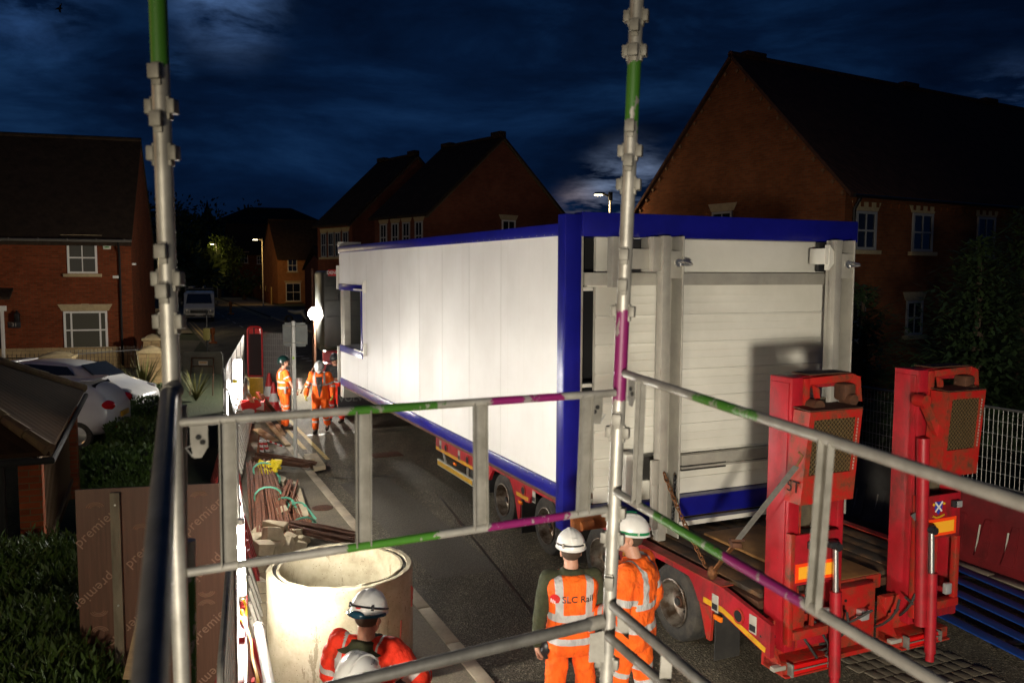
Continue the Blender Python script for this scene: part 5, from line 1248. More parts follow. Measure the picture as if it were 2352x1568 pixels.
a = on_front(HL, -2, 830); b = on_front(HL, 9, 714); m_b = MB(); m_b.bx(b.x-.12, b.x, -.08, -.003, 0.1, b.z, .01); m_b.bx(b.x-1.3, b.x+.1, -.12, -.003, b.z, b.z+.2, .02); dr = put('door_surround', m_b, MT['upvc'], HL)
m_b = MB(); m_b.bx(b.x-1.2, b.x-.12, -.03, -.003, .1, b.z); put('door', m_b, MT['hatblack'], HL, dr)
m_b = MB(); m_b.poly([(b.x-1.6, -.6, b.z+.45), (b.x+.35, -.6, b.z+.45), (b.x+.35, -.003, b.z+.8), (b.x-1.6, -.003, b.z+.8)], (0, 0, .08)); put('porch_canopy', m_b, MT['roof'], HL)
# boundary railing and pillars in front of it
def pillar(u, v0, v1, label, wd=.55):
    p = Gp(u, v1); zt = Yp(u, v0, p.y).z; o_ = thing('brick_pillar', label, 'gate pillar', p, .3, 'buff pillars of the front gardens'); m_ = MB(); m_.bx(-wd/2, wd/2, -wd/2, wd/2, 0, zt-.22); put('shaft', m_, MT['buff'], o_)
    m_ = MB(); m_.bx(-wd/2-.05, wd/2+.05, -wd/2-.05, wd/2+.05, zt-.22, zt-.12, .01); m_.lathe([(wd*.62, zt-.12), (wd*.45, zt-.04), (.02, zt+.03)], 4, Matrix.Rotation(PI/4, 4, 'Z')); put('cap', m_, MT['lintel'], o_); return o_
pillar(134, 808, 893, 'buff pillar with domed cap between the two railing runs', .95); pillar(352, 768, 850, 'buff pillar at the house corner right of the railing', .6); pillar(348, 795, 880, 'second buff pillar nearer the street by the spiky plant', .7)
def railing(A_, B_, h, label):
    A_ = V(A_); B_ = V(B_); L = (B_-A_).length; o_ = thing('iron_railing', label, 'railing', (A_.x, A_.y, 0), math.atan2(B_.y-A_.y, B_.x-A_.x), 'black iron railings')
    m_ = MB(); 
    for z in (.15, h-.12): m_.bx(0, L, -.012, .012, z, z+.03)
    put('rail', m_, MT['blackmetal'], o_); m_ = MB(); n_ = int(L/.13)
    for i in range(n_+1): m_.cyl((L*i/n_, 0, .02), (L*i/n_, 0, h-.03), .008, n=5); m_.cyl((L*i/n_, 0, h-.03), (L*i/n_, 0, h+.05), .014, .002, n=5)
    put('uprights', m_, MT['blackmetal'], o_); return o_
q1, q2, q3, q4 = Gp(10, 888), Gp(112, 886), Gp(156, 886), Gp(335, 868)
railing(q1, q2, 1.05, 'black iron railing left of the domed pillar'); railing(q3, q4, 1.15, 'black iron railing in front of the lower window')
# garden walls beyond
for (u0, v0, u1, v1, h, l_) in [(345, 800, 366, 778, 1.7, 'buff garden wall between the left house and the parked van')]:
    a = Gp(u0, v0); b = Gp(u1, v1); m_ = MB(); m_.beam(a+V((0, 0, h/2)), b+V((0, 0, h/2)), .3, h); single('garden_wall', m_, MT['buff'], l_, 'garden wall')

# right hand big house
HR = thing('brick_house', 'large brick house at the right whose lit gable rises above the module', 'house', (9.5, 24.8, 0), math.atan2(.528, .849), 'brick houses of the estate')
Lr, Dr, Er, Gr = 22.0, 9.0, 6.2, 10.75
m_b = MB(); wallbox(m_b, Lr, Dr, Er, Gr); wl_ = put('wall', m_b, MT['brickR'], HR)
m_b = MB(); roofp(m_b, Lr, Dr, Er, Gr, .25, .10, .14); rf = put('roof', m_b, MT['roofr'], HR)
m_b = MB()
for x in (.55, 9.0, 14.5): m_b.bx(x, x+.9, Dr/2-.16, Dr/2+.16, Gr+.18, Gr+.36, .03)
put('ridge_vent', m_b, MT['roofr'], HR, rf)
m_b = MB(); slope = (Gr-Er)/(Dr/2)
for s_ in (0, 1):
    n_ = 26
    for i in range(n_):
        t_ = (i+.5)/n_; y = t_*Dr/2 if s_ == 0 else Dr-t_*Dr/2; z = Er+t_*(Gr-Er)-.02
        if i % 2 == 0 and z < Gr-.2: m_b.box((-.025, y, z-.12), (.05, .10, .10), Matrix.Rotation(math.atan(slope)*(1 if s_ == 0 else -1), 3, 'X'), .005)
put('dentil_bricks', m_b, mat('dentil_brick', (.15, .075, .03), .9), HR, wl_)
m_b = MB(); m_b.tube([(0, -.3, Er-.15), (Lr, -.3, Er-.15)], .055, 8); put('gutter', m_b, MT['blackmetal'], HR)
m_b = MB()
m_b.bx(.3, 21.8, -.05, -.003, Er-.28, Er-.22)
for i in range(60): m_b.bx(.3+i*.36, .42+i*.36, -.05, -.003, Er-.42, Er-.28)
put('eaves_bricks', m_b, MT['brickR'], HR, wl_)
m_b = MB(); m_b.tube([(.32, -.3, Er-.15), (.32, -.08, Er-.5), (.32, -.07, .1)], .05, 8); put('drainpipe', m_b, MT['blackmetal'], HR)
for q in ((1962, 487, 2012, 573), (2092, 492, 2142, 577), (2240, 500, 2285, 590), (1950, 694, 1986, 784), (2078, 690, 2118, 770), (2380, 560, 2420, 640)): win_front(HR, *q, bars=(2, 2), pane='paned', mt='upvcd')
a = on_side(HR, 1660, 486); M_s = V((0, 1, 0)); win(HR, (0, a.y, a.z-1.0), M_s, V((-1, 0, 0)), .9, 1.0, bars=(2, 2), pane='paned', mt='upvcd')
# middle houses
def gable_house(loc, rz, L, D, E_, G_, label, wins, gwin, bm='brickD'):
    o_ = thing('brick_house', label, 'house', loc, rz, 'brick houses of the estate')
    m_ = MB(); wallbox(m_, L, D, E_, G_, False); w_ = put('wall', m_, MT[bm], o_)
    m_ = MB(); roofp(m_, L, D, E_, G_, .3, .12, .14, False); r_ = put('roof', m_, MT['roof'], o_)
    m_ = MB(); xm = L/2; m_.bx(xm-.2, xm+.2, -.05, .8, G_+.1, G_+.42, .03); m_.bx(xm-.2, xm+.2, D-.9, D, G_+.1, G_+.36, .03); put('ridge_vent', m_, MT['roof'], o_, r_)
    m_ = MB(); sl = (G_-E_)/(L/2)
    for s_ in (-1, 1): m_.beam((xm+s_*(L/2+.28), -.06, E_-.28*sl-.02), (xm, -.06, G_-.02), .06, .22, up=(0, 1, 0))
    put('barge_board', m_, mat('brown_barge', (.09, .06, .03), .8), o_, r_)
    for (y, z, w, h) in wins: win(o_, (0, y, z), V((0, 1, 0)), V((-1, 0, 0)), w, h, bars=(2, 2), pane='paned', mt='upvcd')
    for (x, z, w, h) in gwin: win(o_, (x, 0, z), X_, NXF, w, h, bars=(2, 2), pane='paned')
    return o_
rz = math.atan2(.62, .78)
M1 = gable_house((-4.05, 42.6, 0), rz, 9.0, 5.5, 6.75, 10.7, 'nearer of the two dark gabled houses behind the module', [(1.0, 4.9, .7, 1.45), (2.2, 4.9, .7, 1.45), (3.3, 4.9, .7, 1.45), (4.5, 4.9, .7, 1.45)], [(4.9, 5.35, .9, 1.2)])
m2o = V((-4.05, 42.6, 0))+V((-.53, .85, 0))*10.3
M2 = gable_house(m2o, rz, 9.0, 4.6, 6.75, 10.9, 'farther of the two dark gabled houses, left behind the nearer one', [(.8, 4.7, .7, 1.5), (1.8, 4.7, .7, 1.5), (2.7, 4.7, .7, 1.5), (3.7, 4.7, .7, 1.5)], [])
# far terrace with orange lit end wall
def far_house(loc, rz, L, D, E_, G_, label, bm, wins=(), hip=False, swin=()):
    o_ = thing('brick_house', label, 'house', loc, rz, 'brick houses of the estate')
    m_ = MB()
    if hip:
        m_.bx(0, L, 0, D, 0, E_); w_ = put('wall', m_, MT[bm], o_); m_ = MB(); a = D/2; ov = .5
        lo = [V((-ov, -ov, E_)), V((L+ov, -ov, E_)), V((L+ov, D+ov, E_)), V((-ov, D+ov, E_))]; r0 = V((a*1.4, a, G_)); r1 = V((L-a*1.4, a, G_))
        m_.poly([lo[0], lo[1], r1, r0]); m_.poly([lo[1], lo[2], r1]); m_.poly([lo[2], lo[3], r0, r1]); m_.poly([lo[3], lo[0], r0]); m_.poly([lo[3], lo[2], lo[1], lo[0]])
        put('roof', m_, MT['roof'], o_)
    else:
        wallbox(m_, L, D, E_, G_); w_ = put('wall', m_, MT[bm], o_); m_ = MB(); roofp(m_, L, D, E_, G_, .3, .1, .14); put('roof', m_, MT['roof'], o_)
    for (u0, v0, u1, v1) in wins: win_front(o_, u0, v0, u1, v1, bars=(2, 2), pane='paned')
    return o_
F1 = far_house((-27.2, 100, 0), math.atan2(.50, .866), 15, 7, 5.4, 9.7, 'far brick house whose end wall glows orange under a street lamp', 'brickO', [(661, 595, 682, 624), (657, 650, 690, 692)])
F2 = far_house((-40.6, 125, 0), math.atan2(.45, .89), 14, 8, 6.3, 10.5, 'far dark house left of the orange lit end wall', 'brickR', [(554, 582, 569, 604), (590, 588, 602, 606)])
F3 = far_house((-60.5, 165, 0), .30, 28, 14, 11.6, 16.5, 'farthest wide house with a hipped roof and a turret on the skyline', 'brickR', [(473, 526, 484, 545), (510, 528, 521, 542), (528, 528, 542, 545), (562, 529, 573, 541)], hip=True)
m_b = MB(); q = V((1.5, 0, 11.6)); m_b.lathe([(4.0, 11.65), (.9, 15.0), (.45, 16.0), (0, 17.6)], 4, Matrix.Translation((2.2, 3, 0)) @ Matrix.Rotation(PI/4, 4, 'Z')); put('turret', m_b, MT['roof'], F3)
F4 = thing('brick_house', 'house with a small porch roof and red lit window behind the lorry cab', 'house', (-13.5, 62, 0), math.atan2(.45, .89), 'brick houses of the estate')
m_b = MB(); wallbox(m_b, 6, 6, 4.0, 5.0); put('wall', m_b, MT['brickD'], F4); m_b = MB(); roofp(m_b, 6, 6, 4.0, 5.6, .3); put('roof', m_b, MT['roof'], F4)
lw = emis('lit_window_pane', (1.0, .86, .55), 3.2); lr = emis('red_lit_window_pane', (1.0, .06, .02), 2.4)
def lit(u0, v0, u1, v1, mt_):
    a = on_front(F4, u0, v1); b = on_front(F4, u1, v0); cx_ = (a.x+b.x)/2; w_, h_ = abs(b.x-a.x), b.z-a.z
    m_ = MB()
    for cu in (-w_/2, 0, w_/2): m_.bx(cx_+cu-.02, cx_+cu+.02, -.06, -.02, a.z, b.z)
    for cz in (0, .45, 1): m_.bx(cx_-w_/2, cx_+w_/2, -.055, -.015, a.z+h_*cz-.02, a.z+h_*cz+.02)
    fr = put('window', m_, MT['upvc'], F4); m_ = MB(); m_.bx(cx_-w_/2, cx_+w_/2, -.014, -.004, a.z, b.z); put('lit_pane', m_, mt_, F4, fr)
lit(732, 599, 745, 616, lw); lit(763, 585, 771, 616, lr)

# ------------------------------------------------------------------ street lamps
def street_lamp(u, vtop, y, arm, label, lit_=True, head=(.5, .16, .08), pw=0, col=(1, .8, .5)):
    t_ = Yp(u, vtop, y); o_ = thing('street_lamp', label, 'street lamp', (t_.x, t_.y, 0), 0, 'street lamps')
    m_ = MB(); m_.tube([(0, 0, 0), (0, 0, 1.2), (0, 0, 1.25), (0, 0, t_.z)], [.08, .08, .055, .045], 12); put('column', m_, mat('lamp_column_'+str(u), (.40, .38, .30), .5, .3), o_)
    m_ = MB(); m_.beam((0, 0, t_.z), (arm*.45, 0, t_.z+.10), .06, .08); m_.box((arm*.75, 0, t_.z+.12), (abs(arm)*.7, .22, .09), None, .03); m_.bx(-.08, .08, -.07, .07, t_.z-.15, t_.z+.18, .02); hd = put('lamp_head', m_, MT['blackmetal'], o_)
    if lit_:
        m_ = MB(); m_.box((arm*.82, 0, t_.z+.065), (abs(arm)*.55, .19, .05), None, .02); put('lamp_lens', m_, emis('lamp_glow', (1.0, .84, .5), 30 if not pw else pw), o_, hd)
    return o_, V((t_.x+arm*.8, t_.y, t_.z-.05))
_, LP1_ = street_lamp(1402, 452, 33.0, -.55, 'street lamp with lit head above the blue roof edge of the module', pw=14)
_, LP2_ = street_lamp(602, 552, 93.0, -.9, 'far street lamp in front of the orange lit end wall', pw=18)
_, LP3_ = street_lamp(363, 585, 52, .8, 'thin far street lamp column between left house and scaffold pole', pw=12)
_, LP4_ = street_lamp(497, 562, 118, -.7, 'far street lamp hidden in the glowing tree', pw=20)
m_b = MB(); p0 = Yp(717, 617, 34); m_b.cyl((p0.x, p0.y, 0), (p0.x, p0.y, p0.z), .05, n=12); single('lighting_column', m_b, MT['rustd'], 'plain tall steel column right behind the dazzling floodlight', 'column')
# floodlight on its stand behind the men
fp = Yp(723, 720, 27.5); o = thing('floodlight', 'dazzling round floodlight on a stand behind the workers', 'floodlight', (fp.x, fp.y, 0))
m_b = MB(); m_b.cyl((0, 0, .5), (0, 0, fp.z-.15), .035, n=10)
for a in (0, 2.1, 4.2): m_b.cyl((0, 0, .9), (math.cos(a)*.7, math.sin(a)*.7, 0), .02, n=8)
put('stand', m_b, MT['rustd'], o); m_b = MB(); m_b.sph((0, 0, fp.z), .205, 20); put('lit_globe', m_b, emis('floodlight_globe', (1.0, .93, .80), 220), o)

# ------------------------------------------------------------------ lorry tractor unit at the head of the trailer
K = thing('tractor_unit', 'dark lorry tractor unit with red chassis parked beyond the module', 'lorry', Yp(835, 700, 26.0).to_tuple()[:2]+(0,), R(20))
kz = lambda v: Yp(800, v, 25.6).z
m_b = MB(); m_b.bx(-1.2, 1.35, 0, 2.0, 1.55, kz(622), .10); m_b.bx(-1.1, 1.25, 1.9, 2.5, 1.3, 2.4, .12); cab = put('cab', m_b, MT['truck'], K)
m_b = MB(); 
for z in (kz(690), kz(727), kz(656)): m_b.bx(-1.15, 1.3, -.012, -.0, z-.012, z+.012)
for x in (-.75, .75): m_b.bx(x-.02, x+.02, -.03, -.0, kz(690), kz(672))
put('panel_seam', m_b, MT['hatblack'], K, cab)
m_b = MB(); m_b.bx(-1.05, -.55, -.05, -.0, kz(634), kz(619), .01); sg = put('name_board', m_b, MT['signred'], K, cab)
me = text_mesh('DENNISON', .13, .001, .004); me.transform(Matrix.Translation((-.76, -.053, kz(626.5))) @ Matrix.Rotation(PI/2, 4, 'X')); put('name_letters', me, MT['signwhite'], K, sg)
m_b = MB(); m_b.bx(-1.25, 1.2, -.35, .0, .85, 1.50, .05); m_b.bx(-1.3, -.6, -.9, -.3, .8, 1.2, .04); m_b.bx(-.5, -.2, -5, 0, .7, 1.0); m_b.bx(.3, .6, -5, 0, .7, 1.0); put('chassis', m_b, MT['red'], K)
m_b = MB(); m_b.bx(-.1, 1.3, -2.8, -.9, 1.06, 1.12, .01)
for i in range(12): m_b.bx(-.1, 1.3, -2.7+i*.15, -2.66+i*.15, 1.12, 1.135)
put('catwalk', m_b, MT['galvd'], K)
for x in (-1.0, 1.05):
    for y in (-.8, -2.1):
        M_ = Matrix.Translation((x, y, .52)) @ Matrix.Rotation(PI/2*(-1 if x < 0 else 1), 4, 'Y'); m_ = MB(); m_.lathe([(.30, -.14), (.42, -.15), (.51, -.12), (.52, 0), (.51, .12), (.42, .15), (.30, .14)], 28, M_, True); wh = put('wheel', m_, MT['tyre'], K)
        m_ = MB(); m_.lathe([(.30, .12), (.22, .05), (.1, .07), (0, .08)], 20, M_); put('rim', m_, MT['rim'], K, wh)
m_b = MB(); m_b.tube([(1.05, -1.5+.62*math.cos(R(a)), .52+.62*math.sin(R(a))) for a in range(0, 181, 15)], .05, 6); put('mudguard', m_b, mat('pale_mudguard', (.28, .27, .24), .5), K)
m_b = MB(); m_b.tube([(-.3, -.7, 1.3), (-.2, -1.2, 1.25), (-.5, -1.8, 1.1), (.0, -2.4, 1.15)], .05, 6); m_b.tube([(-.6, -.6, 1.2), (-.5, -1.4, 1.35), (-.1, -1.9, 1.1)], .05, 6); m_b.box((-.35, -1.5, 1.2), (.5, .6, .25), None, .08); put('coiled_lines', m_b, MT['black'], K)
m_b = MB()
for i in range(7): m_b.box((-1.15+.12*i, -1.55-.16*i, .98), (.09, .03, .10), Matrix.Rotation(.4, 3, 'Y'))
put('hazard_chevrons', m_b, MT['yellow'], K)
# mud flap with lettering just beyond the module end
mf = Yp(815, 914, 21.2); o = K
m_b = MB(); m_b.bx(-.42, .50, .0, .02, -.28, .30); mfo = put('mud_flap', m_b, MT['hatblack'], K); mloc = rm(K).inverted() @ mf; mfo.data.transform(Matrix.Translation(mloc))
me = text_mesh('VOLVO', .24, .001, .006); me.transform(Matrix.Translation(mloc+V((.0, -.004, 0))) @ Matrix.Rotation(PI/2, 4, 'X')); put('flap_letters', me, MT['signgrey'], K, mfo)

# ------------------------------------------------------------------ cars
def car_body(L, stations):
    """stations: x(0 rear..L front), halfwidth low, belt z, half belt, roof z, half roof, floor z"""
    m_ = MB(); rings = []
    for (x, hw, fz, bz, hb, rz_, hr) in stations:
        mid = (fz+bz)/2
        pts = [(-hw*.92, fz), (-hw, fz+.12), (-hw, mid), (-hb, bz), (-(hb*.45+hr*.55), bz+(rz_-bz)*.55), (-hr, rz_-(rz_-bz)*.10), (-hr*.6, rz_), (0, rz_+.012)]
        pts = pts+[(-a, b) for a, b in reversed(pts[:-1])]
        rings.append([m_.bm.verts.new((x, a, b)) for a, b in pts])
    for a, b in zip(rings, rings[1:]):
        for i in range(len(a)-1): m_.bm.faces.new((a[i], a[i+1], b[i+1], b[i]))
        m_.bm.faces.new((a[-1], a[0], b[0], b[-1]))
    m_.bm.faces.new(rings[0]); m_.bm.faces.new(list(reversed(rings[-1]))); return m_
def car(loc, rz, label, plate):
    o_ = thing('parked_car', label, 'car', loc, rz, 'white cars parked by the hedge')
    S = [(0.0, .72, .38, .80, .70, .86, .60), (.10, .84, .30, .92, .82, 1.02, .68), (.30, .88, .26, .98, .84, 1.28, .66), (.62, .89, .24, .99, .84, 1.43, .62), (1.2, .90, .22, .97, .85, 1.49, .62), (2.0, .90, .22, .95, .85, 1.49, .62), (2.6, .90, .22, .93, .85, 1.40, .60), (3.05, .90, .24, .92, .84, 1.12, .66), (3.3, .89, .26, .90, .82, .96, .72), (3.75, .86, .28, .84, .76, .87, .66), (4.05, .78, .32, .72, .66, .74, .55), (4.2, .62, .38, .60, .52, .62, .42)]
    me = car_body(4.2, S).mesh('body'); me = applied(me, [('SUBSURF', dict(levels=2, render_levels=2))]); put('body', me, MT['carwhite'], o_)
    gm = MB()
    for s_ in (-1, 1):
        f = lambda x, z, k=0: (x, s_*(.855-.215*max(0, (z-.97))/.5), z)
        gm.poly([f(.75, 1.02), f(2.85, .98), f(2.35, 1.38), f(1.2, 1.44), f(.85, 1.36)], (0, s_*.012, .0))
    gm.poly([(.26, -.60, 1.04), (.26, .60, 1.04), (.50, .54, 1.36), (.50, -.54, 1.36)], (-.03, 0, .01)); gm.poly([(3.12, -.62, 1.06), (3.12, .62, 1.06), (2.64, .54, 1.39), (2.64, -.54, 1.39)], (.02, 0, .03)); put('window', gm, MT['paned'], o_)
    for s_ in (-1, 1):
        m_ = MB(); m_.sph((.155, s_*.66, .93), (.17, .17, .115), 14); put('tail_light', m_, MT['lampred'], o_)
        m_ = MB(); m_.sph((3.80, s_*.60, .75), (.24, .16, .09), 14); put('headlight', m_, MT['lens'], o_)
        m_ = MB(); m_.sph((2.55, s_*.97, 1.02), (.09, .12, .08), 10); put('mirror', m_, MT['carwhite'], o_)
        m_ = MB(); m_.bx(-.01, .10, s_*.55-.1, s_*.55+.1, .42, .47, .01); put('rear_reflector', m_, MT['lampred'], o_)
        for x in (.72, 3.35):
            M_ = Matrix.Translation((x, s_*.80, .31)) @ Matrix.Rotation(PI/2*(1 if s_ > 0 else -1) * -1, 4, 'X'); m_ = MB(); m_.lathe([(.20, -.1), (.29, -.1), (.315, -.07), (.315, .07), (.29, .10), (.20, .1)], 26, M_, True); wh = put('wheel', m_, MT['tyre'], o_); m_ = MB(); m_.lathe([(.2, .09), (.17, .05), (.05, .07), (0, .07)], 16, M_); put('rim', m_, MT['zinc'], o_, wh)
    m_ = MB(); m_.bx(-.045, .0, -.26, .26, .62, .73, .006); put('number_plate', m_, MT['yellow'], o_)
    m_ = MB(); m_.bx(.45, .75, -.5, .5, 1.44, 1.47, .01); put('roof_spoiler', m_, MT['carwhite'], o_); return o_
p = Gp(222, 1012); car((-8.75, 19.2, 0), R(189), 'nearer white hatchback with its red rear lamp lit up by the street light', 0)
q = Gp(300, 930); car((-13.7, 22.9, 0), R(-6), 'farther white car whose pale bonnet points right towards the hedge', 1)
# van
vp = Gp(458, 739); VN = thing('white_van', 'white van with loaded roof rack parked facing us on the street', 'van', vp, R(19))
vw = 1.08; 
S = []
m_b = MB(); prof = [(0.0, .35), (-.02, .62), (.02, .98), (.12, 1.10), (.85, 1.32), (1.45, 2.02), (1.7, 2.15), (5.2, 2.2), (5.3, 2.0), (5.3, .35)]
m_b.poly([(-vw, y, z) for y, z in prof], (2*vw, 0, 0)); bmesh.ops.bevel(m_b.bm, geom=[e for e in m_b.bm.edges], offset=.05, segments=2, affect='EDGES'); put('body', m_b, MT['vanwhite'], VN, ang=50)
m_b = MB(); m_b.poly([(-.92, .84, 1.345), (.92, .84, 1.345), (.82, 1.43, 2.03), (-.82, 1.43, 2.03)], (0, -.03, .03)); put('windscreen', m_b, MT['paned'], VN)
m_b = MB(); m_b.bx(-.62, .62, -.06, -.01, .66, .90, .02); m_b.bx(-.95, .95, -.06, -.02, .40, .50, .02); gr = put('grille', m_b, MT['hatblack'], VN)
m_b = MB(); m_b.bx(-1.05, 1.05, -.10, .05, .50, .62, .03); put('bumper', m_b, MT['vanwhite'], VN)
m_b = MB(); m_b.bx(-.28, .28, -.115, -.10, .46, .57, .004); put('number_plate', m_b, MT['signwhite'], VN)
for s_ in (-1, 1):
    m_b = MB(); m_b.box((s_*.84, -.0, .80), (.34, .12, .26), None, .05); put('headlight', m_b, MT['lens'], VN); m_b = MB(); m_b.box((s_*1.24, .75, 1.35), (.2, .12, .34), None, .04); m_b.beam((s_*1.05, .85, 1.3), (s_*1.2, .78, 1.3), .04, .04); put('mirror', m_b, MT['hatblack'], VN)
    for y in (.85, 4.3): m_b = MB(); m_b.lathe([(.0, -.1), (.3, -.1), (.34, -.06), (.34, .06), (.3, .1), (0, .1)], 20, Matrix.Translation((s_*.93, y, .34)) @ Matrix.Rotation(PI/2, 4, 'Y')); put('wheel', m_b, MT['tyre'], VN)
m_b = MB()
for y in (1.7, 2.6, 3.5, 4.4): m_b.cyl((-1.0, y, 2.42), (1.0, y, 2.42), .025, n=8); m_b.cyl((-1, y, 2.15), (-1, y, 2.42), .02, n=6); m_b.cyl((1, y, 2.15), (1, y, 2.42), .02, n=6)
for x in (-1, -.5, 0, .5, 1): m_b.cyl((x, 1.6, 2.46), (x, 4.6, 2.46), .025, n=8)
m_b.tube([(-1, 1.6, 2.46), (-1, 1.5, 2.62), (1, 1.5, 2.62), (1, 1.6, 2.46)], .025, 8); put('roof_rack', m_b, MT['galvd'], VN)
m_b = MB(); m_b.beam((-.6, 1.6, 2.55), (-.5, 4.6, 2.55), .35, .08); m_b.cyl((.3, 1.5, 2.56), (.4, 4.8, 2.56), .06, n=10); put('rack_load', m_b, MT['greysteel'], VN)
# signpost in front of the van, far bollards, motorbike like thing
p = Gp(477, 835); o = thing('sign_post', 'thin dark post with a small plate standing in front of the van', 'sign post', (p.x, p.y, 0)); zt = Yp(473, 735, p.y).z; m_b = MB(); m_b.cyl((0, 0, 0), (0, 0, zt+.3), .035, n=8); put('post', m_b, MT['blackmetal'], o); m_b = MB(); zz_ = Yp(475, 770, p.y).z; m_b.bx(-.14, .14, -.05, -.03, zz_-.2, zz_+.3, .02); put('plate', m_b, mat('faded_yellow_plate', (.25, .22, .06), .6), o)
p = Gp(489, 788); o = thing('road_lamp', 'small orange beacon on the road behind the wide sign board', 'road lamp', (p.x, p.y, 0)); m_b = MB(); m_b.lathe([(.22, 0), (.22, .08), (.08, .12), (.07, .45), (.12, .5), (.12, .8), (.0, .85)], 16); put('body', m_b, mat('orange_beacon', (.55, .14, .02), .5), o)
p = Gp(530, 722); o = thing('road_lamp', 'tiny orange beacon by the kerb right of the van', 'road lamp', (p.x, p.y, 0)); m_b = MB(); m_b.lathe([(.3, 0), (.3, .1), (.1, .15), (.1, .7), (.16, .75), (.16, 1.1), (0, 1.2)], 12); put('body', m_b, mat('orange_beacon', (.6, .18, .02), .5), o)
# timber gate fence at the far right pavement
p0, p1 = Gp(578, 682), Gp(622, 700); o = thing('timber_fence', 'low timber fence on the far pavement left of the orange wall', 'fence', (p0.x, p0.y, 0), math.atan2(p1.y-p0.y, p1.x-p0.x)); L = (p1-p0).length; m_b = MB()
for i in range(24): m_b.bx(L*i/24, L*(i+.85)/24, 0, .03, .1, 1.7-.015*i)
put('boards', m_b, MT['brickR'], o); m_b = MB()
for i in range(5): m_b.bx(L*i/4-.06, L*i/4+.06, .03, .15, 0, 2.0)
put('post', m_b, mat('yellowish_post', (.30, .22, .08), .8), o)
# motorbike shaped dark thing by the lamp
p = Gp(684, 745); o = thing('parked_motorbike', 'motorbike under a cover by the far pavement left of the floodlight', 'motorbike', (p.x, p.y, 0), R(160))
m_b = MB(); m_b.lathe([(.2, -.06), (.33, -.06), (.34, .06), (.2, .06)], 20, Matrix.Translation((-.75, 0, .34)) @ Matrix.Rotation(PI/2, 4, 'X'), True); m_b.lathe([(.2, -.06), (.33, -.06), (.34, .06), (.2, .06)], 20, Matrix.Translation((.75, 0, .34)) @ Matrix.Rotation(PI/2, 4, 'X'), True); put('wheel', m_b, MT['tyre'], o)
m_b = MB(); m_b.tube([(-.75, 0, .4), (-.4, 0, .9), (.2, 0, .85), (.8, 0, .95)], [.08, .20, .16, .06], 10); m_b.tube([(-.55, -.35, 1.1), (-.45, 0, 1.05), (-.55, .35, 1.1)], .025, 6); m_b.beam((-.7, 0, .4), (-.45, 0, 1.0), .06, .06); put('body', m_b, MT['greysteel'], o)

# ------------------------------------------------------------------ plants
def leaves(n_, fn, size, rnd, m_=None):
    m_ = m_ or MB()
    for i in range(n_):
        c, d_ = fn(rnd); a = V((rnd.gauss(0, 1), rnd.gauss(0, 1), rnd.gauss(0, 1))).normalized(); d_ = (V(d_)+a*.5).normalized(); s_ = d_.cross(a)
        if s_.length < 1e-3: continue
        s_.normalize(); z = size*rnd.uniform(.6, 1.4); c = V(c)
        vs = [m_.bm.verts.new(c), m_.bm.verts.new(c+d_*z*.5+s_*z*.26), m_.bm.verts.new(c+d_*z), m_.bm.verts.new(c+d_*z*.5-s_*z*.26)]
        m_.bm.faces.new(vs)
    return m_
def hedge(u, v, y_, wd, dp, ht, label, seed):
    p = Gp(u, v); o_ = thing('hedge', label, 'hedge', p, R(17), 'clipped hedges by the parked cars')
    def fn(r):
        a = V((r.uniform(-1, 1), r.uniform(-1, 1), r.uniform(0, 1))); 
        k = r.choice((0, 1, 2)); 
        if k == 0: a.z = 1
        elif k == 1: a.y = -1
        else: a.x = r.choice((-1, 1))
        bump_ = 1+.18*noise.noise(a*2.5+V((seed, 0, 0)))
        return V((a.x*wd/2, a.y*dp/2, a.z*ht))*bump_, (a.x*.3, -.2, 1)
    m_ = leaves(int(1500*wd*dp*ht/1.2)+1400, fn, .085, random.Random(seed)); put('leaves', m_, MT['foliage'], o_, recalc=False, smooth=False)
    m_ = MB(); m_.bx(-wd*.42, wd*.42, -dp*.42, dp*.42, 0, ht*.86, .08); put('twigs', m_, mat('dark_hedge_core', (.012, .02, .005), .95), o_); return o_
hedge(338, 935, 0, 1.2, 1.3, .5, 'dim hedge clump right of the far white car', 1); hedge(334, 975, 0, 1.25, 1.2, .55, 'brighter hedge clump below the farthest one', 2); hedge(328, 1032, 0, 1.2, 1.1, .55, 'middle bright clump of the hedge row', 3); hedge(305, 1100, 0, 1.5, 1.2, .5, 'long low hedge clump nearest the plywood sheet', 4)
# spiky plants
def spiky(u, v, h, n_, label, seed):
    p = Gp(u, v); o_ = thing('spiky_plant', label, 'plant', p, 0); m_ = MB(); r = random.Random(seed)
    for i in range(n_):
        a = r.uniform(0, 2*PI); sp_ = r.uniform(.15, .8); hh = h*r.uniform(.6, 1.1); b = V((math.cos(a), math.sin(a), 0)); s_ = V((-b.y, b.x, 0))*.03; pts = [b*sp_*t*hh+V((0, 0, hh*(t-.35*t*t*sp_))) for t in (0, .4, .75, 1)]
        for k in range(3):
            w0 = (1-k/3.2); w1 = (1-(k+1)/3.05); f = [m_.bm.verts.new(q) for q in (pts[k]-s_*w0, pts[k]+s_*w0, pts[k+1]+s_*w1, pts[k+1]-s_*w1)]; m_.bm.faces.new(f)
    put('blades', m_, mat('tan_green_blades', (.13, .12, .03), .6, 0, (.07, .08, .015), 6), o_, recalc=False, smooth=False); return o_
spiky(330, 905, 1.5, 60, 'spiky cordyline like plant beside the left scaffold pole', 1); spiky(450, 920, 1.1, 34, 'smaller spiky plant left of the sign board legs', 2)
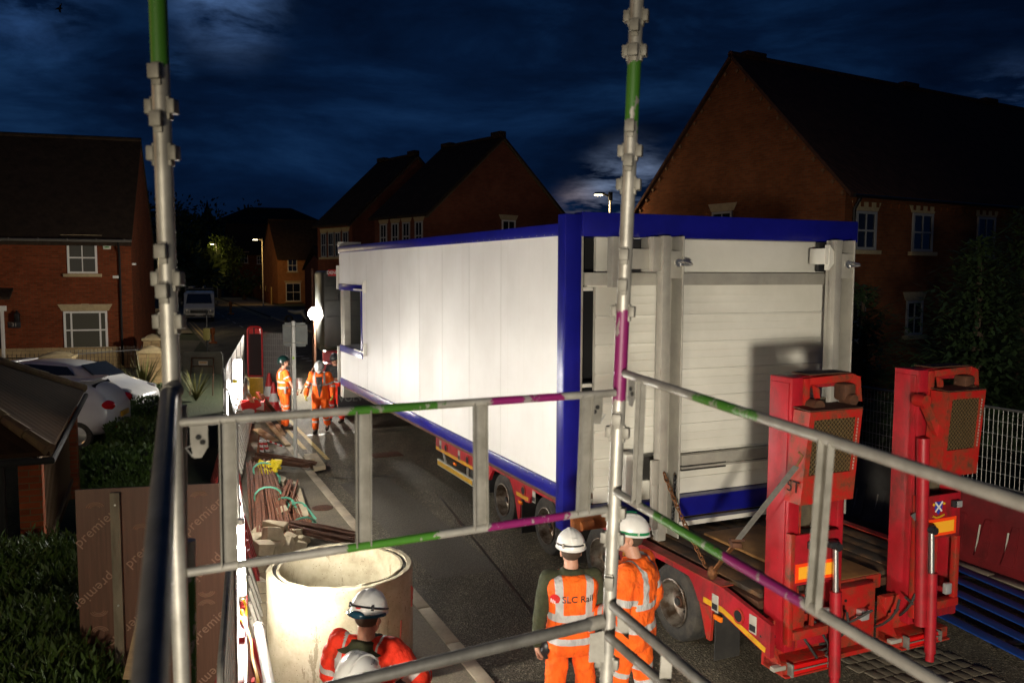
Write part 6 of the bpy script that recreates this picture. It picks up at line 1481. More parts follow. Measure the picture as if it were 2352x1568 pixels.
# right hand conifers
def conifer(x, y, h, rad, n_, label, seed, z0=.0):
    o_ = thing('conifer_tree', label, 'tree', (x, y, 0), 0, 'dark trees at the right'); m_ = MB(); m_.tube([(0, 0, 0), (.05, 0, h*.5), (0, 0, h*.97)], [.17, .11, .02], 10); put('trunk', m_, MT['bark'], o_); m_ = MB(); r = random.Random(seed)
    for k in range(n_):
        t_ = r.uniform(.04, 1)**.8; a = r.uniform(0, 2*PI); L = rad*(1-t_)**.75*r.uniform(.75, 1.12)+.12; z = t_*h; d_ = V((math.cos(a), math.sin(a), 0)); tip = r.uniform(-.12, .35)
        n2_ = max(7, int(L*15))
        for j in range(n2_):
            s0 = (j+1)/n2_; q = d_*L*s0+V((0, 0, z+tip*L*s0*s0-.12*math.sin(s0*PI)*L)); sidev = V((-d_.y, d_.x, 0))*r.uniform(-1, 1)*(.10+.20*(1-s0))
            dr_ = (d_*.8+sidev*3+V((0, 0, r.uniform(-.5, .45)))).normalized(); ln = r.uniform(.13, .26); w_ = dr_.cross(V((0, 0, 1))).normalized()*ln*.16; q = q+sidev*.6
            m_.bm.faces.new([m_.bm.verts.new(q), m_.bm.verts.new(q+dr_*ln*.5+w_), m_.bm.verts.new(q+dr_*ln), m_.bm.verts.new(q+dr_*ln*.5-w_)])
    put('crown', m_, MT['conifer'], o_, recalc=False, smooth=False); return o_
conifer(8.6, 15.9, 4.5, 2.2, 620, 'dark conifer straight behind the right mesh fence', 1); conifer(10.2, 17.2, 5.2, 2.4, 620, 'tallest dark conifer near the right edge', 2); conifer(7.3, 17.9, 3.6, 1.9, 420, 'shorter conifer nearest the module corner', 3); conifer(9.4, 12.6, 3.3, 1.9, 420, 'low conifer at the far right edge above the fence', 4)
# broadleaf tree lit by a far lamp and the dark wood beyond
def broad(x, y, h, rad, n_, label, seed, mt_, sz=.3):
    o_ = thing('broadleaf_tree', label, 'tree', (x, y, 0), 0, 'far dark trees'); m_ = MB(); m_.tube([(0, 0, 0), (.1, 0, h*.4), (0, .1, h*.75)], [.3, .22, .08], 8)
    r = random.Random(seed)
    for k in range(5): a = r.uniform(0, 6.28); m_.cyl((0, 0, h*.4), (math.cos(a)*rad*.6, math.sin(a)*rad*.6, h*.7), .1, .03, n=6)
    put('trunk', m_, MT['bark'], o_); cl_ = [(V((r.gauss(0, .45)*rad, r.gauss(0, .45)*rad, h*r.uniform(.45, .92))), rad*r.uniform(.28, .5)) for _ in range(14)]
    def fn(r_):
        c, q = r_.choice(cl_); d_ = V((r_.gauss(0, 1), r_.gauss(0, 1), r_.gauss(0, .8))).normalized(); return c+d_*q*r_.uniform(.55, 1.05), d_
    put('crown', leaves(n_, fn, sz, r), MT[mt_], o_, recalc=False, smooth=False); return o_
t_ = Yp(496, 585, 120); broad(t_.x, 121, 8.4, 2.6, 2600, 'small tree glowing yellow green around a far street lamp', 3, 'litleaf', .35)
for i, (u, y, h, rd) in enumerate([(350, 150, 15, 9), (410, 170, 17, 9), (445, 140, 12, 6), (395, 110, 7, 4.5), (420, 95, 6, 4)]):
    t_ = Yp(u, 600, y); broad(t_.x, y, h, rd, 2200, ['dark wooded tree far left of the scaffold pole', 'tall dark tree on the skyline right of the scaffold pole', 'dark tree beside the turreted house', 'bushy tree above the van', 'low bush left above the van roof rack'][i], 20+i, 'conifer', .8)
t_ = Yp(560, 640, 112); broad(t_.x, 112, 3.4, 2.8, 900, 'round dark bush in front of the far dark house', 40, 'conifer', .4)
# grass
m_ = MB(); r = random.Random(3)
for i in range(15000):
    u = r.uniform(-30, 200); v = r.uniform(1120, 1640); p = Gp(u, v); 
    if p.y > 10.4: continue
    hh = r.uniform(.06, .22); a = r.uniform(0, 6.28); b = V((math.cos(a), math.sin(a), 0)); l_ = b*hh*r.uniform(.2, .8)
    m_.bm.faces.new([m_.bm.verts.new(p-b.cross(V((0, 0, 1)))*.006), m_.bm.verts.new(p+b.cross(V((0, 0, 1)))*.006), m_.bm.verts.new(p+l_+V((0, 0, hh)))])
for i in range(16000):
    u = r.uniform(190, 345); v = r.uniform(900, 1130); p = Gp(u, v); p += V((r.uniform(-.3, .3), r.uniform(-.3, .3), 0)); hh = r.uniform(.05, .13); a = r.uniform(0, 6.28); b = V((math.cos(a), math.sin(a), 0)); l_ = b*hh*.4
    m_.bm.faces.new([m_.bm.verts.new(p-b.cross(V((0, 0, 1)))*.008), m_.bm.verts.new(p+b.cross(V((0, 0, 1)))*.008), m_.bm.verts.new(p+l_+V((0, 0, hh)))])
tag(put('grass', m_, MT['foliage'], recalc=False, smooth=False), kind='stuff')

# ------------------------------------------------------------------ brick carport with pyramid roof, bottom left
EZ = 1.75; G0 = Gp(114, 1046, EZ); G1 = Gp(193, 901, EZ)
o = thing('bin_store', 'small brick bin store with dark tiled roof and slatted side at the left', 'bin store', (G0.x, G0.y, 0), math.atan2(G1.y-G0.y, G1.x-G0.x)-PI/2)
L = (G1-G0).length; Wc = 5.0
pk0 = V((-Wc/2, L*.5, 3.2))
e = [V((0, 0, EZ)), V((0, L, EZ)), V((-Wc, L, EZ)), V((-Wc, 0, EZ))]
m_b = MB()
for i in range(4): m_b.poly([e[i], e[(i+1) % 4], pk0], (0, 0, .05))
rf = put('roof', m_b, tiles('garage_roof_tiles', (.020, .011, .006), (.034, .018, .009), .20, .26, .6), o, smooth=False)
HT = mat('hip_tile_clay', (.07, .038, .020), .85, 0, (.11, .08, .03), 7)
for i in range(4):
    a, b = e[i]+V((0, 0, .07)), pk0+V((0, 0, .07)); n_ = 10; m_b = MB()
    for k in range(n_): m_b.tube([a.lerp(b, k/n_), a.lerp(b, (k+.985)/n_)], [.080, .066], 8)
    put('hip_tiles', m_b, HT, o, rf)
m_b = MB(); m_b.tube([V((.03, L, EZ-.05)), V((.03, -.03, EZ-.05)), V((-Wc, -.03, EZ-.05))], .04, 8); put('gutter', m_b, MT['dark'], o)
for q_ in ((-.34, -.10, .12, .36), (-.34, -.10, L-.45, L-.2), (-1.2, -.62, .13, .36)): m_b = MB(); m_b.bx(*q_, 0, EZ-.09); put('pier', m_b, MT['brickL'], o)
m_b = MB(); m_b.bx(-Wc, -1.9, .15, .38, 0, EZ-.09); put('wall', m_b, MT['brickL'], o)
m_b = MB(); n_ = 30
for i in range(n_): m_b.bx(-.24, -.21, .40+(L-.9)*i/n_, .40+(L-.9)*i/n_+.04, .1, EZ-.1)
for z in (.3, EZ-.2): m_b.bx(-.21, -.18, .38, L-.45, z, z+.06)
put('slats', m_b, mat('slat_timber', (.10, .058, .025), .8), o)
m_b = MB(); m_b.cyl((-.50, .06, 0), (-.50, .06, EZ-.1), .045, n=10); put('drainpipe', m_b, MT['blackmetal'], o)
# rough shrubs in front of the bin store
def shrub(u, v, z, rx, ry, h, n_, label, seed):
    p = Gp(u, v, z); o_ = thing('shrub', label, 'shrub', (p.x, p.y, 0), 0, 'rough shrubs at the lower left'); r = random.Random(seed); m_ = MB()
    for i in range(n_):
        a = r.uniform(0, 6.283); k = r.random()**.5; b = V((math.cos(a)*rx*k, math.sin(a)*ry*k, 0)); top = h*(1-.45*k*k)*r.uniform(.7, 1.08)+.12*noise.noise(b*2)
        ln = r.uniform(.05, .15); c = b+V((0, 0, max(.05, top-ln*r.uniform(0, 2.2)))); d_ = V((r.gauss(0, .55), r.gauss(0, .55), 1)).normalized(); s_ = d_.cross(V((r.uniform(-1, 1), r.uniform(-1, 1), 0))).normalized()*ln*.14
        m_.bm.faces.new([m_.bm.verts.new(c-s_), m_.bm.verts.new(c+d_*ln*.6-s_*.7), m_.bm.verts.new(c+d_*ln), m_.bm.verts.new(c+d_*ln*.6+s_*.7)])
    put('leaves', m_, MT['foliage'], o_, recalc=False, smooth=False)
    m_ = MB()
    for i in range(14): a = r.uniform(0, 6.28); m_.cyl((0, 0, 0), (math.cos(a)*rx*.7, math.sin(a)*ry*.7, h*.75), .012, .005, n=5)
    put('stems', m_, MT['bark'], o_)
shrub(60, 1265, .85, 1.0, .9, .95, 9000, 'rough dark shrub just below the bin store wall', 1)
shrub(150, 1300, .75, .6, .9, .80, 5500, 'low shrub between the bin store and the plywood sheet', 2)
shrub(40, 1420, .8, .9, .8, .90, 9500, 'rough dark shrub at the lower left edge of view', 3)
shrub(110, 1520, .75, .7, .7, .85, 8000, 'dark shrub in the bottom left corner beside the plywood', 4)
# bird
p = Yp(136, 20, 60); o = thing('bird', 'small dark bird flying high at the upper left', 'bird', p, .3)
m_b = MB(); m_b.tube([(-.25, 0, -.08), (-.05, 0, 0), (.12, 0, .03), (.22, 0, .03)], [.02, .07, .06, .015], 8); m_b.poly([(-.05, 0, .03), (.1, 0, .03), (.18, .05, .40), (.05, .08, .30)], (0, .01, 0)); m_b.poly([(-.05, 0, .0), (.1, 0, .0), (.05, .35, -.20), (-.08, .3, -.15)], (0, .01, .01)); put('body', m_b, MT['dark'], o)
# ------------------------------------------------------------------ people
def hivis2(name, c1, c2):
    m = hivis(name, c1, c2); t = m.node_tree; b = t.nodes['Principled BSDF']
    src = b.inputs['Base Color'].links[0].from_socket
    at = t.nodes.new('ShaderNodeAttribute'); at.attribute_name = 'open'
    gt = t.nodes.new('ShaderNodeMath'); gt.operation = 'GREATER_THAN'; gt.inputs[1].default_value = 0; t.links.new(at.outputs['Fac'], gt.inputs[0])
    mx = t.nodes.new('ShaderNodeMix'); mx.data_type = 'RGBA'; t.links.new(gt.outputs[0], mx.inputs[0]); t.links.new(src, mx.inputs[6]); mx.inputs[7].default_value = (.016, .016, .016, 1)
    t.links.new(mx.outputs[2], b.inputs['Base Color']); return m
MT['orange'] = hivis2('orange_hivis_cloth_open', (1.0, .155, .006), (.88, .10, .004))
MT['redorange'] = hivis2('red_hivis_cloth_open', (.82, .035, .008), (.66, .025, .006))
def cap(m, a, b, ra, rb, n=14):
    a, b = V(a), V(b); m.tube([a, a.lerp(b, .33), a.lerp(b, .66), b], [ra, ra+(rb-ra)*.33, ra+(rb-ra)*.66, rb], n); m.sph(a, ra*.995, 12); m.sph(b, rb*.995, 12)
def loft(m, secs, Lx, Dy, n=22):
    rings = []
    for c, hx, hy in secs:
        r_ = []
        for i in range(n):
            a = 2*PI*i/n; ca, sa = math.cos(a), math.sin(a); k = 2.4
            ca = math.copysign(abs(ca)**(2/k), ca); sa = math.copysign(abs(sa)**(2/k), sa)
            r_.append(m.bm.verts.new(V(c)+Lx*(ca*hx)+Dy*(sa*hy)))
        rings.append(r_)
    for a, b in zip(rings, rings[1:]):
        for i in range(n): m.bm.faces.new((a[i], a[(i+1) % n], b[(i+1) % n], b[i]))
    m.bm.faces.new(list(reversed(rings[0]))); m.bm.faces.new(rings[-1])
def remesh(m, vox, it=3, fac=.5):
    me = m.mesh('r', smooth=False)
    return applied(me, [('REMESH', dict(mode='VOXEL', voxel_size=vox, use_smooth_shade=True)), ('SMOOTH', dict(iterations=it, factor=fac))])
POSE = dict(pelvis=(0, 0, .95), neck=(0, .0, 1.47), head=(0, .035, 1.625), hf=(0, 1, 0), hu=(0, 0, 1),
    shL=(-.185, 0, 1.41), shR=(.185, 0, 1.41), elL=(-.26, -.02, 1.14), elR=(.26, -.02, 1.14), wrL=(-.27, .07, .90), wrR=(.27, .07, .90),
    hiL=(-.095, 0, .92), hiR=(.095, 0, .92), knL=(-.11, .03, .50), knR=(.11, .03, .50), anL=(-.12, 0, .10), anR=(.12, 0, .10), footL=(-.05, 1), footR=(.05, 1), curl=.6, kn=None)
def hand(m, wr, d, side, curl, out=None):
    """palm, four unequal fingers and a thumb; d = direction of the hand, side = +1 right"""
    d = V(d).normalized(); w_ = out if out is not None else V((side, 0, 0)); w_ = V(w_); pn = d.cross(w_)
    if pn.length < .05: pn = d.cross(V((0, 1, 0)))
    pn.normalize(); ac = pn.cross(d).normalized()           # ac runs across the palm
    wr = V(wr); m.box(wr+d*.045, (.078, .085, .028), Matrix((ac, d, pn)).transposed(), .011)
    cap(m, wr-d*.02, wr+d*.02, .026, .027, 10)
    for k, (off, L_) in enumerate(((-.030, .066), (-.010, .078), (.010, .073), (.029, .056))):
        b = wr+d*.085+ac*off; c1 = (d*math.cos(curl*.6)+pn*math.sin(curl*.6)).normalized(); c2 = (d*math.cos(curl*1.5)+pn*math.sin(curl*1.5)).normalized(); c3 = (d*math.cos(curl*2.2)+pn*math.sin(curl*2.2)).normalized()
        p1 = b+c1*L_*.45; p2 = p1+c2*L_*.32; p3 = p2+c3*L_*.28
        m.tube([b-d*.01, b, p1, p2, p3], [.0100, .0098, .0092, .0086, .0074], 8); m.sph(p3, .0075, 8)
    tb = wr+d*.022-ac*.034; td = (d*.75-ac*.65+pn*.35).normalized(); t1 = tb+td*.042; t2 = t1+(td+pn*.5+d*.3).normalized()*.030
    m.tube([tb, t1, t2], [.0135, .0115, .0095], 8); m.sph(t2, .0098, 8)
def person(label, loc, rz, pose, outfit, hat, hs=1.0, vox=.010, beard=None, gloves=None, glasses=False):
    P = dict(POSE); P.update(pose); J = {k: (V(v) if isinstance(v, (tuple, list)) and len(v) == 3 else v) for k, v in P.items()}
    o = thing('person', label, 'person', loc, rz); o.scale = (hs, hs, hs)
    sp = (J['neck']-J['pelvis']).normalized(); Lx = (J['shR']-J['shL']).normalized(); Lx = (Lx-sp*Lx.dot(sp)).normalized(); Dy = sp.cross(Lx).normalized()
    SL = (J['neck']-J['pelvis']).length; at_ = lambda t: J['pelvis'].lerp(J['neck'], t)
    # --- the body: one continuous surface
    b = MB()
    loft(b, [(at_(-.16), .10, .08), (at_(-.05), .145, .10), (at_(.15), .14, .095), (at_(.35), .13, .09), (at_(.6), .155, .105), (at_(.82), .165, .10), (at_(.94), .12, .08), (at_(1.0), .06, .055)], Lx, Dy)
    for s in 'LR':
        sd = -1 if s == 'L' else 1
        cap(b, J['sh'+s], J['el'+s], .048, .040); cap(b, J['el'+s], J['wr'+s], .040, .027); cap(b, at_(.86), J['sh'+s], .06, .052)
        cap(b, J['hi'+s], J['kn'+s], .078, .055); cap(b, J['kn'+s], J['an'+s], .052, .036)
        hd = (J['wr'+s]-J['el'+s]).normalized(); hd = (hd+V((0, .10, -.05))).normalized(); hand(b, J['wr'+s], hd, sd, P['curl'] if not isinstance(P['curl'], tuple) else P['curl'][0 if s == 'L' else 1], V((0, -sd*1.0, 0)) if abs(hd.z) > .6 else None)
        fx, fy = P['foot'+s]; fd = V((fx, fy, 0)).normalized(); cap(b, J['an'+s]+V((0, 0, -.05)), J['an'+s]+fd*.15+V((0, 0, -.065)), .036, .028)
    H = J['head']; hf = V(P['hf']).normalized(); hu = V(P['hu']); hu = (hu-hf*hu.dot(hf)).normalized(); hr = hf.cross(hu).normalized(); HM = Matrix((hr, hf, hu)).transposed(); hp = lambda x, y, z: H+hr*x+hf*y+hu*z
    cap(b, at_(.97), hp(0, -.02, -.07), .060, .056)
    b.sph(hp(0, -.012, .025), (.076, .096, .092), 20, HM); b.sph(hp(0, .022, -.045), (.060, .070, .072), 18, HM); b.sph(hp(0, .060, -.088), (.030, .026, .024), 12, HM)
    b.tube([hp(0, .082, .012), hp(0, .098, -.012), hp(0, .112, -.032), hp(0, .092, -.044)], [.009, .012, .016, .010], 8)
    b.sph(hp(0, .083, -.064), (.024, .012, .006), 10, HM); b.sph(hp(0, .080, -.076), (.020, .012, .006), 10, HM); b.sph(hp(0, .080, .030), (.050, .012, .010), 10, HM)
    for sx in (-1, 1): b.sph(hp(sx*.078, -.012, -.018), (.010, .020, .032), 10, HM); b.sph(hp(sx*.040, .058, -.03), (.022, .022, .02), 10, HM)
    body = put('body', remesh(b, min(vox, .0075), 1, .5), MT['skin'], o)
    m_ = MB()
    for sx in (-1, 1): m_.sph(hp(sx*.031, .080, .008), (.012, .007, .007), 10, HM)
    put('eyes', m_, MT['hatblack'], o, body)
    m_ = MB()
    m_.sph(hp(0, -.03, .005), (.082, .082, .075), 16, HM); put('hair', m_, mat('short_hair', (.05, .03, .018), .9), o, body)
    if beard: m_ = MB(); m_.sph(hp(0, .052, -.080), (.054, .044, .046), 14, HM); m_.sph(hp(0, .055, -.040), (.060, .030, .02), 14, HM); put('beard', m_, beard, o, body)
    if glasses: m_ = MB(); [m_.sph(hp(sx*.032, .094, .008), (.024, .006, .017), 12, HM) for sx in (-1, 1)]; m_.beam(hp(-.07, .075, .012), hp(-.078, -.0, .005), .004, .004); m_.beam(hp(.07, .075, .012), hp(.078, -.0, .005), .004, .004); put('glasses', m_, MT['paned'], o, body)
    # --- clothing
    bones = [('spine', J['pelvis']-sp*.12, J['neck'])]
    for s in 'LR': bones += [('uarm', J['sh'+s], J['el'+s]), ('farm', J['el'+s], J['wr'+s]), ('thigh', J['hi'+s], J['kn'+s]), ('shin', J['kn'+s], J['an'+s])]
    def dress(name, spec):
        """spec: torso=(t0,t1,grow), arm=frac or None, leg=frac, mat, bands"""
        m_ = MB(); g = spec.get('grow', .02)
        if spec.get('torso'):
            t0, t1 = spec['torso']; base = [(-.28, .125, .10), (-.16, .165, .125), (-.05, .172, .130), (.12, .160, .122), (.35, .155, .118), (.6, .178, .130), (.80, .190, .128), (.90, .165, .112), (.97, .105, .088), (1.04, .072, .070)]
            ins = [(t, hx, hy) for t, hx, hy in base if t0-1e-6 <= t <= t1+1e-6]
            loft(m_, [(at_(t)+Dy*(.006 if t < .3 else 0), hx+g*(1-.6*(t > .9)), hy+g*(1-.6*(t > .9))) for t, hx, hy in ins], Lx, Dy)
        for s in 'LR':
            a_ = spec.get('arm')
            if a_:
                cap(m_, at_(.84), J['sh'+s], .075+g*.5, .066+g*.6); e = J['el'+s] if a_ >= 1 else J['sh'+s].lerp(J['el'+s], a_)
                cap(m_, J['sh'+s], e, .064+g*.7, .054+g*.7)
                if a_ > 1: cap(m_, J['el'+s], J['el'+s].lerp(J['wr'+s], a_-1), .052+g*.7, .042+g*.7)
            l_ = spec.get('leg')
            if l_:
                k = J['kn'+s] if l_ >= 1 else J['hi'+s].lerp(J['kn'+s], l_); cap(m_, J['hi'+s], k, .098+g*.6, .072+g*.6)
                if l_ > 1: cap(m_, J['kn'+s], J['kn'+s].lerp(J['an'+s], l_-1), .070+g*.6, .066+g*.6)
        me = remesh(m_, vox*1.15, 5, .6)
        n_ = len(me.vertices); at1 = me.attributes.new('band', 'FLOAT', 'POINT'); at2 = me.attributes.new('open', 'FLOAT', 'POINT')
        nrms = [v.normal.copy() for v in me.vertices]; bands = spec.get('bands', {}); sd_ = V((sum(map(ord, label)) % 97, 0, 0)); amp = spec.get('wr', .012)*1.25
        for v in me.vertices:
            p = v.co.copy(); bd = None
            for nm, a, b_ in bones:
                if nm in ('uarm', 'farm') and not spec.get('arm'): continue
                if nm in ('thigh', 'shin') and not spec.get('leg'): continue
                if nm == 'spine' and not spec.get('torso'): continue
                ab = b_-a; t = max(0, min(1, (p-a).dot(ab)/ab.length_squared)); dd = (p-(a+ab*t)).length*(.62 if nm == 'spine' else 1.0)
                if bd is None or dd < bd[0]: bd = (dd, nm, (p-a).dot(ab)/ab.length)
            _, nm, s_ = bd; val = -1.0
            for c, hw in bands.get(nm, ()): val = max(val, hw-abs(s_-c))
            op = -1.0; lat = (p-J['pelvis']).dot(Lx); dep = (p-J['pelvis']).dot(Dy); hs_ = (p-J['pelvis']).dot(sp)
            if nm == 'spine' or nm == 'thigh':
                br = bands.get('brace')
                if br and nm == 'spine':
                    off, hw, z0 = br; off2 = off+.02*(hs_-.3); val = max(val, min(hw-abs(abs(lat)-off2), hs_-z0, .62-hs_))
                ow = spec.get('open')
                if ow and dep > 0: z0, z1, wmax = ow; k = (hs_-z0)/(z1-z0); op = (wmax*max(0, min(1, k))**.6-abs(lat)) if 0 < k < 1.4 else -1
            at1.data[v.index].value = val; at2.data[v.index].value = op
            q = p*8.5+sd_; w_ = noise.noise(V((q.x, q.y, q.z*.8)))+.55*noise.noise(q*2.3)-.7*max(0, .25-abs(noise.noise(V((q.x*1.3, q.y*1.3, q.z*2.1)))))*2; v.co = p+nrms[v.index]*w_*amp
        return put(name, me, MT[spec['mat']], o)
    for nm, spec in outfit: dress(nm, spec)
    # --- boots and gloves
    for s in 'LR':
        m_ = MB(); fx, fy = P['foot'+s]; fd = V((fx, fy, 0)).normalized(); a = J['an'+s]; tilt = P.get('tilt'+s, 0); dn = V((0, 0, -tilt))
        cap(m_, a+V((0, 0, .07)), a+V((0, 0, -.02)), .055, .050); cap(m_, a-fd*.03+V((0, 0, -.055)), a+fd*.09+V((0, 0, -.055))+dn*.5, .045, .050); cap(m_, a+fd*.09+V((0, 0, -.055))+dn*.5, a+fd*.17+V((0, 0, -.062))+dn, .050, .038)
        put('boot', remesh(m_, .012, 3, .5), MT['boot'], o)
        if gloves:
            m_ = MB(); hd = (J['wr'+s]-J['el'+s]).normalized(); hd = (hd+V((0, .10, -.05))).normalized(); sdd = -1 if s == 'L' else 1; hand(m_, J['wr'+s], hd, sdd, .7, V((0, -sdd, 0))); me = m_.mesh('g', smooth=False); me = applied(me, [('REMESH', dict(mode='VOXEL', voxel_size=.006, use_smooth_shade=True))])
            
            nn = [v.normal.copy() for v in me.vertices]
            for v in me.vertices: v.co += nn[v.index]*.006
            put('glove', me, gloves, o)
    # --- hard hat
    hc, style = hat; C = hp(0, -.012, .045); m_ = MB(); n1_, n2_ = 48, 14; rings = []
    for j in range(n2_):
        e = (PI/2)*j/n2_; r_ = []
        for i in range(n1_):
            a = 2*PI*i/n1_; x, y, z = math.cos(a)*math.cos(e)*.112, math.sin(a)*math.cos(e)*.142, math.sin(e)*.132
            if style == 'ribbed': z += .0045*(math.cos(x*150) > .2)*(abs(x) < .075)*(math.sin(e) > .45)
            elif abs(x) < .022 and math.sin(e) > .3: z += .006
            r_.append(m_.bm.verts.new(hp(0, 0, 0)*0+C+hr*x+hf*y+hu*z))
        rings.append(r_)
    top = m_.bm.verts.new(C+hu*.136)
    lo = []
    for i in range(n1_):
        a = 2*PI*i/n1_; pk = max(0, math.sin(a))**6*(.050 if style != 'climb' else .012); x, y = math.cos(a)*(.120), math.sin(a)*.150; lo.append(m_.bm.verts.new(C+hr*x+hf*(y+pk)+hu*(-.012-pk*.25)))
    lo2 = [m_.bm.verts.new(v.co-hu*.006-(v.co-C).normalized()*.010) for v in lo]
    rr = [lo2, lo]+rings
    for a, b_ in zip(rr, rr[1:]):
        for i in range(n1_): m_.bm.faces.new((a[i], a[(i+1) % n1_], b_[(i+1) % n1_], b_[i]))
    for i in range(n1_): m_.bm.faces.new((rings[-1][i], rings[-1][(i+1) % n1_], top))
    hh = put('hard_hat', m_, hc, o, ang=28)
    def ringpts(dz, k, tilt=0, n_=40): return [C+hr*math.cos(2*PI*i/n_)*.112*k+hf*math.sin(2*PI*i/n_)*.142*k+hu*(dz+tilt*math.sin(2*PI*i/n_)) for i in range(n_+1)]
    if style in ('climb', 'ribbed', 'strap'):
        m_ = MB(); m_.tube(ringpts(.022 if style == 'climb' else .018, 1.02, -.012), .0065, 6, caps=False); put('headlamp_strap', m_, MT['hatblack'], o, hh)
        m_ = MB()
        for a in (1.25, 1.75): m_.box(C+hr*math.cos(a*PI)*.116+hf*math.sin(a*PI)*.146+hu*.028, (.018, .012, .036), HM, .004)
        put('strap_clip', m_, MT['hatblack'] if style != 'climb' else MT['greysteel'], o, hh)
    if style == 'climb': m_ = MB(); m_.box(C-hf*.125+hu*.075, (.045, .012, .035), HM @ Matrix.Rotation(-.5, 3, 'X'), .004); put('rear_plate', m_, MT['hatwhite'], o, hh)
    if style == 'ribbed':
        m_ = MB(); m_.sph(C-hf*.142+hu*.022, (.020, .006, .008), 12, HM); put('red_badge', m_, MT['signred'], o, hh)
        m_ = MB(); m_.sph(C-hf*.146-hu*.022, (.055, .022, .026), 14, HM); m_.tube([C+hr*math.cos(a)*.122+hf*math.sin(a)*.152+hu*(-.012-.02*abs(math.sin(a))) for a in [PI+PI*i/20 for i in range(21)]], .011, 6); put('goggle_strap', m_, mat('teal_goggle', (.012, .05, .08), .2), o, hh)
    if style == 'aid':
        m_ = MB(); 
        for sgn in (-1, 1):
            pts = []
            for i in range(11):
                a = sgn*(-.15+1.5*i/10)+(PI if sgn > 0 else 0); pts.append(a)
            q = [C+hr*math.cos(a)*.1145+hf*math.sin(a)*.1445+hu*.012 for a in [(PI/2+sgn*(.5+2.2*i/12)) for i in range(13)]]
            m_.tube(q, .012, 6, sx=.3)
        m_.tube([C+hf*(.142*math.cos(e)*1.01)+hu*(.136*math.sin(e)*1.01+.006)+hr*.03 for e in [.7+.12*i for i in range(10)]], .0035, 5); put('green_trim', m_, mat('green_trim', (.01, .20, .07), .4), o, hh)
        m_ = MB()
        for a in (PI+.35, -.35): c = C+hr*math.cos(a)*.1165+hf*math.sin(a)*.147+hu*.014; nrm = (c-C).normalized(); ac = nrm.cross(hu).normalized(); m_.beam(c-ac*.012, c+ac*.012, .003, .007, up=hu); m_.beam(c-hu*.012, c+hu*.012, .007, .003, up=nrm)
        put('first_aid_cross', m_, MT['signwhite'], o, hh); m_ = MB(); m_.sph(C-hf*.138+hu*.035, (.014, .006, .007), 10, HM); put('red_badge', m_, MT['signred'], o, hh)
    if style == 'vent':
        m_ = MB(); 
        for k in range(5): a = .2+.2*k; m_.sph(C+hr*math.cos(a)*.112*.8+hf*math.sin(a)*.142*.8-hf*.1*0+hu*.083, .0035, 6)
        put('vent_hole', m_, MT['hatblack'], o, hh); m_ = MB(); m_.tube([C+hr*.045*s2+hf*(.142*math.cos(e)*.96)+hu*(.132*math.sin(e)*.96+.004) for s2 in (1,) for e in [.3+.22*i for i in range(12)]], .006, 6); m_.tube([C-hr*.045+hf*(.142*math.cos(e)*.96)+hu*(.132*math.sin(e)*.96+.004) for e in [.3+.22*i for i in range(12)]], .006, 6); put('ridge', m_, MT['hatwhite'], o, hh)
    return o
LB = {'shin': ((.06, .026), (.20, .026)), 'uarm': ((.13, .024), (.24, .024)), 'farm': ((.13, .024),), 'spine': ((.20, .026), (.36, .026)), 'brace': (.11, .025, .22)}
WHT = MT['hatwhite']
# worker with vest, back turned, beside the trailer wheel
w1 = Yp(1311, 1400, 6.7)
P1 = person('worker in orange vest with lettering on its back, beside the trailer wheel', (w1.x, w1.y, 0), R(8),
    dict(elL=(-.25, -.03, 1.14), wrL=(-.26, .02, .88), elR=(.26, .05, 1.13), wrR=(.20, .22, 1.0), head=(0, .03, 1.615), knL=(-.12, .02, .50), anL=(-.14, 0, .10), knR=(.13, .02, .5), anR=(.15, .0, .10)),
    [('fleece_jacket', dict(torso=(-.16, 1.04), arm=1.95, grow=.008, mat='jacket', wr=.006)),
     ('hi_vis_trousers', dict(torso=(-.28, .12), leg=1.95, grow=.012, mat='orange', bands={'thigh': (), 'shin': ((.02, .026), (.16, .026))})),
     ('hi_vis_vest', dict(torso=(-.28, .97), grow=.030, mat='orange', wr=.006, bands={'spine': ((.30, .030), (.115, .026)), 'brace': (.118, .030, .19)}))], (WHT, 'climb'), 1.02)
# lettering and emblem on the back of the vest, laid on the cloth
def on_cloth(root, part, me, M_, lift=.004):
    t = [c for c in root.children if c.name.startswith(part)][0]; bv = BVHTree.FromPolygons([v.co for v in t.data.vertices], [p.vertices[:] for p in t.data.polygons])
    for v in me.vertices:
        q = M_ @ v.co; h = bv.ray_cast(V((q.x, -.6, q.z)), V((0, 1, 0)))
        if h[0] is not None: v.co = V((q.x, h[0].y-lift+ -abs(v.co.z)*0, q.z))
        else: v.co = q
    return t
me = text_mesh('SLC Rail', .072, 0.0, .0012, spacing=1.02); bm_ = bmesh.new(); bm_.from_mesh(me); bmesh.ops.remove_doubles(bm_, verts=bm_.verts[:], dist=1e-5); bmesh.ops.subdivide_edges(bm_, edges=[e for e in bm_.edges if e.calc_length() > .02], cuts=1); bm_.to_mesh(me); bm_.free()
t_ = on_cloth(P1, 'hi_vis_vest', me, Matrix.Translation((.025, 0, 1.285)) @ Matrix.Rotation(PI/2, 4, 'X')); put('back_lettering', me, MT['hatblack'], P1, t_, recalc=False, smooth=False) if not isinstance(me, MB) else 0
m_b = MB(); m_b.lathe([(0.0, 0), (.018, 0), (.036, 0)], 20); me = m_b.mesh('e', recalc=False); on_cloth(P1, 'hi_vis_vest', me, Matrix.Translation((-.150, 0, 1.292)) @ Matrix.Rotation(PI/2, 4, 'X'), .005); put('back_emblem', me, MT['signred'], P1, t_)
m_b = MB()
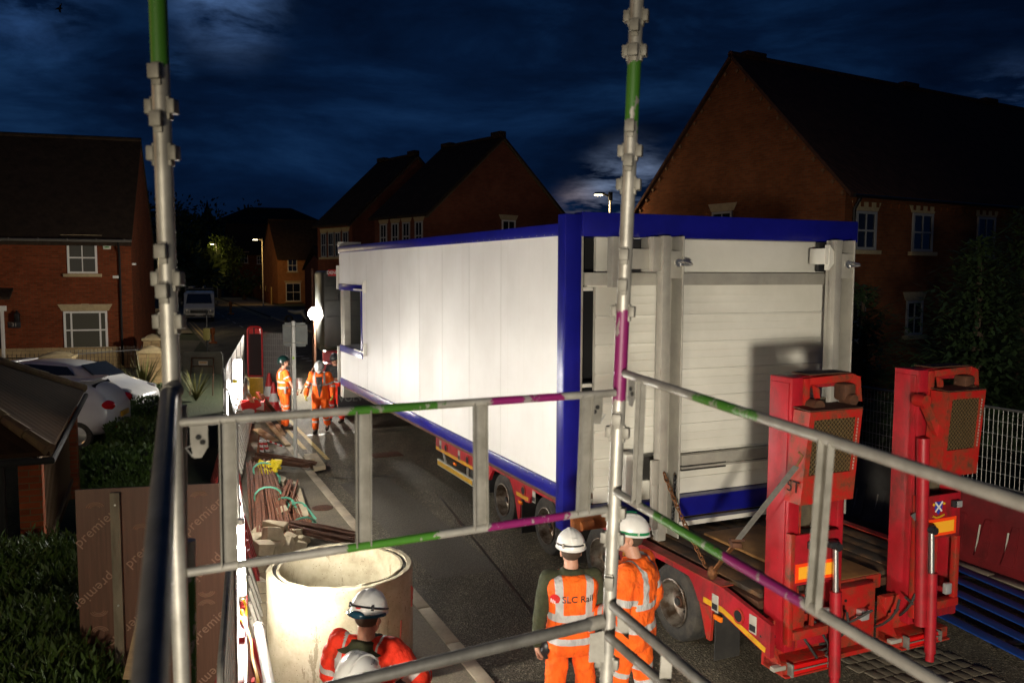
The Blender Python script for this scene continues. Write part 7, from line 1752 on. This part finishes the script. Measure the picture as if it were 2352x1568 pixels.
for k in range(3): m_b.bx(-.030+.012*k, -.024+.012*k, -.028, .010-.006*k, 0, .0004)
me = m_b.mesh('e'); on_cloth(P1, 'hi_vis_vest', me, Matrix.Translation((-.150, 0, 1.280)) @ Matrix.Rotation(PI/2, 4, 'X'), .008); put('emblem_bars', me, MT['signwhite'], P1, t_)
m_b = MB(); m_b.sph((-.19, .0, .86), (.06, .05, .07), 12); m_b.tube([(-.2, .0, .92), (-.23, -.03, .84), (-.19, -.02, .78)], .018, 6); put('belt_pouch', m_b, MT['hatblack'], P1)
# worker turned left, arms lowered, looking at the module
w2 = Yp(1456, 1400, 6.75)
person('worker in orange jacket and green trimmed white helmet, right of the middle pole', (w2.x, w2.y, 0), R(62),
    dict(head=(0, .05, 1.63), hf=(-.45, 1, .10), elL=(-.24, .02, 1.15), wrL=(-.17, .22, 1.06), elR=(.25, -.08, 1.14), wrR=(.24, .06, .90), knL=(-.10, .10, .50), anL=(-.10, .16, .10), knR=(.12, -.04, .52), anR=(.13, -.14, .12), tiltR=.03),
    [('hi_vis_trousers', dict(torso=(-.28, .12), leg=1.95, grow=.016, mat='orange', bands={'shin': ((.04, .028), (.20, .028)), 'thigh': ((.30, .02),)})),
     ('hi_vis_jacket', dict(torso=(-.28, 1.04), arm=1.97, grow=.034, mat='orange', wr=.011, bands={'spine': ((.16, .026), (.33, .026)), 'uarm': ((.20, .026),), 'farm': ((.15, .026),), 'brace': (.12, .026, .22)}, open=(.36, .56, .035)))], (WHT, 'aid'), 1.07)
# man by the concrete ring seen from behind and above
p1 = Yp(838, 1400, 5.35)
person('man at the concrete ring in red orange jacket, ribbed white helmet with dark goggle strap', (p1.x, p1.y, .06), R(-16),
    dict(head=(0.0, .06, 1.58), hf=(0.1, 1, -.28), neck=(0, .02, 1.44), elL=(-.27, .04, 1.17), wrL=(-.16, .25, 1.05), elR=(.36, .0, 1.24), wrR=(.30, .24, 1.14), curl=.9),
    [('trousers', dict(torso=(-.28, .12), leg=1.95, grow=.014, mat='orange', bands={'shin': ((.04, .028), (.20, .028))})),
     ('hi_vis_jacket', dict(torso=(-.28, 1.0), arm=1.97, grow=.036, mat='redorange', wr=.013, bands={'spine': ((.16, .026), (.33, .026)), 'uarm': ((.20, .026),), 'farm': ((.17, .026),), 'brace': (.13, .028, .2)})),
     ('dark_snood', dict(torso=(.90, 1.04), grow=.055, mat='jacket', wr=.012))], (WHT, 'ribbed'))
p2 = Yp(806, 1540, 4.55)
person('man in smooth white helmet, only helmet and shoulders seen below the ring worker', (p2.x, p2.y, .03), R(-30),
    dict(head=(0, .05, 1.62), hf=(0, 1, -.12), elR=(.30, .06, 1.18), wrR=(.26, .30, 1.05)),
    [('trousers', dict(torso=(-.28, .12), leg=1.95, grow=.014, mat='orange')), ('hi_vis_jacket', dict(torso=(-.28, 1.04), arm=1.97, grow=.034, mat='orange', bands=LB))], (WHT, 'vent'), .965)
p3 = Yp(1030, 1600, 4.2)
person('person whose white helmet top just shows at the bottom edge', (p3.x, p3.y, .0), R(0), dict(),
    [('trousers', dict(torso=(-.28, .12), leg=1.95, grow=.014, mat='orange')), ('hi_vis_jacket', dict(torso=(-.28, 1.04), arm=1.97, grow=.034, mat='orange', bands=LB))], (WHT, 'vent'), .975)
# the three men at the far end
gA = Gp(654, 984, .0)
A_ = person('bearded man in orange T-shirt and dark green helmet looking up, standing behind the sign post', (gA.x, gA.y, .0), R(-62),
    dict(head=(0, .02, 1.635), hf=(0, 1, .42), neck=(0, -.02, 1.47), elR=(.25, .10, 1.16), wrR=(.22, .22, .93), elL=(-.23, .02, 1.15), wrL=(-.20, .20, 1.02), curl=1.1),
    [('hi_vis_trousers', dict(torso=(-.28, .12), leg=1.9, grow=.014, mat='orange', bands={'shin': ((.02, .028), (.14, .028)), 'thigh': ((.34, .02),)})),
     ('hi_vis_tee_shirt', dict(torso=(-.28, .97), arm=.72, grow=.022, mat='orange', bands={'spine': ((.20, .026), (.34, .026)), 'uarm': ((.13, .02),), 'brace': (.11, .025, .3)}))], (MT['hatgreen'], 'strap'), 1.0, .012, beard=mat('brown_beard', (.06, .035, .02), .9))
m_b = MB(); m_b.box((.10, .26, .90), (.03, .22, .30), Matrix.Rotation(-.15, 3, 'X'), .01) if False else m_b.box((.12, -.02, .98), (.20, .05, .17), Matrix.Rotation(.1, 3, 'Y'), .01); put('grey_pouch', m_b, MT['greysteel'], A_)
bd = Gp(654, 984, 0)+V((.30, .20, 1.08)); m_b = MB(); m_b.box(bd, (.20, .03, .28), None, .006); single('paper_folder', m_b, MT['signwhite'], 'white folder held at the chest of the man looking up', 'folder')
gB = Gp(722, 992, .0)
person('man in open orange coverall and white helmet walking head down, yellow gloves', (gB.x+.16, gB.y, .0), R(184),
    dict(pelvis=(0, -.02, .94), neck=(0, .05, 1.45), head=(0, .15, 1.56), hf=(0, 1, -.75), shL=(-.19, .05, 1.39), shR=(.19, .05, 1.39), elL=(-.29, .0, 1.14), wrL=(-.30, .10, .92), elR=(.29, .06, 1.13), wrR=(.31, .18, .92), knL=(-.10, -.02, .50), anL=(-.12, -.26, .16), knR=(.11, .10, .50), anR=(.11, .10, .10), tiltL=.05),
    [('coverall', dict(torso=(-.28, 1.0), arm=1.97, leg=1.9, grow=.026, mat='orange', wr=.014, bands={'spine': ((.36, .024),), 'uarm': ((.20, .024),), 'farm': ((.04, .024),), 'shin': ((.10, .024), (.22, .024)), 'brace': (.12, .026, .27)}, open=(-.06, .30, .075)))], (WHT, 'strap'), 1.0, .012, beard=mat('grey_beard', (.30, .26, .22), .9), gloves=MT['glove'], glasses=True)
gC = Gp(772, 968, .0)
person('man in black T-shirt and red bib trousers half hidden behind the module end', (gC.x, gC.y, .0), R(165),
    dict(head=(0, .05, 1.60), hf=(-.15, 1, -.2), elL=(-.25, .02, 1.16), wrL=(-.06, .24, 1.12), elR=(.25, .02, 1.16), wrR=(.05, .26, 1.15), curl=1.0, knL=(-.12, .03, .5), anL=(-.17, 0, .1), knR=(.12, .03, .5), anR=(.17, 0, .1)),
    [('black_tee_shirt', dict(torso=(-.05, 1.0), arm=.75, grow=.014, mat='darkcloth')),
     ('bib_trousers', dict(torso=(-.28, .35), leg=1.92, grow=.022, mat='redorange', bands={'spine': ((.22, .022),), 'shin': ((.06, .028), (.18, .028))}))], (MT['hatblack'], 'strap'), 1.0, .012)

# ------------------------------------------------------------------ lights
def plight(name, loc, watts, col, rad=.1, typ='POINT', aim=None, spot=90, blend=.5):
    l = bpy.data.lights.new(name, typ); l.energy = watts; l.color = col
    if typ in ('POINT', 'SPOT'): l.shadow_soft_size = rad
    if typ == 'SPOT': l.spot_size = R(spot); l.spot_blend = blend
    o = bpy.data.objects.new(name, l); COL.objects.link(o); o.location = loc
    if aim is not None: o.rotation_euler = (V(aim)-V(loc)).to_track_quat('-Z', 'Y').to_euler()
    return o
plight('work_floodlight', (-.95, -8.0, 2.6), 10500, (1.0, .91, .76), .42, 'SPOT', (2.7, 11, .1), 41, 1.0)
plight('sodium_street_light', (-24.0, 3.0, 8.5), 1250, (1.0, .52, .20), .25)
plight('fill_light', (-2.6, -4.2, 2.9), 1100, (1.0, .86, .62), .35)  # added fill for the left pole and foreground, stands for no actual lamp
plight('rear_street_light', (1.0, -28.0, 9.0), 230, (1.0, .58, .24), .25)
plight('footway_lamp', (LP1_.x, LP1_.y, LP1_.z-.25), 150, (1.0, .75, .42), .2)
plight('far_lamp', (LP2_.x-.2, LP2_.y-2.5, LP2_.z-.4), 900, (1.0, .60, .2), .3, 'SPOT', (-29, 104, 2), 110, .4)
plight('van_lamp', (LP3_.x+.1, LP3_.y, LP3_.z-.15), 260, (1.0, .80, .45), .2)
plight('tree_lamp', (LP4_.x, LP4_.y-.5, LP4_.z), 80, (1.0, .85, .35), .3)
plight('flood_beam', (fp.x+.05, fp.y-.35, fp.z), 1900, (1.0, .93, .80), .15)
sl = bpy.data.lights.new('dusk_sun', 'SUN'); sl.energy = .004; sl.angle = R(10); sl.color = (.4, .6, 1.0); so = bpy.data.objects.new('dusk_sun', sl); COL.objects.link(so); so.rotation_euler = (R(70), 0, R(200))
